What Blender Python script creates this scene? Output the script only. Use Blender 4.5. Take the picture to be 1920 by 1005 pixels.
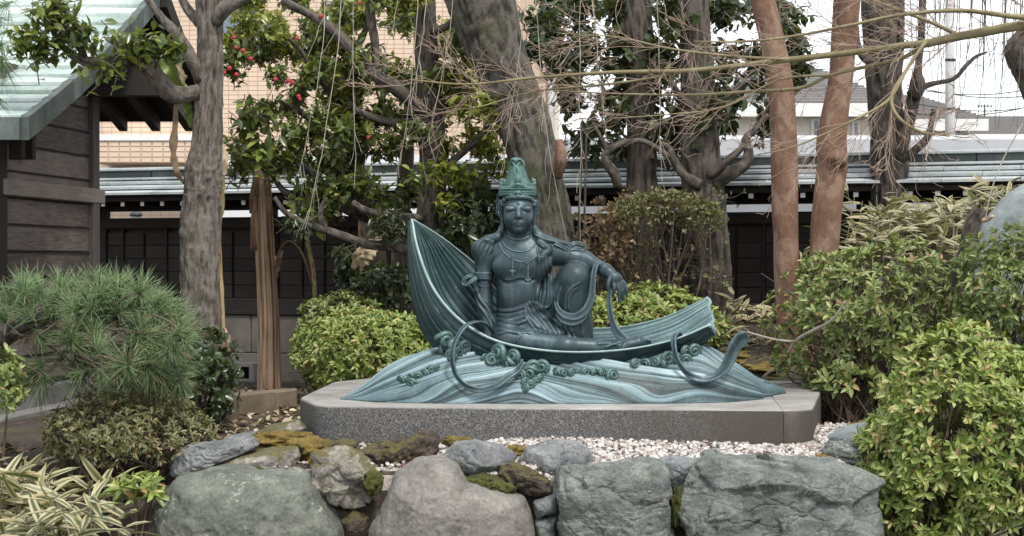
import bpy, math, random
import numpy as np
from mathutils import Matrix, Vector

scene = bpy.context.scene
for o in list(bpy.data.objects):
    bpy.data.objects.remove(o)

# ------------------------------------------------------------------ camera, light, exposure
FOC, CX, HZ, CZ = 3000.0, 960.0, 490.0, 1.6      # focal length in photo pixels, image centre, horizon row, eye height
cam_d = bpy.data.cameras.new('camera')
cam = bpy.data.objects.new('camera', cam_d)
scene.collection.objects.link(cam)
cam_d.sensor_width = 36.0
cam_d.lens = 36.0 * FOC / 1920.0
cam_d.clip_start = 0.1
cam_d.clip_end = 2000.0
cam.location = (0, 0, CZ)
cam.rotation_euler = (math.radians(90) - math.atan((502.5 - HZ) / FOC), 0, 0)
scene.camera = cam

SUN_EL, SUN_AZ = math.radians(56), math.radians(150)   # azimuth from +Y, clockwise
world = bpy.data.worlds.new('World')
scene.world = world
world.use_nodes = True
wn, wl = world.node_tree.nodes, world.node_tree.links
wn.clear()
w_out = wn.new('ShaderNodeOutputWorld')
w_bg = wn.new('ShaderNodeBackground')
w_bg.inputs['Strength'].default_value = 0.1
w_sky = wn.new('ShaderNodeTexSky')
w_sky.sky_type = 'NISHITA'
w_sky.sun_disc = False
w_sky.sun_elevation = SUN_EL
w_sky.sun_rotation = SUN_AZ
w_mix = wn.new('ShaderNodeMix')
w_mix.data_type = 'RGBA'
w_mix.inputs[0].default_value = 0.85            # thin bright overcast over the blue
w_mix.inputs[7].default_value = (6.7, 6.85, 7.0, 1)
wl.new(w_sky.outputs['Color'], w_mix.inputs[6])
wl.new(w_mix.outputs[2], w_bg.inputs['Color'])
wl.new(w_bg.outputs['Background'], w_out.inputs['Surface'])

sun_d = bpy.data.lights.new('sun', 'SUN')
sun_d.energy = 1.5
sun_d.angle = math.radians(10)
sun_d.color = (1.0, 0.95, 0.88)
sun = bpy.data.objects.new('sun', sun_d)
scene.collection.objects.link(sun)
_sd = Vector((math.sin(SUN_AZ) * math.cos(SUN_EL), math.cos(SUN_AZ) * math.cos(SUN_EL), math.sin(SUN_EL)))
sun.rotation_euler = _sd.to_track_quat('Z', 'Y').to_euler()
sun.location = (0, 0, 30)

vs = scene.view_settings
vs.view_transform = 'Standard'
vs.look = 'None'
vs.gamma = 1.0
vs.use_curve_mapping = False
vs.exposure = 1.25
scene.cycles.use_denoising = True
scene.cycles.max_bounces = 6
scene.cycles.diffuse_bounces = 3
scene.cycles.glossy_bounces = 2
scene.cycles.transmission_bounces = 3
scene.cycles.transparent_max_bounces = 4

rng = np.random.default_rng(7)
random.seed(7)

# ------------------------------------------------------------------ helpers
def P(px, py, d):
    """world point seen at photo pixel (px, py) at distance d"""
    return np.array([(px - CX) * d / FOC, d, CZ - (py - HZ) * d / FOC])

def PP(pts):
    return np.array([P(*p[:3]) for p in pts])

ORG = {}

def org(o):
    return ORG.get(o.name, np.zeros(3)) if o is not None else np.zeros(3)

def thing(name, label, cat, loc=(0, 0, 0), group=None):
    o = bpy.data.objects.new(name, None)
    o.empty_display_size = 0.1
    scene.collection.objects.link(o)
    o.location = tuple(float(v) for v in loc)
    o['label'] = label
    o['category'] = cat
    if group:
        o['group'] = group
    ORG[o.name] = np.array(loc, float)
    return o

def tag(o, label=None, cat=None, group=None, kind=None):
    if label: o['label'] = label
    if cat: o['category'] = cat
    if group: o['group'] = group
    if kind: o['kind'] = kind
    return o

def raw_mesh(name, V, faces, smooth=True, attrs=None, uvw=None):
    V = np.asarray(V, np.float32).reshape(-1, 3)
    me = bpy.data.meshes.new(name)
    me.vertices.add(len(V))
    me.vertices.foreach_set('co', V.ravel())
    faces = [np.asarray(f, np.int32) for f in faces if len(f)]
    loops = np.concatenate([f.ravel() for f in faces])
    cnt = np.concatenate([np.full(len(f), f.shape[1], np.int32) for f in faces])
    st = np.concatenate([[0], np.cumsum(cnt)[:-1]]).astype(np.int32)
    me.loops.add(len(loops))
    me.loops.foreach_set('vertex_index', loops)
    me.polygons.add(len(cnt))
    me.polygons.foreach_set('loop_start', st)
    me.polygons.foreach_set('loop_total', cnt)
    me.polygons.foreach_set('use_smooth', np.full(len(cnt), smooth, bool))
    if uvw is not None:
        a = me.attributes.new('leafuv', 'FLOAT_VECTOR', 'POINT')
        a.data.foreach_set('vector', np.asarray(uvw, np.float32).ravel())
    for k, v in (attrs or {}).items():
        a = me.attributes.new(k, 'FLOAT', 'POINT')
        a.data.foreach_set('value', np.asarray(v, np.float32).ravel())
    me.update(calc_edges=True)
    me.validate()
    return me

def mk(name, V, faces, mat, parent=None, smooth=True, attrs=None, uvw=None):
    """one mesh object from world-space vertices"""
    b = org(parent)
    me = raw_mesh(name, np.asarray(V, float).reshape(-1, 3) - b, faces, smooth, attrs, uvw)
    me.materials.append(mat)
    o = bpy.data.objects.new(name, me)
    scene.collection.objects.link(o)
    if parent is not None:
        o.parent = parent
    ORG[o.name] = b
    return o

class Acc:
    def __init__(self):
        self.V, self.F, self.n, self.U = [], {}, 0, []
    def add(self, V, faces, uvw=None):
        V = np.asarray(V, float).reshape(-1, 3)
        for f in faces:
            f = np.asarray(f, np.int64)
            if len(f):
                self.F.setdefault(f.shape[1], []).append(f + self.n)
        self.V.append(V)
        self.n += len(V)
        if uvw is not None:
            self.U.append(uvw)
        return self
    def build(self, name, mat, parent=None, smooth=True):
        V = np.concatenate(self.V)
        return mk(name, V, [np.concatenate(f) for f in self.F.values()], mat, parent, smooth,
                  uvw=np.concatenate(self.U) if self.U else None)

# --- noise
def _hash(ix, iy, iz, seed):
    h = (ix * 374761393 + iy * 668265263 + iz * 2147483647 + seed * 144665) & 0xFFFFFFFF
    h = ((h ^ (h >> 13)) * 1274126177) & 0xFFFFFFFF
    h = h ^ (h >> 16)
    return (h & 0xFFFF) / 32767.5 - 1.0

def noise3(p, seed=0):
    p = np.asarray(p, float)
    i = np.floor(p).astype(np.int64)
    f = p - i
    u = f * f * (3 - 2 * f)
    r = 0
    for dx in (0, 1):
        for dy in (0, 1):
            for dz in (0, 1):
                w = (u[..., 0] if dx else 1 - u[..., 0]) * (u[..., 1] if dy else 1 - u[..., 1]) * (u[..., 2] if dz else 1 - u[..., 2])
                r = r + w * _hash(i[..., 0] + dx, i[..., 1] + dy, i[..., 2] + dz, seed)
    return r

def fbm(p, octv=4, seed=0, gain=0.5):
    p = np.asarray(p, float)
    r, a, s = 0, 1.0, 0.0
    for k in range(octv):
        r = r + a * noise3(p * 2.0 ** k + 17.3 * k, seed + k)
        s += a
        a *= gain
    return r / s

def sstep(a, b, x):
    t = np.clip((x - a) / (b - a), 0, 1)
    return t * t * (3 - 2 * t)

# --- curves, tubes, boxes
def cr(pts, n):
    """Catmull-Rom through the points, n samples"""
    p = np.asarray(pts, float)
    if len(p) == 2:
        t = np.linspace(0, 1, n)[:, None]
        return p[0] * (1 - t) + p[1] * t
    q = np.vstack([2 * p[0] - p[1], p, 2 * p[-1] - p[-2]])
    t = np.linspace(0, len(p) - 1, n)
    i = np.minimum(t.astype(int), len(p) - 2)
    f = (t - i)[:, None]
    a, b, c, d = q[i], q[i + 1], q[i + 2], q[i + 3]
    return 0.5 * (2 * b + (c - a) * f + (2 * a - 5 * b + 4 * c - d) * f ** 2 + (3 * b - a - 3 * c + d) * f ** 3)

def frames(p):
    t = np.gradient(p, axis=0)
    t /= np.linalg.norm(t, axis=1, keepdims=True) + 1e-12
    up = np.array([0, 0, 1.0]) if abs(t[0, 2]) < 0.8 else np.array([0, 1.0, 0])
    n = np.cross(t[0], up)
    n /= np.linalg.norm(n)
    N = np.empty_like(t)
    for k in range(len(t)):
        n = n - t[k] * np.dot(n, t[k])
        n /= np.linalg.norm(n) + 1e-12
        N[k] = n
    return t, N, np.cross(t, N)

def grid_faces(nu, nv, wrap):
    i = np.arange(nu - 1)[:, None]
    j = np.arange(nv if wrap else nv - 1)[None, :]
    j2 = (j + 1) % nv
    return np.stack([i * nv + j, i * nv + j2, (i + 1) * nv + j2, (i + 1) * nv + j], -1).reshape(-1, 4)

def tube(p, r, sides=8, cap=True):
    p = np.asarray(p, float)
    r = np.broadcast_to(np.asarray(r, float), (len(p),))
    t, N, B = frames(p)
    a = np.linspace(0, 2 * np.pi, sides, endpoint=False)
    ring = np.cos(a)[None, :, None] * N[:, None] + np.sin(a)[None, :, None] * B[:, None]
    V = (p[:, None] + ring * r[:, None, None]).reshape(-1, 3)
    F = grid_faces(len(p), sides, True)
    fs = [F]
    if cap:
        V = np.vstack([V, p[0], p[-1]])
        k = np.arange(sides)
        m = len(p) * sides
        b0 = (len(p) - 1) * sides
        fs.append(np.concatenate([np.stack([(k + 1) % sides, k, np.full(sides, m)], 1),
                                  np.stack([b0 + k, b0 + (k + 1) % sides, np.full(sides, m + 1)], 1)]))
    return V, fs

def strip(p, n, w, th):
    """flat band along p with face normals n, width w (array), thickness th: closed"""
    p = np.asarray(p, float)
    w = np.broadcast_to(np.asarray(w, float), (len(p),))
    t = np.gradient(p, axis=0)
    t /= np.linalg.norm(t, axis=1, keepdims=True) + 1e-12
    n = np.asarray(n, float)
    n = n - t * np.sum(n * t, 1, keepdims=True)
    n /= np.linalg.norm(n, axis=1, keepdims=True) + 1e-12
    s = np.cross(t, n)
    prof = [(-1, -.5), (-1.06, 0), (-1, .5), (-.75, .85), (-.25, .35), (0, .2), (.25, .35), (.75, .85), (1, .5), (1.06, 0), (1, -.5), (0, -.6)]
    V = np.stack([p + s * (w * a / 2)[:, None] + n * (th * b) for a, b in prof], 1)
    m = len(prof)
    V = V.reshape(-1, 3)
    return V, [grid_faces(len(p), m, True), ] + [np.array([list(range(m))[::-1]]), np.array([[(len(p) - 1) * m + k for k in range(m)]])]

_BXF = np.array([[0, 3, 2, 1], [4, 5, 6, 7], [0, 1, 5, 4], [1, 2, 6, 5], [2, 3, 7, 6], [3, 0, 4, 7]])
def box(lo, hi):
    (a, b, c), (d, e, f) = lo, hi
    return np.array([[a, b, c], [d, b, c], [d, e, c], [a, e, c], [a, b, f], [d, b, f], [d, e, f], [a, e, f]], float), [_BXF]

def bbox(lo, hi, bev):
    """box with bevelled edges"""
    lo, hi = np.array(lo, float), np.array(hi, float)
    b = min(bev, 0.45 * float(np.min(hi - lo)))
    V, idx = [], {}
    for k, s in enumerate([(x, y, z) for x in (0, 1) for y in (0, 1) for z in (0, 1)]):
        c = np.where(np.array(s) == 1, hi, lo)
        d = np.where(np.array(s) == 1, -b, b)
        for ax in range(3):
            v = c + d
            v[ax] = c[ax]
            idx[(s, ax)] = len(V)
            V.append(v)
    Q, T = [], []
    for ax in range(3):
        o = [a for a in range(3) if a != ax]
        for s in (0, 1):
            def key(u, v):
                k = [0, 0, 0]; k[ax] = s; k[o[0]] = u; k[o[1]] = v
                return tuple(k)
            Q.append([idx[(key(u, v), ax)] for u, v in ((0, 0), (1, 0), (1, 1), (0, 1))])
        for u in (0, 1):
            for v in (0, 1):
                def key2(s):
                    k = [0, 0, 0]; k[ax] = s; k[o[0]] = u; k[o[1]] = v
                    return tuple(k)
                Q.append([idx[(key2(0), o[0])], idx[(key2(1), o[0])], idx[(key2(1), o[1])], idx[(key2(0), o[1])]])
    for s in [(x, y, z) for x in (0, 1) for y in (0, 1) for z in (0, 1)]:
        T.append([idx[(s, 0)], idx[(s, 1)], idx[(s, 2)]])
    V = np.array(V)
    c = (lo + hi) / 2
    def fix(Fs):
        out = []
        for f in Fs:
            a, b_, c_ = V[f[0]], V[f[1]], V[f[2]]
            nrm = np.cross(b_ - a, c_ - a)
            out.append(f if np.dot(nrm, V[f].mean(0) - c) > 0 else f[::-1])
        return np.array(out)
    return V, [fix(Q), fix(T)]

def rotz(V, a, c=(0, 0, 0)):
    c = np.asarray(c, float)
    q = np.asarray(V, float) - c
    ca, sa = math.cos(a), math.sin(a)
    return np.stack([q[..., 0] * ca - q[..., 1] * sa, q[..., 0] * sa + q[..., 1] * ca, q[..., 2]], -1) + c

_ICO = {}
def ico(sub):
    if sub in _ICO:
        return _ICO[sub]
    t = (1 + 5 ** .5) / 2
    V = [(-1, t, 0), (1, t, 0), (-1, -t, 0), (1, -t, 0), (0, -1, t), (0, 1, t), (0, -1, -t), (0, 1, -t), (t, 0, -1), (t, 0, 1), (-t, 0, -1), (-t, 0, 1)]
    F = [(0, 11, 5), (0, 5, 1), (0, 1, 7), (0, 7, 10), (0, 10, 11), (1, 5, 9), (5, 11, 4), (11, 10, 2), (10, 7, 6), (7, 1, 8),
         (3, 9, 4), (3, 4, 2), (3, 2, 6), (3, 6, 8), (3, 8, 9), (4, 9, 5), (2, 4, 11), (6, 2, 10), (8, 6, 7), (9, 8, 1)]
    V = np.array(V, float)
    F = np.array(F)
    V /= np.linalg.norm(V, axis=1, keepdims=True)
    for _ in range(sub):
        e = np.sort(np.concatenate([F[:, [0, 1]], F[:, [1, 2]], F[:, [2, 0]]]), 1)
        u, inv = np.unique(e, axis=0, return_inverse=True)
        inv = inv.ravel()
        m = V[u[:, 0]] + V[u[:, 1]]
        m /= np.linalg.norm(m, axis=1, keepdims=True)
        k = len(F)
        a, b, c = inv[:k] + len(V), inv[k:2 * k] + len(V), inv[2 * k:] + len(V)
        F = np.concatenate([np.stack([F[:, 0], a, c], 1), np.stack([F[:, 1], b, a], 1), np.stack([F[:, 2], c, b], 1), np.stack([a, b, c], 1)])
        V = np.vstack([V, m])
    _ICO[sub] = (V, F)
    return V, F

# ------------------------------------------------------------------ materials
def new_mat(name):
    m = bpy.data.materials.new(name)
    m.use_nodes = True
    nt = m.node_tree
    b = nt.nodes['Principled BSDF']
    return m, nt, b

def N(nt, typ, **kw):
    n = nt.nodes.new(typ)
    for k, v in kw.items():
        if k in n.inputs.keys():
            n.inputs[k].default_value = v
        else:
            setattr(n, k, v)
    return n

def ramp(nt, fac, stops):
    r = nt.nodes.new('ShaderNodeValToRGB')
    e = r.color_ramp.elements
    while len(e) < len(stops):
        e.new(0.5)
    for k, (p, c) in enumerate(stops):
        e[k].position = p
        e[k].color = (c[0], c[1], c[2], 1) if hasattr(c, '__len__') else (c, c, c, 1)
    nt.links.new(fac, r.inputs['Fac'])
    return r.outputs['Color']

def coords(nt, scale=(1, 1, 1), kind='Object'):
    tc = nt.nodes.new('ShaderNodeTexCoord')
    mp = nt.nodes.new('ShaderNodeMapping')
    mp.inputs['Scale'].default_value = scale
    nt.links.new(tc.outputs[kind], mp.inputs['Vector'])
    return mp.outputs['Vector']

def tex(nt, vec, scale, detail=6, rough=0.6, dist=0.0):
    n = nt.nodes.new('ShaderNodeTexNoise')
    n.inputs['Scale'].default_value = scale
    n.inputs['Detail'].default_value = detail
    n.inputs['Roughness'].default_value = rough
    n.inputs['Distortion'].default_value = dist
    nt.links.new(vec, n.inputs['Vector'])
    return n.outputs['Fac']

def vor(nt, vec, scale, feature='F1', out='Distance', rand=1.0):
    n = nt.nodes.new('ShaderNodeTexVoronoi')
    n.feature = feature
    n.inputs['Scale'].default_value = scale
    n.inputs['Randomness'].default_value = rand
    nt.links.new(vec, n.inputs['Vector'])
    return n.outputs[out]

def mixc(nt, f, a, b, mode='MIX'):
    m = nt.nodes.new('ShaderNodeMix')
    m.data_type = 'RGBA'
    m.blend_type = mode
    for s, v in ((0, f), (6, a), (7, b)):
        if hasattr(v, 'links'):
            nt.links.new(v, m.inputs[s])
        elif s == 0:
            m.inputs[0].default_value = v
        else:
            m.inputs[s].default_value = (v[0], v[1], v[2], 1)
    return m.outputs[2]

def math_n(nt, op, a, b=0.0, clamp=False):
    m = nt.nodes.new('ShaderNodeMath')
    m.operation = op
    m.use_clamp = clamp
    for k, v in ((0, a), (1, b)):
        if hasattr(v, 'links'):
            nt.links.new(v, m.inputs[k])
        else:
            m.inputs[k].default_value = v
    return m.outputs[0]

def bump(nt, b, h, strength=0.4, dist=0.01):
    n = nt.nodes.new('ShaderNodeBump')
    n.inputs['Strength'].default_value = strength
    n.inputs['Distance'].default_value = dist
    nt.links.new(h, n.inputs['Height'])
    nt.links.new(n.outputs['Normal'], b.inputs['Normal'])
    return n

def simple_mat(name, c1, c2, scale=6.0, rough=0.7, bump_s=0.2, stretch=(1, 1, 1), detail=6, metal=0.0, bdist=0.01, rand=0.0, mid=0.5, wid=0.2):
    m, nt, b = new_mat(name)
    v = coords(nt, stretch)
    f = tex(nt, v, scale, detail)
    col = ramp(nt, f, [(max(mid - wid, 0), c1), (min(mid + wid, 1), c2)])
    if rand:
        oi = nt.nodes.new('ShaderNodeObjectInfo')
        k = math_n(nt, 'MULTIPLY_ADD', oi.outputs['Random'], rand)
        k.node.inputs[2].default_value = 1 - rand / 2
        hs = nt.nodes.new('ShaderNodeHueSaturation')
        nt.links.new(k, hs.inputs['Value'])
        nt.links.new(col, hs.inputs['Color'])
        col = hs.outputs['Color']
    nt.links.new(col, b.inputs['Base Color'])
    b.inputs['Roughness'].default_value = rough
    b.inputs['Metallic'].default_value = metal
    if bump_s:
        bump(nt, b, f, bump_s, bdist)
    return m
# ------------------------------------------------------------------ sculpting volume (signed distance field -> surface)
class Vol:
    def __init__(self, lo, hi, h):
        self.lo, self.h = np.array(lo, float), h
        self.n = np.ceil((np.array(hi) - self.lo) / h).astype(int) + 1
        self.F = np.full(self.n, 0.2, np.float32)
    def win(self, lo, hi):
        a = np.maximum(np.floor((np.array(lo) - self.lo) / self.h).astype(int), 0)
        b = np.minimum(np.ceil((np.array(hi) - self.lo) / self.h).astype(int) + 1, self.n)
        if np.any(b <= a):
            return None, None
        g = [(self.lo[k] + self.h * np.arange(a[k], b[k])).astype(np.float32) for k in range(3)]
        return (slice(a[0], b[0]), slice(a[1], b[1]), slice(a[2], b[2])), (g[0][:, None, None], g[1][None, :, None], g[2][None, None, :])
    def put(self, sl, d, k, sub=False):
        f = self.F[sl]
        k = max(k, 1e-4)
        if sub:
            d = -d
            t = np.clip(0.5 + 0.5 * (d - f) / k, 0, 1)
            self.F[sl] = f + (d - f) * t + k * t * (1 - t)
        else:
            t = np.clip(0.5 + 0.5 * (f - d) / k, 0, 1)
            self.F[sl] = f + (d - f) * t - k * t * (1 - t)
    def ell(self, c, r, k=0.02, rot=0.0, sub=False, tilt=0.0):
        c, r = np.array(c, float), np.array(r, float)
        m = float(max(r)) + 2 * k + 0.012
        sl, g = self.win(c - m, c + m)
        if sl is None: return
        x, y, z = g[0] - c[0], g[1] - c[1], g[2] - c[2]
        if rot:
            ca, sa = math.cos(rot), math.sin(rot)
            x, z = x * ca + z * sa, -x * sa + z * ca
        if tilt:
            ca, sa = math.cos(tilt), math.sin(tilt)
            y, z = y * ca + z * sa, -y * sa + z * ca
        q = np.sqrt((x / r[0]) ** 2 + (y / r[1]) ** 2 + (z / r[2]) ** 2)
        q2 = np.sqrt((x / r[0] ** 2) ** 2 + (y / r[1] ** 2) ** 2 + (z / r[2] ** 2) ** 2) + 1e-6
        self.put(sl, q * (q - 1) / q2, k, sub)
    def cap(self, a, b, ra, rb=None, k=0.02, sub=False):
        rb = ra if rb is None else rb
        a, b = np.array(a, float), np.array(b, float)
        m = max(ra, rb) + 2 * k + 0.012
        sl, g = self.win(np.minimum(a, b) - m, np.maximum(a, b) + m)
        if sl is None: return
        d = b - a
        L = float(np.dot(d, d)) + 1e-9
        x, y, z = g[0] - a[0], g[1] - a[1], g[2] - a[2]
        t = np.clip((x * d[0] + y * d[1] + z * d[2]) / L, 0, 1)
        q = np.sqrt((x - t * d[0]) ** 2 + (y - t * d[1]) ** 2 + (z - t * d[2]) ** 2) - (ra + (rb - ra) * t)
        self.put(sl, q, k, sub)
    def line(self, pts, r, k=0.004, n=None, sub=False, smooth=True):
        pts = np.asarray(pts, float)
        n = n or max(2, 5 * (len(pts) - 1))
        q = cr(pts, n) if smooth else pts
        rr = np.interp(np.linspace(0, 1, len(q)), np.linspace(0, 1, len(np.atleast_1d(r))), np.atleast_1d(r))
        for i in range(len(q) - 1):
            self.cap(q[i], q[i + 1], rr[i], rr[i + 1], k, sub)
    def hit(self, px, py, d0, miss=False):
        """front surface point under a photo pixel"""
        D = d0
        for _ in range(3):
            p = P(px, py, D)
            i = np.rint((p - self.lo) / self.h).astype(int)
            i = np.clip(i, 0, self.n - 1)
            col = self.F[i[0], :, i[2]] < 0
            if not col.any():
                return P(px, py, d0) if not miss else np.full(3, np.nan)
            D = self.lo[1] + self.h * int(np.argmax(col))
        return P(px, py, D)
    def draw(self, pts, r, k=0.004, d0=9.7, sub=False, lift=0.0, n=None, dry=False):
        """a ridge (or groove) drawn over the front surface along photo pixels"""
        L = float(np.sum(np.linalg.norm(np.diff(np.asarray(pts, float), axis=0), axis=1)))
        q = cr(np.asarray(pts, float), n or int(max(6, L / 2.2)))
        w = np.array([self.hit(a, b, d0, True) for a, b in q])
        bad = np.isnan(w[:, 1])
        if bad.all():
            return None if dry else w
        y = np.interp(np.arange(len(w)), np.arange(len(w))[~bad], w[~bad, 1])
        for _ in range(5):
            y[1:-1] = (y[:-2] + 2 * y[1:-1] + y[2:]) / 4
        w = np.array([P(a, b, c) for (a, b), c in zip(q, y)])
        w[:, 1] -= lift
        if dry:
            return w
        self.line(w, r, k, sub=sub, smooth=False)
        return w
    def draw_many(self, items, k, d0=9.7, sub=False):
        out = []
        for pts, r in items:
            f = Vol.draw(self, pts, r, k, d0, sub, dry=True)
            if f is not None:
                out.append((f, r))
        for f, r in out:
            self.line(f, r, k, sub=sub, smooth=False)
    def mesh(self, relax=1):
        F, h = self.F, self.h
        ins = F < 0
        ins[0], ins[-1] = False, False
        ins[:, 0], ins[:, -1] = False, False
        ins[:, :, 0], ins[:, :, -1] = False, False
        c8 = [ins[dx:ins.shape[0] - 1 + dx, dy:ins.shape[1] - 1 + dy, dz:ins.shape[2] - 1 + dz] for dx in (0, 1) for dy in (0, 1) for dz in (0, 1)]
        any_, all_ = c8[0].copy(), c8[0].copy()
        for c in c8[1:]:
            any_ |= c
            all_ &= c
        act = any_ & ~all_
        ijk = np.argwhere(act)
        idx = np.full(act.shape, -1, np.int32)
        idx[act] = np.arange(len(ijk))
        i, j, k = ijk.T
        off = [(dx, dy, dz) for dx in (0, 1) for dy in (0, 1) for dz in (0, 1)]
        val = np.stack([np.where(ins[i + a, j + b, k + c], np.minimum(F[i + a, j + b, k + c], -1e-6), np.maximum(F[i + a, j + b, k + c], 1e-6)) for a, b, c in off], 1)
        s, w = np.zeros((len(ijk), 3)), np.zeros(len(ijk))
        for p in range(8):
            for q in range(p + 1, 8):
                if sum(abs(off[p][t] - off[q][t]) for t in range(3)) != 1:
                    continue
                fp, fq = val[:, p], val[:, q]
                m = (fp < 0) != (fq < 0)
                t = np.where(m, fp / np.where(m, fp - fq, 1), 0)
                pos = np.array(off[p])[None] + t[:, None] * (np.array(off[q]) - np.array(off[p]))[None]
                s += pos * m[:, None]
                w += m
        V = self.lo + h * (ijk + s / w[:, None])
        quads = []
        for ax in range(3):
            a = [slice(None)] * 3
            b = [slice(None)] * 3
            a[ax], b[ax] = slice(0, -1), slice(1, None)
            A, B = ins[tuple(a)], ins[tuple(b)]
            e = np.argwhere(A != B)
            fl = A[e[:, 0], e[:, 1], e[:, 2]]
            u, v = [(1, 2), (2, 0), (0, 1)][ax]
            cs = []
            for du, dv in ((-1, -1), (0, -1), (0, 0), (-1, 0)):
                c = e.copy()
                c[:, u] += du
                c[:, v] += dv
                cs.append(idx[c[:, 0], c[:, 1], c[:, 2]])
            q = np.stack(cs, 1)
            q[~fl] = q[~fl][:, ::-1]
            quads.append(q)
        Q = np.concatenate(quads)
        for _ in range(relax):
            acc, cnt = np.zeros_like(V), np.zeros(len(V))
            for t in range(4):
                np.add.at(acc, Q[:, t], V[Q[:, (t + 1) % 4]])
                np.add.at(cnt, Q[:, t], 1)
            V = 0.5 * V + 0.5 * acc / cnt[:, None]
        return V, [Q]

# ------------------------------------------------------------------ bronze
def bronze(name, dark, mid, light, bias=0.0, rough=0.42, metal=0.35, bs=.12):
    m, nt, b = new_mat(name)
    v = coords(nt)
    n1 = tex(nt, v, 5.0, 5)
    n2 = tex(nt, v, 38.0, 5, 0.7)
    vs_ = coords(nt, (14, 14, 2.2))
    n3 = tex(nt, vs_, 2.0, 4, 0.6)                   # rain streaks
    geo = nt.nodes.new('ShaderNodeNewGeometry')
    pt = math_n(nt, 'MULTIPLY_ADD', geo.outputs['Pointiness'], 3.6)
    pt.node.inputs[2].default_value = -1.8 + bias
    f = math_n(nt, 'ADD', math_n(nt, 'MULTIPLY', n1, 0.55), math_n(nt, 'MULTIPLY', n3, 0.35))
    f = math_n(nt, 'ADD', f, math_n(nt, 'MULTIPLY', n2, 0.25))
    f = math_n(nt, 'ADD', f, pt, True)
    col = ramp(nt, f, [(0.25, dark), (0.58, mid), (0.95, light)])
    nt.links.new(col, b.inputs['Base Color'])
    b.inputs['Metallic'].default_value = metal
    nt.links.new(ramp(nt, n2, [(0.3, rough - 0.07), (0.7, rough + 0.12)]), b.inputs['Roughness'])
    bump(nt, b, n2, bs, 0.004 if bs < .3 else .012)
    return m

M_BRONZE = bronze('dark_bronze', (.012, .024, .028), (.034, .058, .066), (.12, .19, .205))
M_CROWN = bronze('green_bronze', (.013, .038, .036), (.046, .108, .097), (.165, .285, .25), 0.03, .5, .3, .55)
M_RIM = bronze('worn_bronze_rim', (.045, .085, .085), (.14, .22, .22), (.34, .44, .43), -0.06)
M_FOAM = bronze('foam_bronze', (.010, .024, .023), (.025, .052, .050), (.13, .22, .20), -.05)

SD = 9.75                                            # distance of the statue's middle
statue_root = thing('bronze_statue', 'dark green bronze figure with tall crown reclining in a lotus petal boat on bronze waves', 'statue', (0.15, SD, 0.78))

def S(px, py, y=0.0):
    return P(px, py, SD + y)

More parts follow.
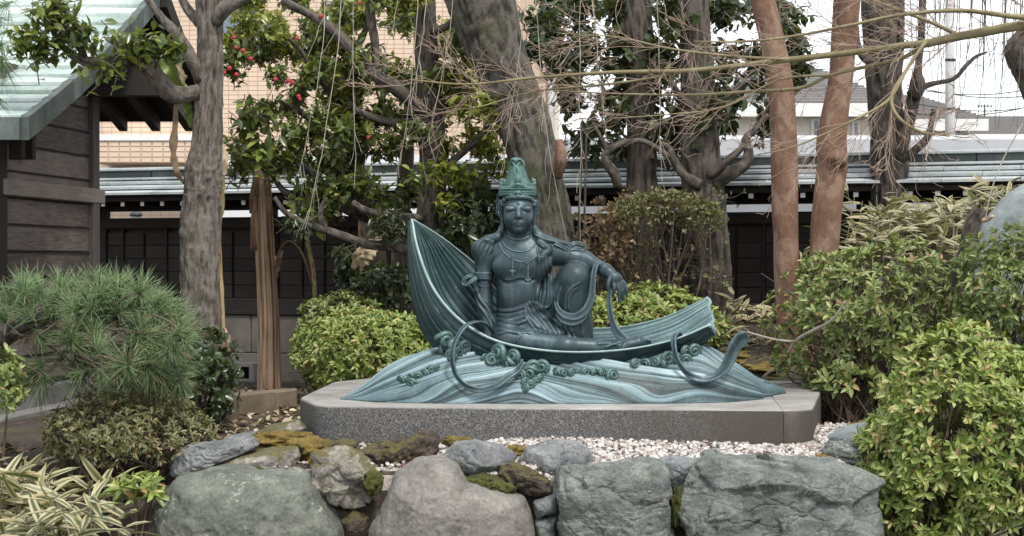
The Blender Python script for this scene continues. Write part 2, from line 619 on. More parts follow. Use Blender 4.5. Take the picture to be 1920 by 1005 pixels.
# --- the seated figure: one continuous body
def build_figure():
    v = Vol((-0.36, SD - 0.42, 0.90), (0.86, SD + 0.36, 2.12), 0.0034)
    # torso
    v.ell(S(979, 490, .05), (.182, .118, .13), .05)
    v.ell(S(977, 470, .06), (.185, .10, .085), .05)
    v.ell(S(972, 535, .05), (.138, .108, .14), .06)
    v.ell(S(970, 570, .04), (.128, .108, .10), .05)
    v.ell(S(966, 612, .06), (.165, .14, .105), .05)
    v.ell(S(950, 500, -.03), (.085, .045, .066), .055)
    v.ell(S(1000, 499, -.03), (.085, .045, .066), .055)
    v.ell(S(972, 548, -.035), (.10, .04, .085), .06)
    v.cap(S(972, 446, .06), S(903, 468, .06), .062, .066, .05)
    v.cap(S(972, 446, .06), S(1044, 470, .06), .062, .066, .05)
    v.cap(S(972, 458, .05), S(972, 425, .03), .084, .076, .02)
    # arm resting on the petal
    v.ell(S(908, 476, .055), (.057, .066, .072), .035)
    v.cap(S(908, 474, .055), S(906.5, 552, .05), .058, .050, .03)
    v.cap(S(906, 552, .05), S(913, 612, -.02), .054, .042, .02)
    v.ell(S(917, 634, -.05), (.042, .06, .05), .03)
    for q in range(4):
        a = S(905 + 9 * q, 640, -.09)
        v.cap(a, a + np.array([.0, -.05, -.035]), .014, .011, .008)
    # arm laid across the knee
    v.ell(S(1046, 478, .05), (.062, .07, .066), .035)
    v.cap(S(1042, 476, .05), S(1097, 488, .045), .062, .057, .03)
    v.cap(S(1097, 488, .045), S(1141, 512, -.035), .057, .040, .02)
    hb = S(1150, 522, -.05)
    v.cap(S(1139, 510, -.03), hb, .036, .038, .02)
    v.ell(S(1155, 526, -.052), (.044, .026, .046), .02, rot=-0.5)
    fing = [([(1150, 530, -.07), (1152, 541, -.083), (1147, 551, -.075)], .0125),
            ([(1158, 532, -.07), (1162, 548, -.08), (1161, 565, -.07)], .0120),
            ([(1164, 531, -.066), (1168, 547, -.075), (1168, 562, -.066)], .0115),
            ([(1169, 528, -.06), (1174, 541, -.066), (1175, 555, -.058)], .0100),
            ([(1145, 517, -.068), (1140, 533, -.09), (1142, 549, -.082)], .0130)]
    for pts, r in fing:
        v.line([S(*p) for p in pts], [r * 1.12, r, r * .78], .006, 8)
    # raised leg under drapery
    v.cap(S(1005, 605, .12), S(1076, 524, -.05), .11, .092, .04)
    v.ell(S(1077, 518, -.055), (.093, .085, .085), .03)
    v.cap(S(1077, 527, -.055), S(1083, 642, -.02), .093, .099, .03)
    v.cap(S(1060, 560, 0), S(1068, 640, .04), .07, .085, .05)
    v.ell(S(1100, 650, -.06), (.07, .1, .035), .03)
    # leg folded in front
    v.cap(S(952, 612, .06), S(950, 634, -.20), .10, .078, .04)
    v.cap(S(948, 638, -.20), S(1060, 651, -.235), .080, .066, .03)
    v.cap(S(1060, 651, -.235), S(1164, 652, -.20), .066, .042, .03)
    v.cap(S(1160, 650, -.20), S(1196, 644, -.17), .040, .036, .02)
    v.cap(S(1196, 642, -.17), S(1212, 641, -.15), .034, .022, .015)
    for q in range(4):
        v.cap(S(1208, 637 + 4 * q, -.17 + .014 * q), S(1219, 638 + 4 * q, -.165 + .014 * q), .012, .009, .006)
    # lap cloth
    v.cap(S(985, 610, -.06), S(1040, 640, -.10), .09, .075, .05)
    # ---- head
    v.ell(S(972, 384, .045), (.097, .126, .125), .02)
    v.ell(S(972, 403, -.010), (.085, .098, .102), .03)
    v.ell(S(972, 424, -.055), (.050, .045, .050), .035)
    v.ell(S(957, 409, -.050), (.040, .042, .045), .03)
    v.ell(S(987, 409, -.050), (.040, .042, .045), .03)
    for s in (-1, 1):
        ex = 972 + s * 14.5
        v.ell(S(ex + s * 1, 391.5, -.112), (.030, .020, .019), .012, sub=True)
        v.ell(S(ex + s * .5, 391.5, -.081), (.033, .0255, .0205), .006)
        v.draw([(ex - s * 9, 393.2), (ex - s * 4, 395.2), (ex + s * 3, 394.9), (ex + s * 9.5, 391.6)], .0036, .002, sub=True)
        v.draw([(ex - s * 11, 389), (ex - s * 7, 384.4), (ex - s * 1, 382.3), (ex + s * 6, 383), (ex + s * 12, 387)], [.0045, .0055, .0035], .006)
        # ears with long lobes
        e = 972 + s * 33.8
        v.ell(S(e - s * .5, 387, .03), (.016, .03, .045), .006, rot=s * -.08)
        v.ell(S(e + s * .5, 386, .006), (.009, .014, .028), .004, sub=True)
        v.cap(S(e, 395, .03), S(e - s * .5, 407, .025), .012, .010, .006)
        v.cap(S(e + s * 1, 392, .02), S(e + s * 2.5, 404, .015), .006, .004, .003)
    v.line([S(972, 387, -.086), S(972, 396, -.108), S(972, 404.5, -.129)], [.0075, .0085, .0105], .012)
    v.ell(S(972, 406, -.128), (.0115, .010, .009), .006)
    v.ell(S(967.6, 407, -.112), (.0085, .012, .0070), .009)
    v.ell(S(976.4, 407, -.112), (.0085, .012, .0070), .009)
    v.ell(S(972, 418, -.096), (.026, .016, .020), .016)
    for s in (-1, 1):
        v.ell(S(972 + s * 2.6, 416.2, -.1075), (.0145, .0085, .0056), .003, rot=-s * .12)
        v.ell(S(972 + s * 6.0, 416.9, -.1035), (.0075, .006, .0036), .003, rot=-s * .2)
    v.ell(S(972, 421, -.1045), (.0205, .0095, .0072), .003)
    v.ell(S(972, 430, -.086), (.024, .020, .019), .016)
    v.ell(S(972, 382, -.094), (.0075, .0075, .0075), .002)
    for y_, r_ in ((440, .0045), (447, .004)):
        v.draw([(952, y_ - 4), (962, y_ + 1), (972, y_ + 2), (982, y_ + 1), (992, y_ - 4)], r_, .006)
    # hair cap, rolled hairline, locks on the shoulders
    v.ell(S(972, 374, .055), (.101, .122, .095), .01)
    for t in np.linspace(-1, 1, 15):
        px = 972 + 29.5 * t
        py = 369.3 + 3.0 * t * t + 12 * abs(t) ** 7
        v.ell(S(px, py, -.085 + .085 * abs(t) ** 2.6), (.0145, .016, .0150), .003)
    for s in (-1, 1):
        v.line([S(972 + s * 31, 378, 0), S(972 + s * 31.5, 400, .015), S(972 + s * 29.5, 424, .02), S(972 + s * 32, 440, .02)], [.012, .010, .011, .012], .008, 16)
        v.line([S(972 + s * 31, 424, .045), S(972 + s * 33, 437, .03), S(972 + s * 42, 446, .015)], [.012, .020, .016], .012, 14)
    # shoulder mantle and loose locks (left of the picture)
    v.line([S(940, 437, .02), S(930, 446, .0), S(915, 449, .02), S(900, 456, .05)], [.02, .024, .024, .02], .012)
    for a in ([(916, 450), (904, 462), (897, 480)], [(921, 452), (911, 468), (907, 484)], [(912, 449), (897, 459), (892, 476)], [(924, 453), (920, 468), (914, 479)]):
        v.draw(a, [.010, .011, .003], .006)
    # mantle (right of the picture)
    v.line([S(1000, 428, .03), S(1010, 442, .0), S(1035, 452, .01), S(1066, 459, .03)], [.02, .028, .024, .016], .012)
    for a in ([(1003, 440), (1022, 449), (1060, 457)], [(1000, 447), (1018, 456), (1052, 464)]):
        v.draw(a, [.006, .006, .003], .005)
    v.draw([(1010, 452), (1022, 462), (1028, 470), (1016, 480), (1010, 487)], [.016, .02, .02, .012], .012)
    for a in ([(1008, 455), (1020, 464)], [(1012, 466), (1022, 473)], [(1006, 462), (1011, 484)]):
        v.draw(a, .005, .004)
    # sash hanging from the shoulder down the flank
    v.draw_many([([(x0, 482), (x1, 520), (x2, 556), (x3, 580)], [.011, .014, .016, .012]) for x0, x1, x2, x3 in ((1011, 1011, 1006, 1004), (1017, 1017, 1013, 1010), (1023, 1024, 1021, 1016), (1029, 1030, 1029, 1023))], .006)
    v.draw([(1006, 486), (1007, 520), (1001, 556), (1000, 566)], .0045, .003)
    v.draw([(1033, 484), (1034, 530), (1034, 560), (1029, 574), (1020, 577)], [.006, .008, .009, .006], .005)
    # navel and chest crease
    v.draw([(934, 522), (946, 529), (960, 529), (975, 525), (990, 527), (1002, 524)], .0022, .014, sub=True)
    # waist wraps
    for k, y_ in enumerate((579, 588, 597, 606)):
        v.draw([(934, y_ + 2), (944, y_ + 4), (960, y_ + 3), (975, y_ - 1), (986, y_ - 5)], [.011, .013, .012, .010], .006)
    for y_ in (584, 593, 602):
        v.draw([(934, y_ + 2), (946, y_ + 3.5), (962, y_ + 2.5), (984, y_ - 4)], .003, .002, sub=True)
    # fan of cloth over the lap
    v.draw_many([([(985, 576), (990, 592), (1002, 606), (1012, 616)], [.009, .012, .010]), ([(988, 572), (996, 590), (1010, 606), (1022, 620)], [.010, .014, .011]),
                 ([(993, 568), (1003, 588), (1018, 605), (1032, 624)], [.010, .015, .012]), ([(999, 566), (1011, 587), (1027, 605), (1042, 626)], [.010, .015, .012]),
                 ([(1006, 568), (1020, 590), (1036, 607), (1050, 626)], [.010, .015, .012]), ([(1014, 574), (1028, 594), (1044, 610), (1056, 624)], [.010, .013, .010]),
                 ([(1021, 580), (1036, 597), (1048, 607), (1053, 616)], [.009, .011, .008]), ([(984, 582), (988, 598), (1000, 614)], [.008, .010, .006])], .0055)
    # folds of the skirt on the folded leg
    for a, r in (([(938, 610), (960, 612), (985, 618), (1000, 624)], .008), ([(936, 618), (955, 620), (975, 626)], .008), ([(937, 626), (950, 622), (968, 624)], .007),
                 ([(968, 644), (970, 634), (982, 626), (998, 625)], .009), ([(1120, 645), (1140, 644), (1160, 648)], .006), ([(1136, 651), (1150, 646), (1164, 641)], .006)):
        v.draw(a, r, .006)
    v.draw([(967, 645), (968, 634), (978, 627), (990, 625)], .004, .003, sub=True)
    v.draw([(1166, 652), (1168, 644), (1176, 638)], .004, .003, sub=True)
    # drapery on the raised shin
    for a, r in (([(1086, 530), (1072, 540), (1062, 556), (1060, 585)], .008), ([(1082, 540), (1072, 548), (1067, 560), (1066, 580)], .006),
                 ([(1052, 540), (1046, 560), (1044, 580)], .008), ([(1066, 606), (1072, 620), (1078, 633)], .009), ([(1058, 598), (1062, 616), (1068, 630)], .010),
                 ([(1106, 590), (1108, 612), (1110, 630)], .009), ([(1090, 605), (1092, 620), (1092, 630)], .006)):
        v.draw(a, [r * .6, r, r * .8], .008)
    # wrist and arm bands
    def ringw(c, ax, R, r):
        ax = np.array(ax, float); ax /= np.linalg.norm(ax)
        u = np.cross(ax, [0, 1, 0]); u /= np.linalg.norm(u)
        w = np.cross(ax, u)
        t = np.linspace(0, 2 * np.pi, 41)
        v.line([c + R * (math.cos(a) * u + math.sin(a) * w) for a in t], r, .004, smooth=False)
    ax = S(1141, 512, -.035) - S(1097, 488, .045)
    ringw(S(1137, 509.5, -.027), ax, .041, .0085)
    ringw(S(1133, 507.5, -.022), ax, .043, .008)
    for y_ in (513.5, 518, 522.5):
        ringw(S(907, y_, .05), (0, 0.03, 1), .0545, .0085)
    ax = S(1097, 488, .045) - S(1042, 476, .05)
    for x_ in (1060, 1064):
        ringw(S(x_, 480 + (x_ - 1060) * .2, .05), ax, .060, .0085)
    v.draw([(893, 526), (900, 536), (912, 538), (922, 531)], .005, .003)
    v.draw([(892, 540), (900, 560), (915, 580), (928, 606)], [.008, .010, .008], .006)
    v.draw([(892, 552), (898, 572), (912, 592), (924, 614)], [.005, .008, .006], .006)
    return v

fv = build_figure()
_V, _F = fv.mesh(1)
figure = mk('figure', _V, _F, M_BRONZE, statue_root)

# necklace with pendants, laid on the chest
def on_chest(pts, n, lift=.004):
    q = cr(np.array(pts, float), n)
    w = np.array([fv.hit(a, b, 9.7) for a, b in q])
    w[:, 1] -= lift
    return w
nk = Acc()
for pts in ([(942, 450), (948, 462), (962, 470), (978, 472), (994, 468), (1003, 458)], [(936, 455), (944, 472), (958, 484), (972, 490), (990, 490), (1002, 484), (1010, 478)]):
    w = on_chest(pts, 46)
    nk.add(*tube(w, .0042, 6))
    for p in w[::1]:
        V, F = ico(0)
        nk.add(V * .0056 + p, [F])
def flower(px, py, R):
    c = fv.hit(px, py, 9.7) - np.array([0, .008, 0])
    V, F = ico(1)
    nk.add(V * np.array([R * .45, .008, R * .45]) + c, [F])
    for a in np.arange(8) * np.pi / 4:
        nk.add(V * np.array([R * .33, .006, R * .33]) + c + np.array([math.cos(a), 0, math.sin(a)]) * R * .8, [F])
def drop(px, y0, y1):
    V, F = ico(1)
    for y_ in np.arange(y0, y1 - 6, 1.7):
        nk.add(V * .0048 + fv.hit(px, y_, 9.7) - np.array([0, .004, 0]), [F])
    c = fv.hit(px, y1 - 4, 9.7) - np.array([0, .007, 0])
    nk.add(V * np.array([.010, .008, .016]) + c, [F])
    for s in (-1, 1):
        nk.add(V * np.array([.007, .006, .008]) + c + np.array([s * .012, 0, .006]), [F])
    nk.add(V * np.array([.005, .005, .009]) + c + np.array([0, 0, -.019]), [F])
flower(961, 483, .014); flower(988, 489, .019)
drop(961, 489, 514); drop(990, 497, 530)
nk.build('necklace', M_BRONZE, figure)

# bows on the arm bands and free scarf ends
def bow(name, loops, w, parent):
    a = Acc()
    for pts in loops:
        p = cr(np.array([S(*q) for q in pts]), 26)
        a.add(*strip(p, np.tile([0, -1.0, .35], (len(p), 1)), w, .006))
    return a.build(name, M_BRONZE, parent)
bow('ribbon_bow', [[(893, 521, -.01), (884, 517, -.03), (873, 521, -.04), (868, 530, -.04), (874, 534, -.045), (884, 527, -.04), (892, 520, -.02)],
                   [(893, 520, -.02), (889, 528, -.03), (892, 538, -.02), (897, 546, -.015)]], .02, figure)
bow('ribbon_bow', [[(1064, 466, .0), (1074, 457, .0), (1086, 456, .02), (1095, 461, .03), (1092, 467, .03), (1080, 466, .01), (1068, 466, 0)],
                   [(1040, 456, -.02), (1052, 462, -.02), (1064, 468, -.01), (1072, 474, .0)]], .022, figure)

def scarf(pts, w, nrm, name='scarf_ribbon'):
    p = cr(np.array([S(*q) for q in pts]), 60)
    V, F = strip(p, cr(np.array(nrm, float), 60), np.interp(np.linspace(0, 1, 60), np.linspace(0, 1, len(w)), w), .008)
    return mk(name, V, F, M_BRONZE, figure)
scarf([(1131, 500, .02), (1124, 494, -.03), (1117, 499, -.085), (1113, 515, -.115), (1111, 540, -.135), (1108, 562, -.15), (1097, 583, -.17), (1078, 594, -.172), (1058, 590, -.15), (1046, 578, -.11), (1042, 562, -.07)],
      [.025, .03, .032, .034, .038, .044, .048, .048, .042, .03, .02], [(.3, 0, 1), (-.2, -.6, 1), (-.6, -1, .2), (-.3, -1, .1), (-.2, -1, .0), (.2, -1, .1), (.2, -1, .35), (0, -1, .4), (-.3, -1, .3), (-.6, -.8, .1)])
scarf([(1104, 575, -.145), (1094, 594, -.165), (1076, 604, -.172), (1056, 600, -.15), (1044, 588, -.11)], [.02, .04, .046, .04, .024], [(.5, -1, 0), (.3, -1, .1), (0, -1, .2), (-.4, -1, .2), (-.7, -.8, .1)])

# --- crown with knotted hair
def build_crown():
    v = Vol((-0.13, SD - 0.17, 1.96), (0.22, SD + 0.22, 2.27), 0.0026)
    c = lambda x, y, d=.045: S(x, y, d)
    for y_, r_, t_ in ((365.5, .108, .0075), (361.3, .1085, .008), (357.2, .108, .0075), (353, .103, .009)):
        for k in range(56):
            a0, a1 = k * math.pi / 28, (k + 1) * math.pi / 28
            o = c(970.5, y_)
            v.cap(o + np.array([r_ * math.cos(a0), r_ * 1.12 * math.sin(a0), 0]), o + np.array([r_ * math.cos(a1), r_ * 1.12 * math.sin(a1), 0]), t_, t_, .004)
    v.ell(c(970.5, 356), (.102, .116, .05), .01)
    v.ell(c(970, 346), (.080, .094, .05), .02)
    v.ell(c(969.5, 332), (.062, .070, .06), .03)
    v.ell(c(968.5, 317), (.042, .048, .05), .03)
    v.ell(c(968, 307, .04), (.034, .040, .030), .006)
    v.ell(c(967.5, 302, .02), (.023, .028, .024), .004)
    # strands of the topknot
    it = []
    for s in (-1, 1):
        for k, (a, b) in enumerate(((2, 6), (4, 10), (6, 14), (8, 18), (9, 21), (10, 24))):
            it.append(([(968 + s * (1 + .7 * k), 311 + k * 1.2), (968 + s * (a + 1.5), 321 + k * 1.6), (969 + s * (b - 4), 333 + k * 2.0), (969 + s * b, 345 + .4 * k)], [.0065, .0085, .009, .0065]))
        it.append(([(968 + s * 1, 313), (968 + s * 6, 306), (968 + s * 10, 304), (968 + s * 12, 311)], [.006, .009, .009, .006]))
        it.append(([(968 + s * 9, 300), (968 + s * 13, 306), (968 + s * 14, 315)], [.007, .010, .007]))
        it.append(([(968 + s * 3, 300), (968 + s * 7, 298.5), (968 + s * 10, 302)], [.006, .008, .006]))
    v.draw_many(it, .0025, SD)
    for s in (-1, 1):
        # side flame ornaments
        for px, py, r_ in ((30, 351, .013), (31, 345, .012), (29, 340, .010), (32, 338, .008), (28, 336, .007), (26, 347, .012), (33, 343, .007)):
            v.ell(S(970.5 + s * px, py, .02), (r_, r_, r_ * 1.2), .004)
    # small seated figure niche and flowers at the front
    v.ell(S(971, 338, -.055), (.018, .016, .030), .008)
    v.ell(S(971, 330, -.052), (.010, .010, .011), .004)
    for k in range(11):
        t = -1 + 2 * k / 10
        v.ell(S(971 + 24 * t, 349 + 3 * t * t, -.082 + .07 * t * t), (.012, .012, .009), .004)
        v.ell(S(971 + 14 * t, 345.5 + 2 * abs(t), -.088 + .05 * t * t), (.007, .012, .009), .003)
    for k in range(24):
        t = -1 + 2 * k / 23
        v.ell(S(970.5 + 34 * math.sin(t * 1.45), 353.5, .045 - .135 * math.cos(t * 1.45)), (.006, .006, .006), .002)
    v.ell(S(971, 361, -.092), (.022, .012, .012), .004)
    v.ell(S(971, 366, -.092), (.012, .010, .010), .004)
    return v
_V, _F = build_crown().mesh(1)
mk('crown', _V, _F, M_CROWN, figure)
for s in (-1, 1):
    a = Acc()
    p = cr(np.array([S(970.5 + s * 32, 362, .05), S(970.5 + s * 35.5, 366, .08), S(970.5 + s * 37.5, 378, .10), S(970.5 + s * 37.5, 392, .10), S(970.5 + s * 40, 403, .10)]), 20)
    a.add(*strip(p, np.tile([s * .5, -1.0, 0], (20, 1)), np.linspace(.024, .010, 20), .006))
    a.build('crown_ribbon', M_BRONZE, figure)

# --- lotus petal boat
def petal_material():
    m, nt, b = new_mat('petal_bronze')
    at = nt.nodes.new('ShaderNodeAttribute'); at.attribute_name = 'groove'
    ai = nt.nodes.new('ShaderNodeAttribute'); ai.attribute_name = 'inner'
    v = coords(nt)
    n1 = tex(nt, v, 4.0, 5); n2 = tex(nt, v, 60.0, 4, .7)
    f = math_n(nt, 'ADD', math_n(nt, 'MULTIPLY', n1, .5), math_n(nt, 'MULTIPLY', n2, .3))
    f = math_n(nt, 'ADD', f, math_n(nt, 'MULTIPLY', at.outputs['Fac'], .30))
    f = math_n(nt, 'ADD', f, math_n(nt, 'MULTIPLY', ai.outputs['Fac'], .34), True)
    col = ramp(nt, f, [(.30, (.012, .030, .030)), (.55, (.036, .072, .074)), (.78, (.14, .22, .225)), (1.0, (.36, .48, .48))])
    nt.links.new(col, b.inputs['Base Color'])
    b.inputs['Metallic'].default_value = .3
    b.inputs['Roughness'].default_value = .48
    bump(nt, b, n2, .15, .004)
    return m
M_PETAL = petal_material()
ST = [  # near rim, keel, far rim (photo px) and half width
    ((772, 411), (770, 412), (775, 412), .012),
    ((783, 466), (772, 470), (822, 441), .10),
    ((808, 533), (780, 552), (858, 468), .19),
    ((846, 585), (802, 622), (897, 502), .27),
    ((894, 622), (850, 668), (945, 560), .33),
    ((950, 645), (915, 690), (1005, 598), .37),
    ((1030, 658), (1012, 697), (1062, 614), .39),
    ((1110, 660), (1110, 697), (1122, 616), .39),
    ((1190, 653), (1202, 688), (1182, 611), .37),
    ((1266, 636), (1280, 662), (1255, 592), .335),
    ((1331, 609), (1338, 620), (1328, 557), .29)]
_n, _k, _f = [], [], []
for (a, b, c, w) in ST:
    _n.append(P(a[0], a[1], SD - w)); _k.append(P(b[0], b[1], SD - .15 * w)); _f.append(P(c[0], c[1], SD + w))
NU, NV = 160, 230
_n, _k, _f = cr(_n, NU), cr(_k, NU), cr(_f, NU)
_c = 2 * _k - .5 * (_n + _f)
tt = np.linspace(0, 1, NV)
def petal_sheet(off, sign):
    t = tt[None, :, None]
    B = (1 - t) ** 2 * _n[:, None] + 2 * t * (1 - t) * _c[:, None] + t ** 2 * _f[:, None]
    du = np.gradient(B, axis=0); dv = np.gradient(B, axis=1)
    nr = np.cross(du, dv); nr /= np.linalg.norm(nr, axis=2, keepdims=True) + 1e-9
    u = np.linspace(0, 1, NU)[:, None]
    uu, ttt = np.broadcast_arrays(u, tt[None])
    wob = .5 * np.sin(uu * 5 + ttt * 5) + .5 * noise3(np.stack([uu * 2.2, ttt * 6, 0 * uu + sign], -1), 3)
    if sign == _up or _up == 0:
        ph = ttt * 30 + wob
    else:
        ph = ttt * 15 + .6 * wob
    g = np.abs((ph % 1.0) - .5) * 2              # 1 at the groove, 0 on the rib
    gr = np.clip((g - .72) / .28, 0, 1)
    fine = noise3(np.stack([uu * 3, ttt * 90, 0 * uu + sign], -1), 9)
    fade = sstep(0, .12, uu) * sstep(0, .06, ttt) * sstep(1, .94, ttt) * (1 if sign != _up else 1 - .8 * sstep(.5, .75, uu))
    dd = ((-.008 if sign == _up else -.004) * gr + .0016 * fine + (.0035 if sign == _up else .002) * (1 - g * g)) * fade
    edge = 4 * tt[None] * (1 - tt[None])
    thick = off * np.clip(edge * 3, 0, 1)
    return B + nr * (thick * sign + dd * sign)[..., None], gr, fine
_up = 0
_chk = petal_sheet(0, 1)[0]
_nr = np.cross(_chk[81, 115] - _chk[80, 115], _chk[80, 116] - _chk[80, 115])
_up = 1 if _nr[2] > 0 else -1
A_, g1, f1 = petal_sheet(.014, _up)
B_, g2, f2 = petal_sheet(.014, -_up)
nn = NU * NV
gf = grid_faces(NU, NV, False)
def close_edge(ia, ib):
    return np.stack([ia[:-1], ia[1:], ib[1:], ib[:-1]], 1)
I = np.arange(nn).reshape(NU, NV)
fc = [gf if _up > 0 else gf[:, ::-1], (gf[:, ::-1] if _up > 0 else gf) + nn]
for e in (I[:, 0], I[:, -1], I[0], I[-1]):
    fc.append(close_edge(e, e + nn))
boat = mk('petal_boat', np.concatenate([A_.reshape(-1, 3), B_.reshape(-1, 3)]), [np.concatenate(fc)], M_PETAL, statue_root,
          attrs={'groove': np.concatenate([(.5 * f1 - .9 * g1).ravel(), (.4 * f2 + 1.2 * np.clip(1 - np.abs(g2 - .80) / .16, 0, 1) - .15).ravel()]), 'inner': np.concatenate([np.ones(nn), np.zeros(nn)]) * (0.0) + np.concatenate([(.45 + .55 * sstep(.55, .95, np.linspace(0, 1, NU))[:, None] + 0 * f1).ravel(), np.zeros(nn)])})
rimp = np.concatenate([_n])
mk('rim', *tube(cr(_n[::3], 120) , np.interp(np.linspace(0, 1, 120), [0, .3, .6, 1], [.009, .0105, .0075, .006]), 8), M_RIM, boat)
mk('rim', *tube(cr(_f[::3], 120), .006, 8), M_RIM, boat)
_e = _chk[-1]
_e = cr(_e[::8], 60)
_e[:, 0] += .010 * noise3(np.stack([np.arange(60) * .35, np.zeros(60), np.zeros(60)], -1), 4)
mk('cut_edge', *tube(_e, .0125, 8), M_RIM, boat)

# --- bronze waves under the boat
def wave_base():
    x0, x1 = -1.02, 1.68
    nx, ny = 460, 240
    X = np.linspace(x0, x1, nx)[:, None]; s_ = np.linspace(0, 1, ny)[None, :]; T = s_ ** 1.8
    # plan: front and back edges
    fx = np.array([-1.02, -.8, -.4, 0, .4, .9, 1.25, 1.5, 1.68])
    fy = np.interp(X, fx, [9.50, 9.30, 9.215, 9.20, 9.20, 9.205, 9.28, 9.50, 9.98])
    by = np.interp(X, fx, [9.52, 9.9, 10.2, 10.3, 10.3, 10.3, 10.28, 10.22, 10.05])
    sm = lambda a: np.convolve(np.pad(a.ravel(), 18, mode='reflect', reflect_type='odd'), np.hanning(37) / np.hanning(37).sum(), 'valid')[:, None]
    fy, by = sm(fy), sm(by)
    Y = fy + (by - fy) * T
    top = np.interp(X, [-1.02, -.90, -.74, -.6, -.45, -.3, 0, .5, .9, 1.12, 1.3, 1.5, 1.6, 1.68], [0, .055, .16, .225, .265, .285, .265, .265, .285, .31, .215, .10, .045, .006])
    top = np.maximum(sm(top), 0)
    prof = np.clip(np.sin(np.pi * np.clip(T, 0, 1) ** .82), 0, 1) ** .85 + .13 * sstep(0, .04, T) * (1 - T)
    Z = top * prof
    u = T * 1.0
    # swirling flow lines: ridges run from the crest down and outwards
    s = (X - .3)
    warp = noise3(np.stack(np.broadcast_arrays(X * 1.5, s_ * 2.2, 0 * X), -1), 21) + .5 * noise3(np.stack(np.broadcast_arrays(X * 3.6, s_ * 4.5, 0 * X), -1), 22)
    left = sstep(.30, -.20, X)
    te = s_ * .8
    flow = (1 - left) * (te * 5.0 + X * 1.45) + left * (te * 5.4 - X * 1.9 + .3)
    ph = flow * 1.7 + .85 * warp
    big = np.sin(ph * 2.4)
    mid = noise3(np.stack(np.broadcast_arrays(ph * 3.6, X * .8 + T, 0 * X), -1), 5)
    fine = noise3(np.stack(np.broadcast_arrays(ph * 19, X * 1.1 + T, 0 * X + 4), -1), 6)
    cut = np.clip(1 - np.abs(noise3(np.stack(np.broadcast_arrays(ph * 2.3, X * .7, 0 * X + 9), -1), 12)) / .12, 0, 1)
    amp = np.clip(top / .15, 0, 1) * np.clip(T * 6, 0, 1)
    Z = Z + amp * (.022 * (1 - np.abs(big)) ** .7 - .011 + .018 * mid + .010 * fine - .012 * cut) + .006
    Z = np.maximum(Z, .003)
    pat = .36 + .28 * (1 - np.abs(big)) + .30 * mid + .42 * fine - .55 * cut
    edge = 0.022 * noise3(np.stack(np.broadcast_arrays(X * 3, Y * 14, 0 * X), -1), 8)
    XX = X + edge * sstep(1.3, 1.66, X) * 2.2 + 0 * Y
    V = np.stack([XX, Y, .78 + Z], -1)
    # skirt down to the slab
    ring = np.concatenate([np.arange(nx) * ny, (nx - 1) * ny + np.arange(1, ny), (np.arange(nx)[::-1][1:]) * ny + ny - 1, np.arange(ny)[::-1][1:-1]])
    V = V.reshape(-1, 3)
    sk = V[ring].copy(); sk[:, 2] = .78
    m = len(V); k = len(ring); i = np.arange(k)
    sf = np.stack([ring, m + i, m + (i + 1) % k, ring[(i + 1) % k]], 1)
    return np.vstack([V, sk]), [grid_faces(nx, ny, False)[:, ::-1], sf], np.concatenate([(pat + 0 * Y).ravel(), np.full(k, .3)])
def wave_material():
    m, nt, b = new_mat('wave_patina')
    at = nt.nodes.new('ShaderNodeAttribute'); at.attribute_name = 'pat'
    v = coords(nt)
    n1 = tex(nt, v, 3.0, 5, .65); n2 = tex(nt, v, 45, 4, .7)
    f = math_n(nt, 'ADD', math_n(nt, 'MULTIPLY', at.outputs['Fac'], .62), math_n(nt, 'MULTIPLY', n1, .55))
    f = math_n(nt, 'ADD', f, math_n(nt, 'MULTIPLY', n2, .2))
    f = math_n(nt, 'SUBTRACT', f, .15, True)
    col = ramp(nt, f, [(.24, (.016, .032, .034)), (.46, (.070, .115, .125)), (.66, (.155, .235, .26)), (1.0, (.33, .435, .47))])
    rust = ramp(nt, tex(nt, v, 2.3, 5), [(.56, 0.0), (.70, 0.35)])
    col = mixc(nt, rust, col, (.16, .17, .15))
    nt.links.new(col, b.inputs['Base Color'])
    b.inputs['Metallic'].default_value = .2
    b.inputs['Roughness'].default_value = .52
    bump(nt, b, n2, .12, .004)
    return m
_V, _F, _p = wave_base()
M_WAVE = wave_material()
_hu = np.concatenate([A_.reshape(-1, 3), B_.reshape(-1, 3)])
_hz = np.full((150, 60), 9.0)
_hi = np.clip(((_hu[:, 0] + 1.1) / .02).astype(int), 0, 149), np.clip(((_hu[:, 1] - 9.2) / .02).astype(int), 0, 59)
np.minimum.at(_hz, _hi, _hu[:, 2])
_wi = np.clip(((_V[:, 0] + 1.1) / .02).astype(int), 0, 149), np.clip(((_V[:, 1] - 9.2) / .02).astype(int), 0, 59)
_V[:, 2] = np.maximum(np.minimum(_V[:, 2], _hz[_wi] + .004), .78)
_wg = _V[:460 * 240].reshape(460, 240, 3)

wave = mk('wave_base', _V, _F, M_WAVE, statue_root, attrs={'pat': _p})

def wave_z(x, y):
    i = int(np.clip((x + 1.02) / 2.70 * 459, 0, 459))
    j = int(np.argmin(np.abs(_wg[i, :, 1] - y)))
    return _wg[i, j, 2]

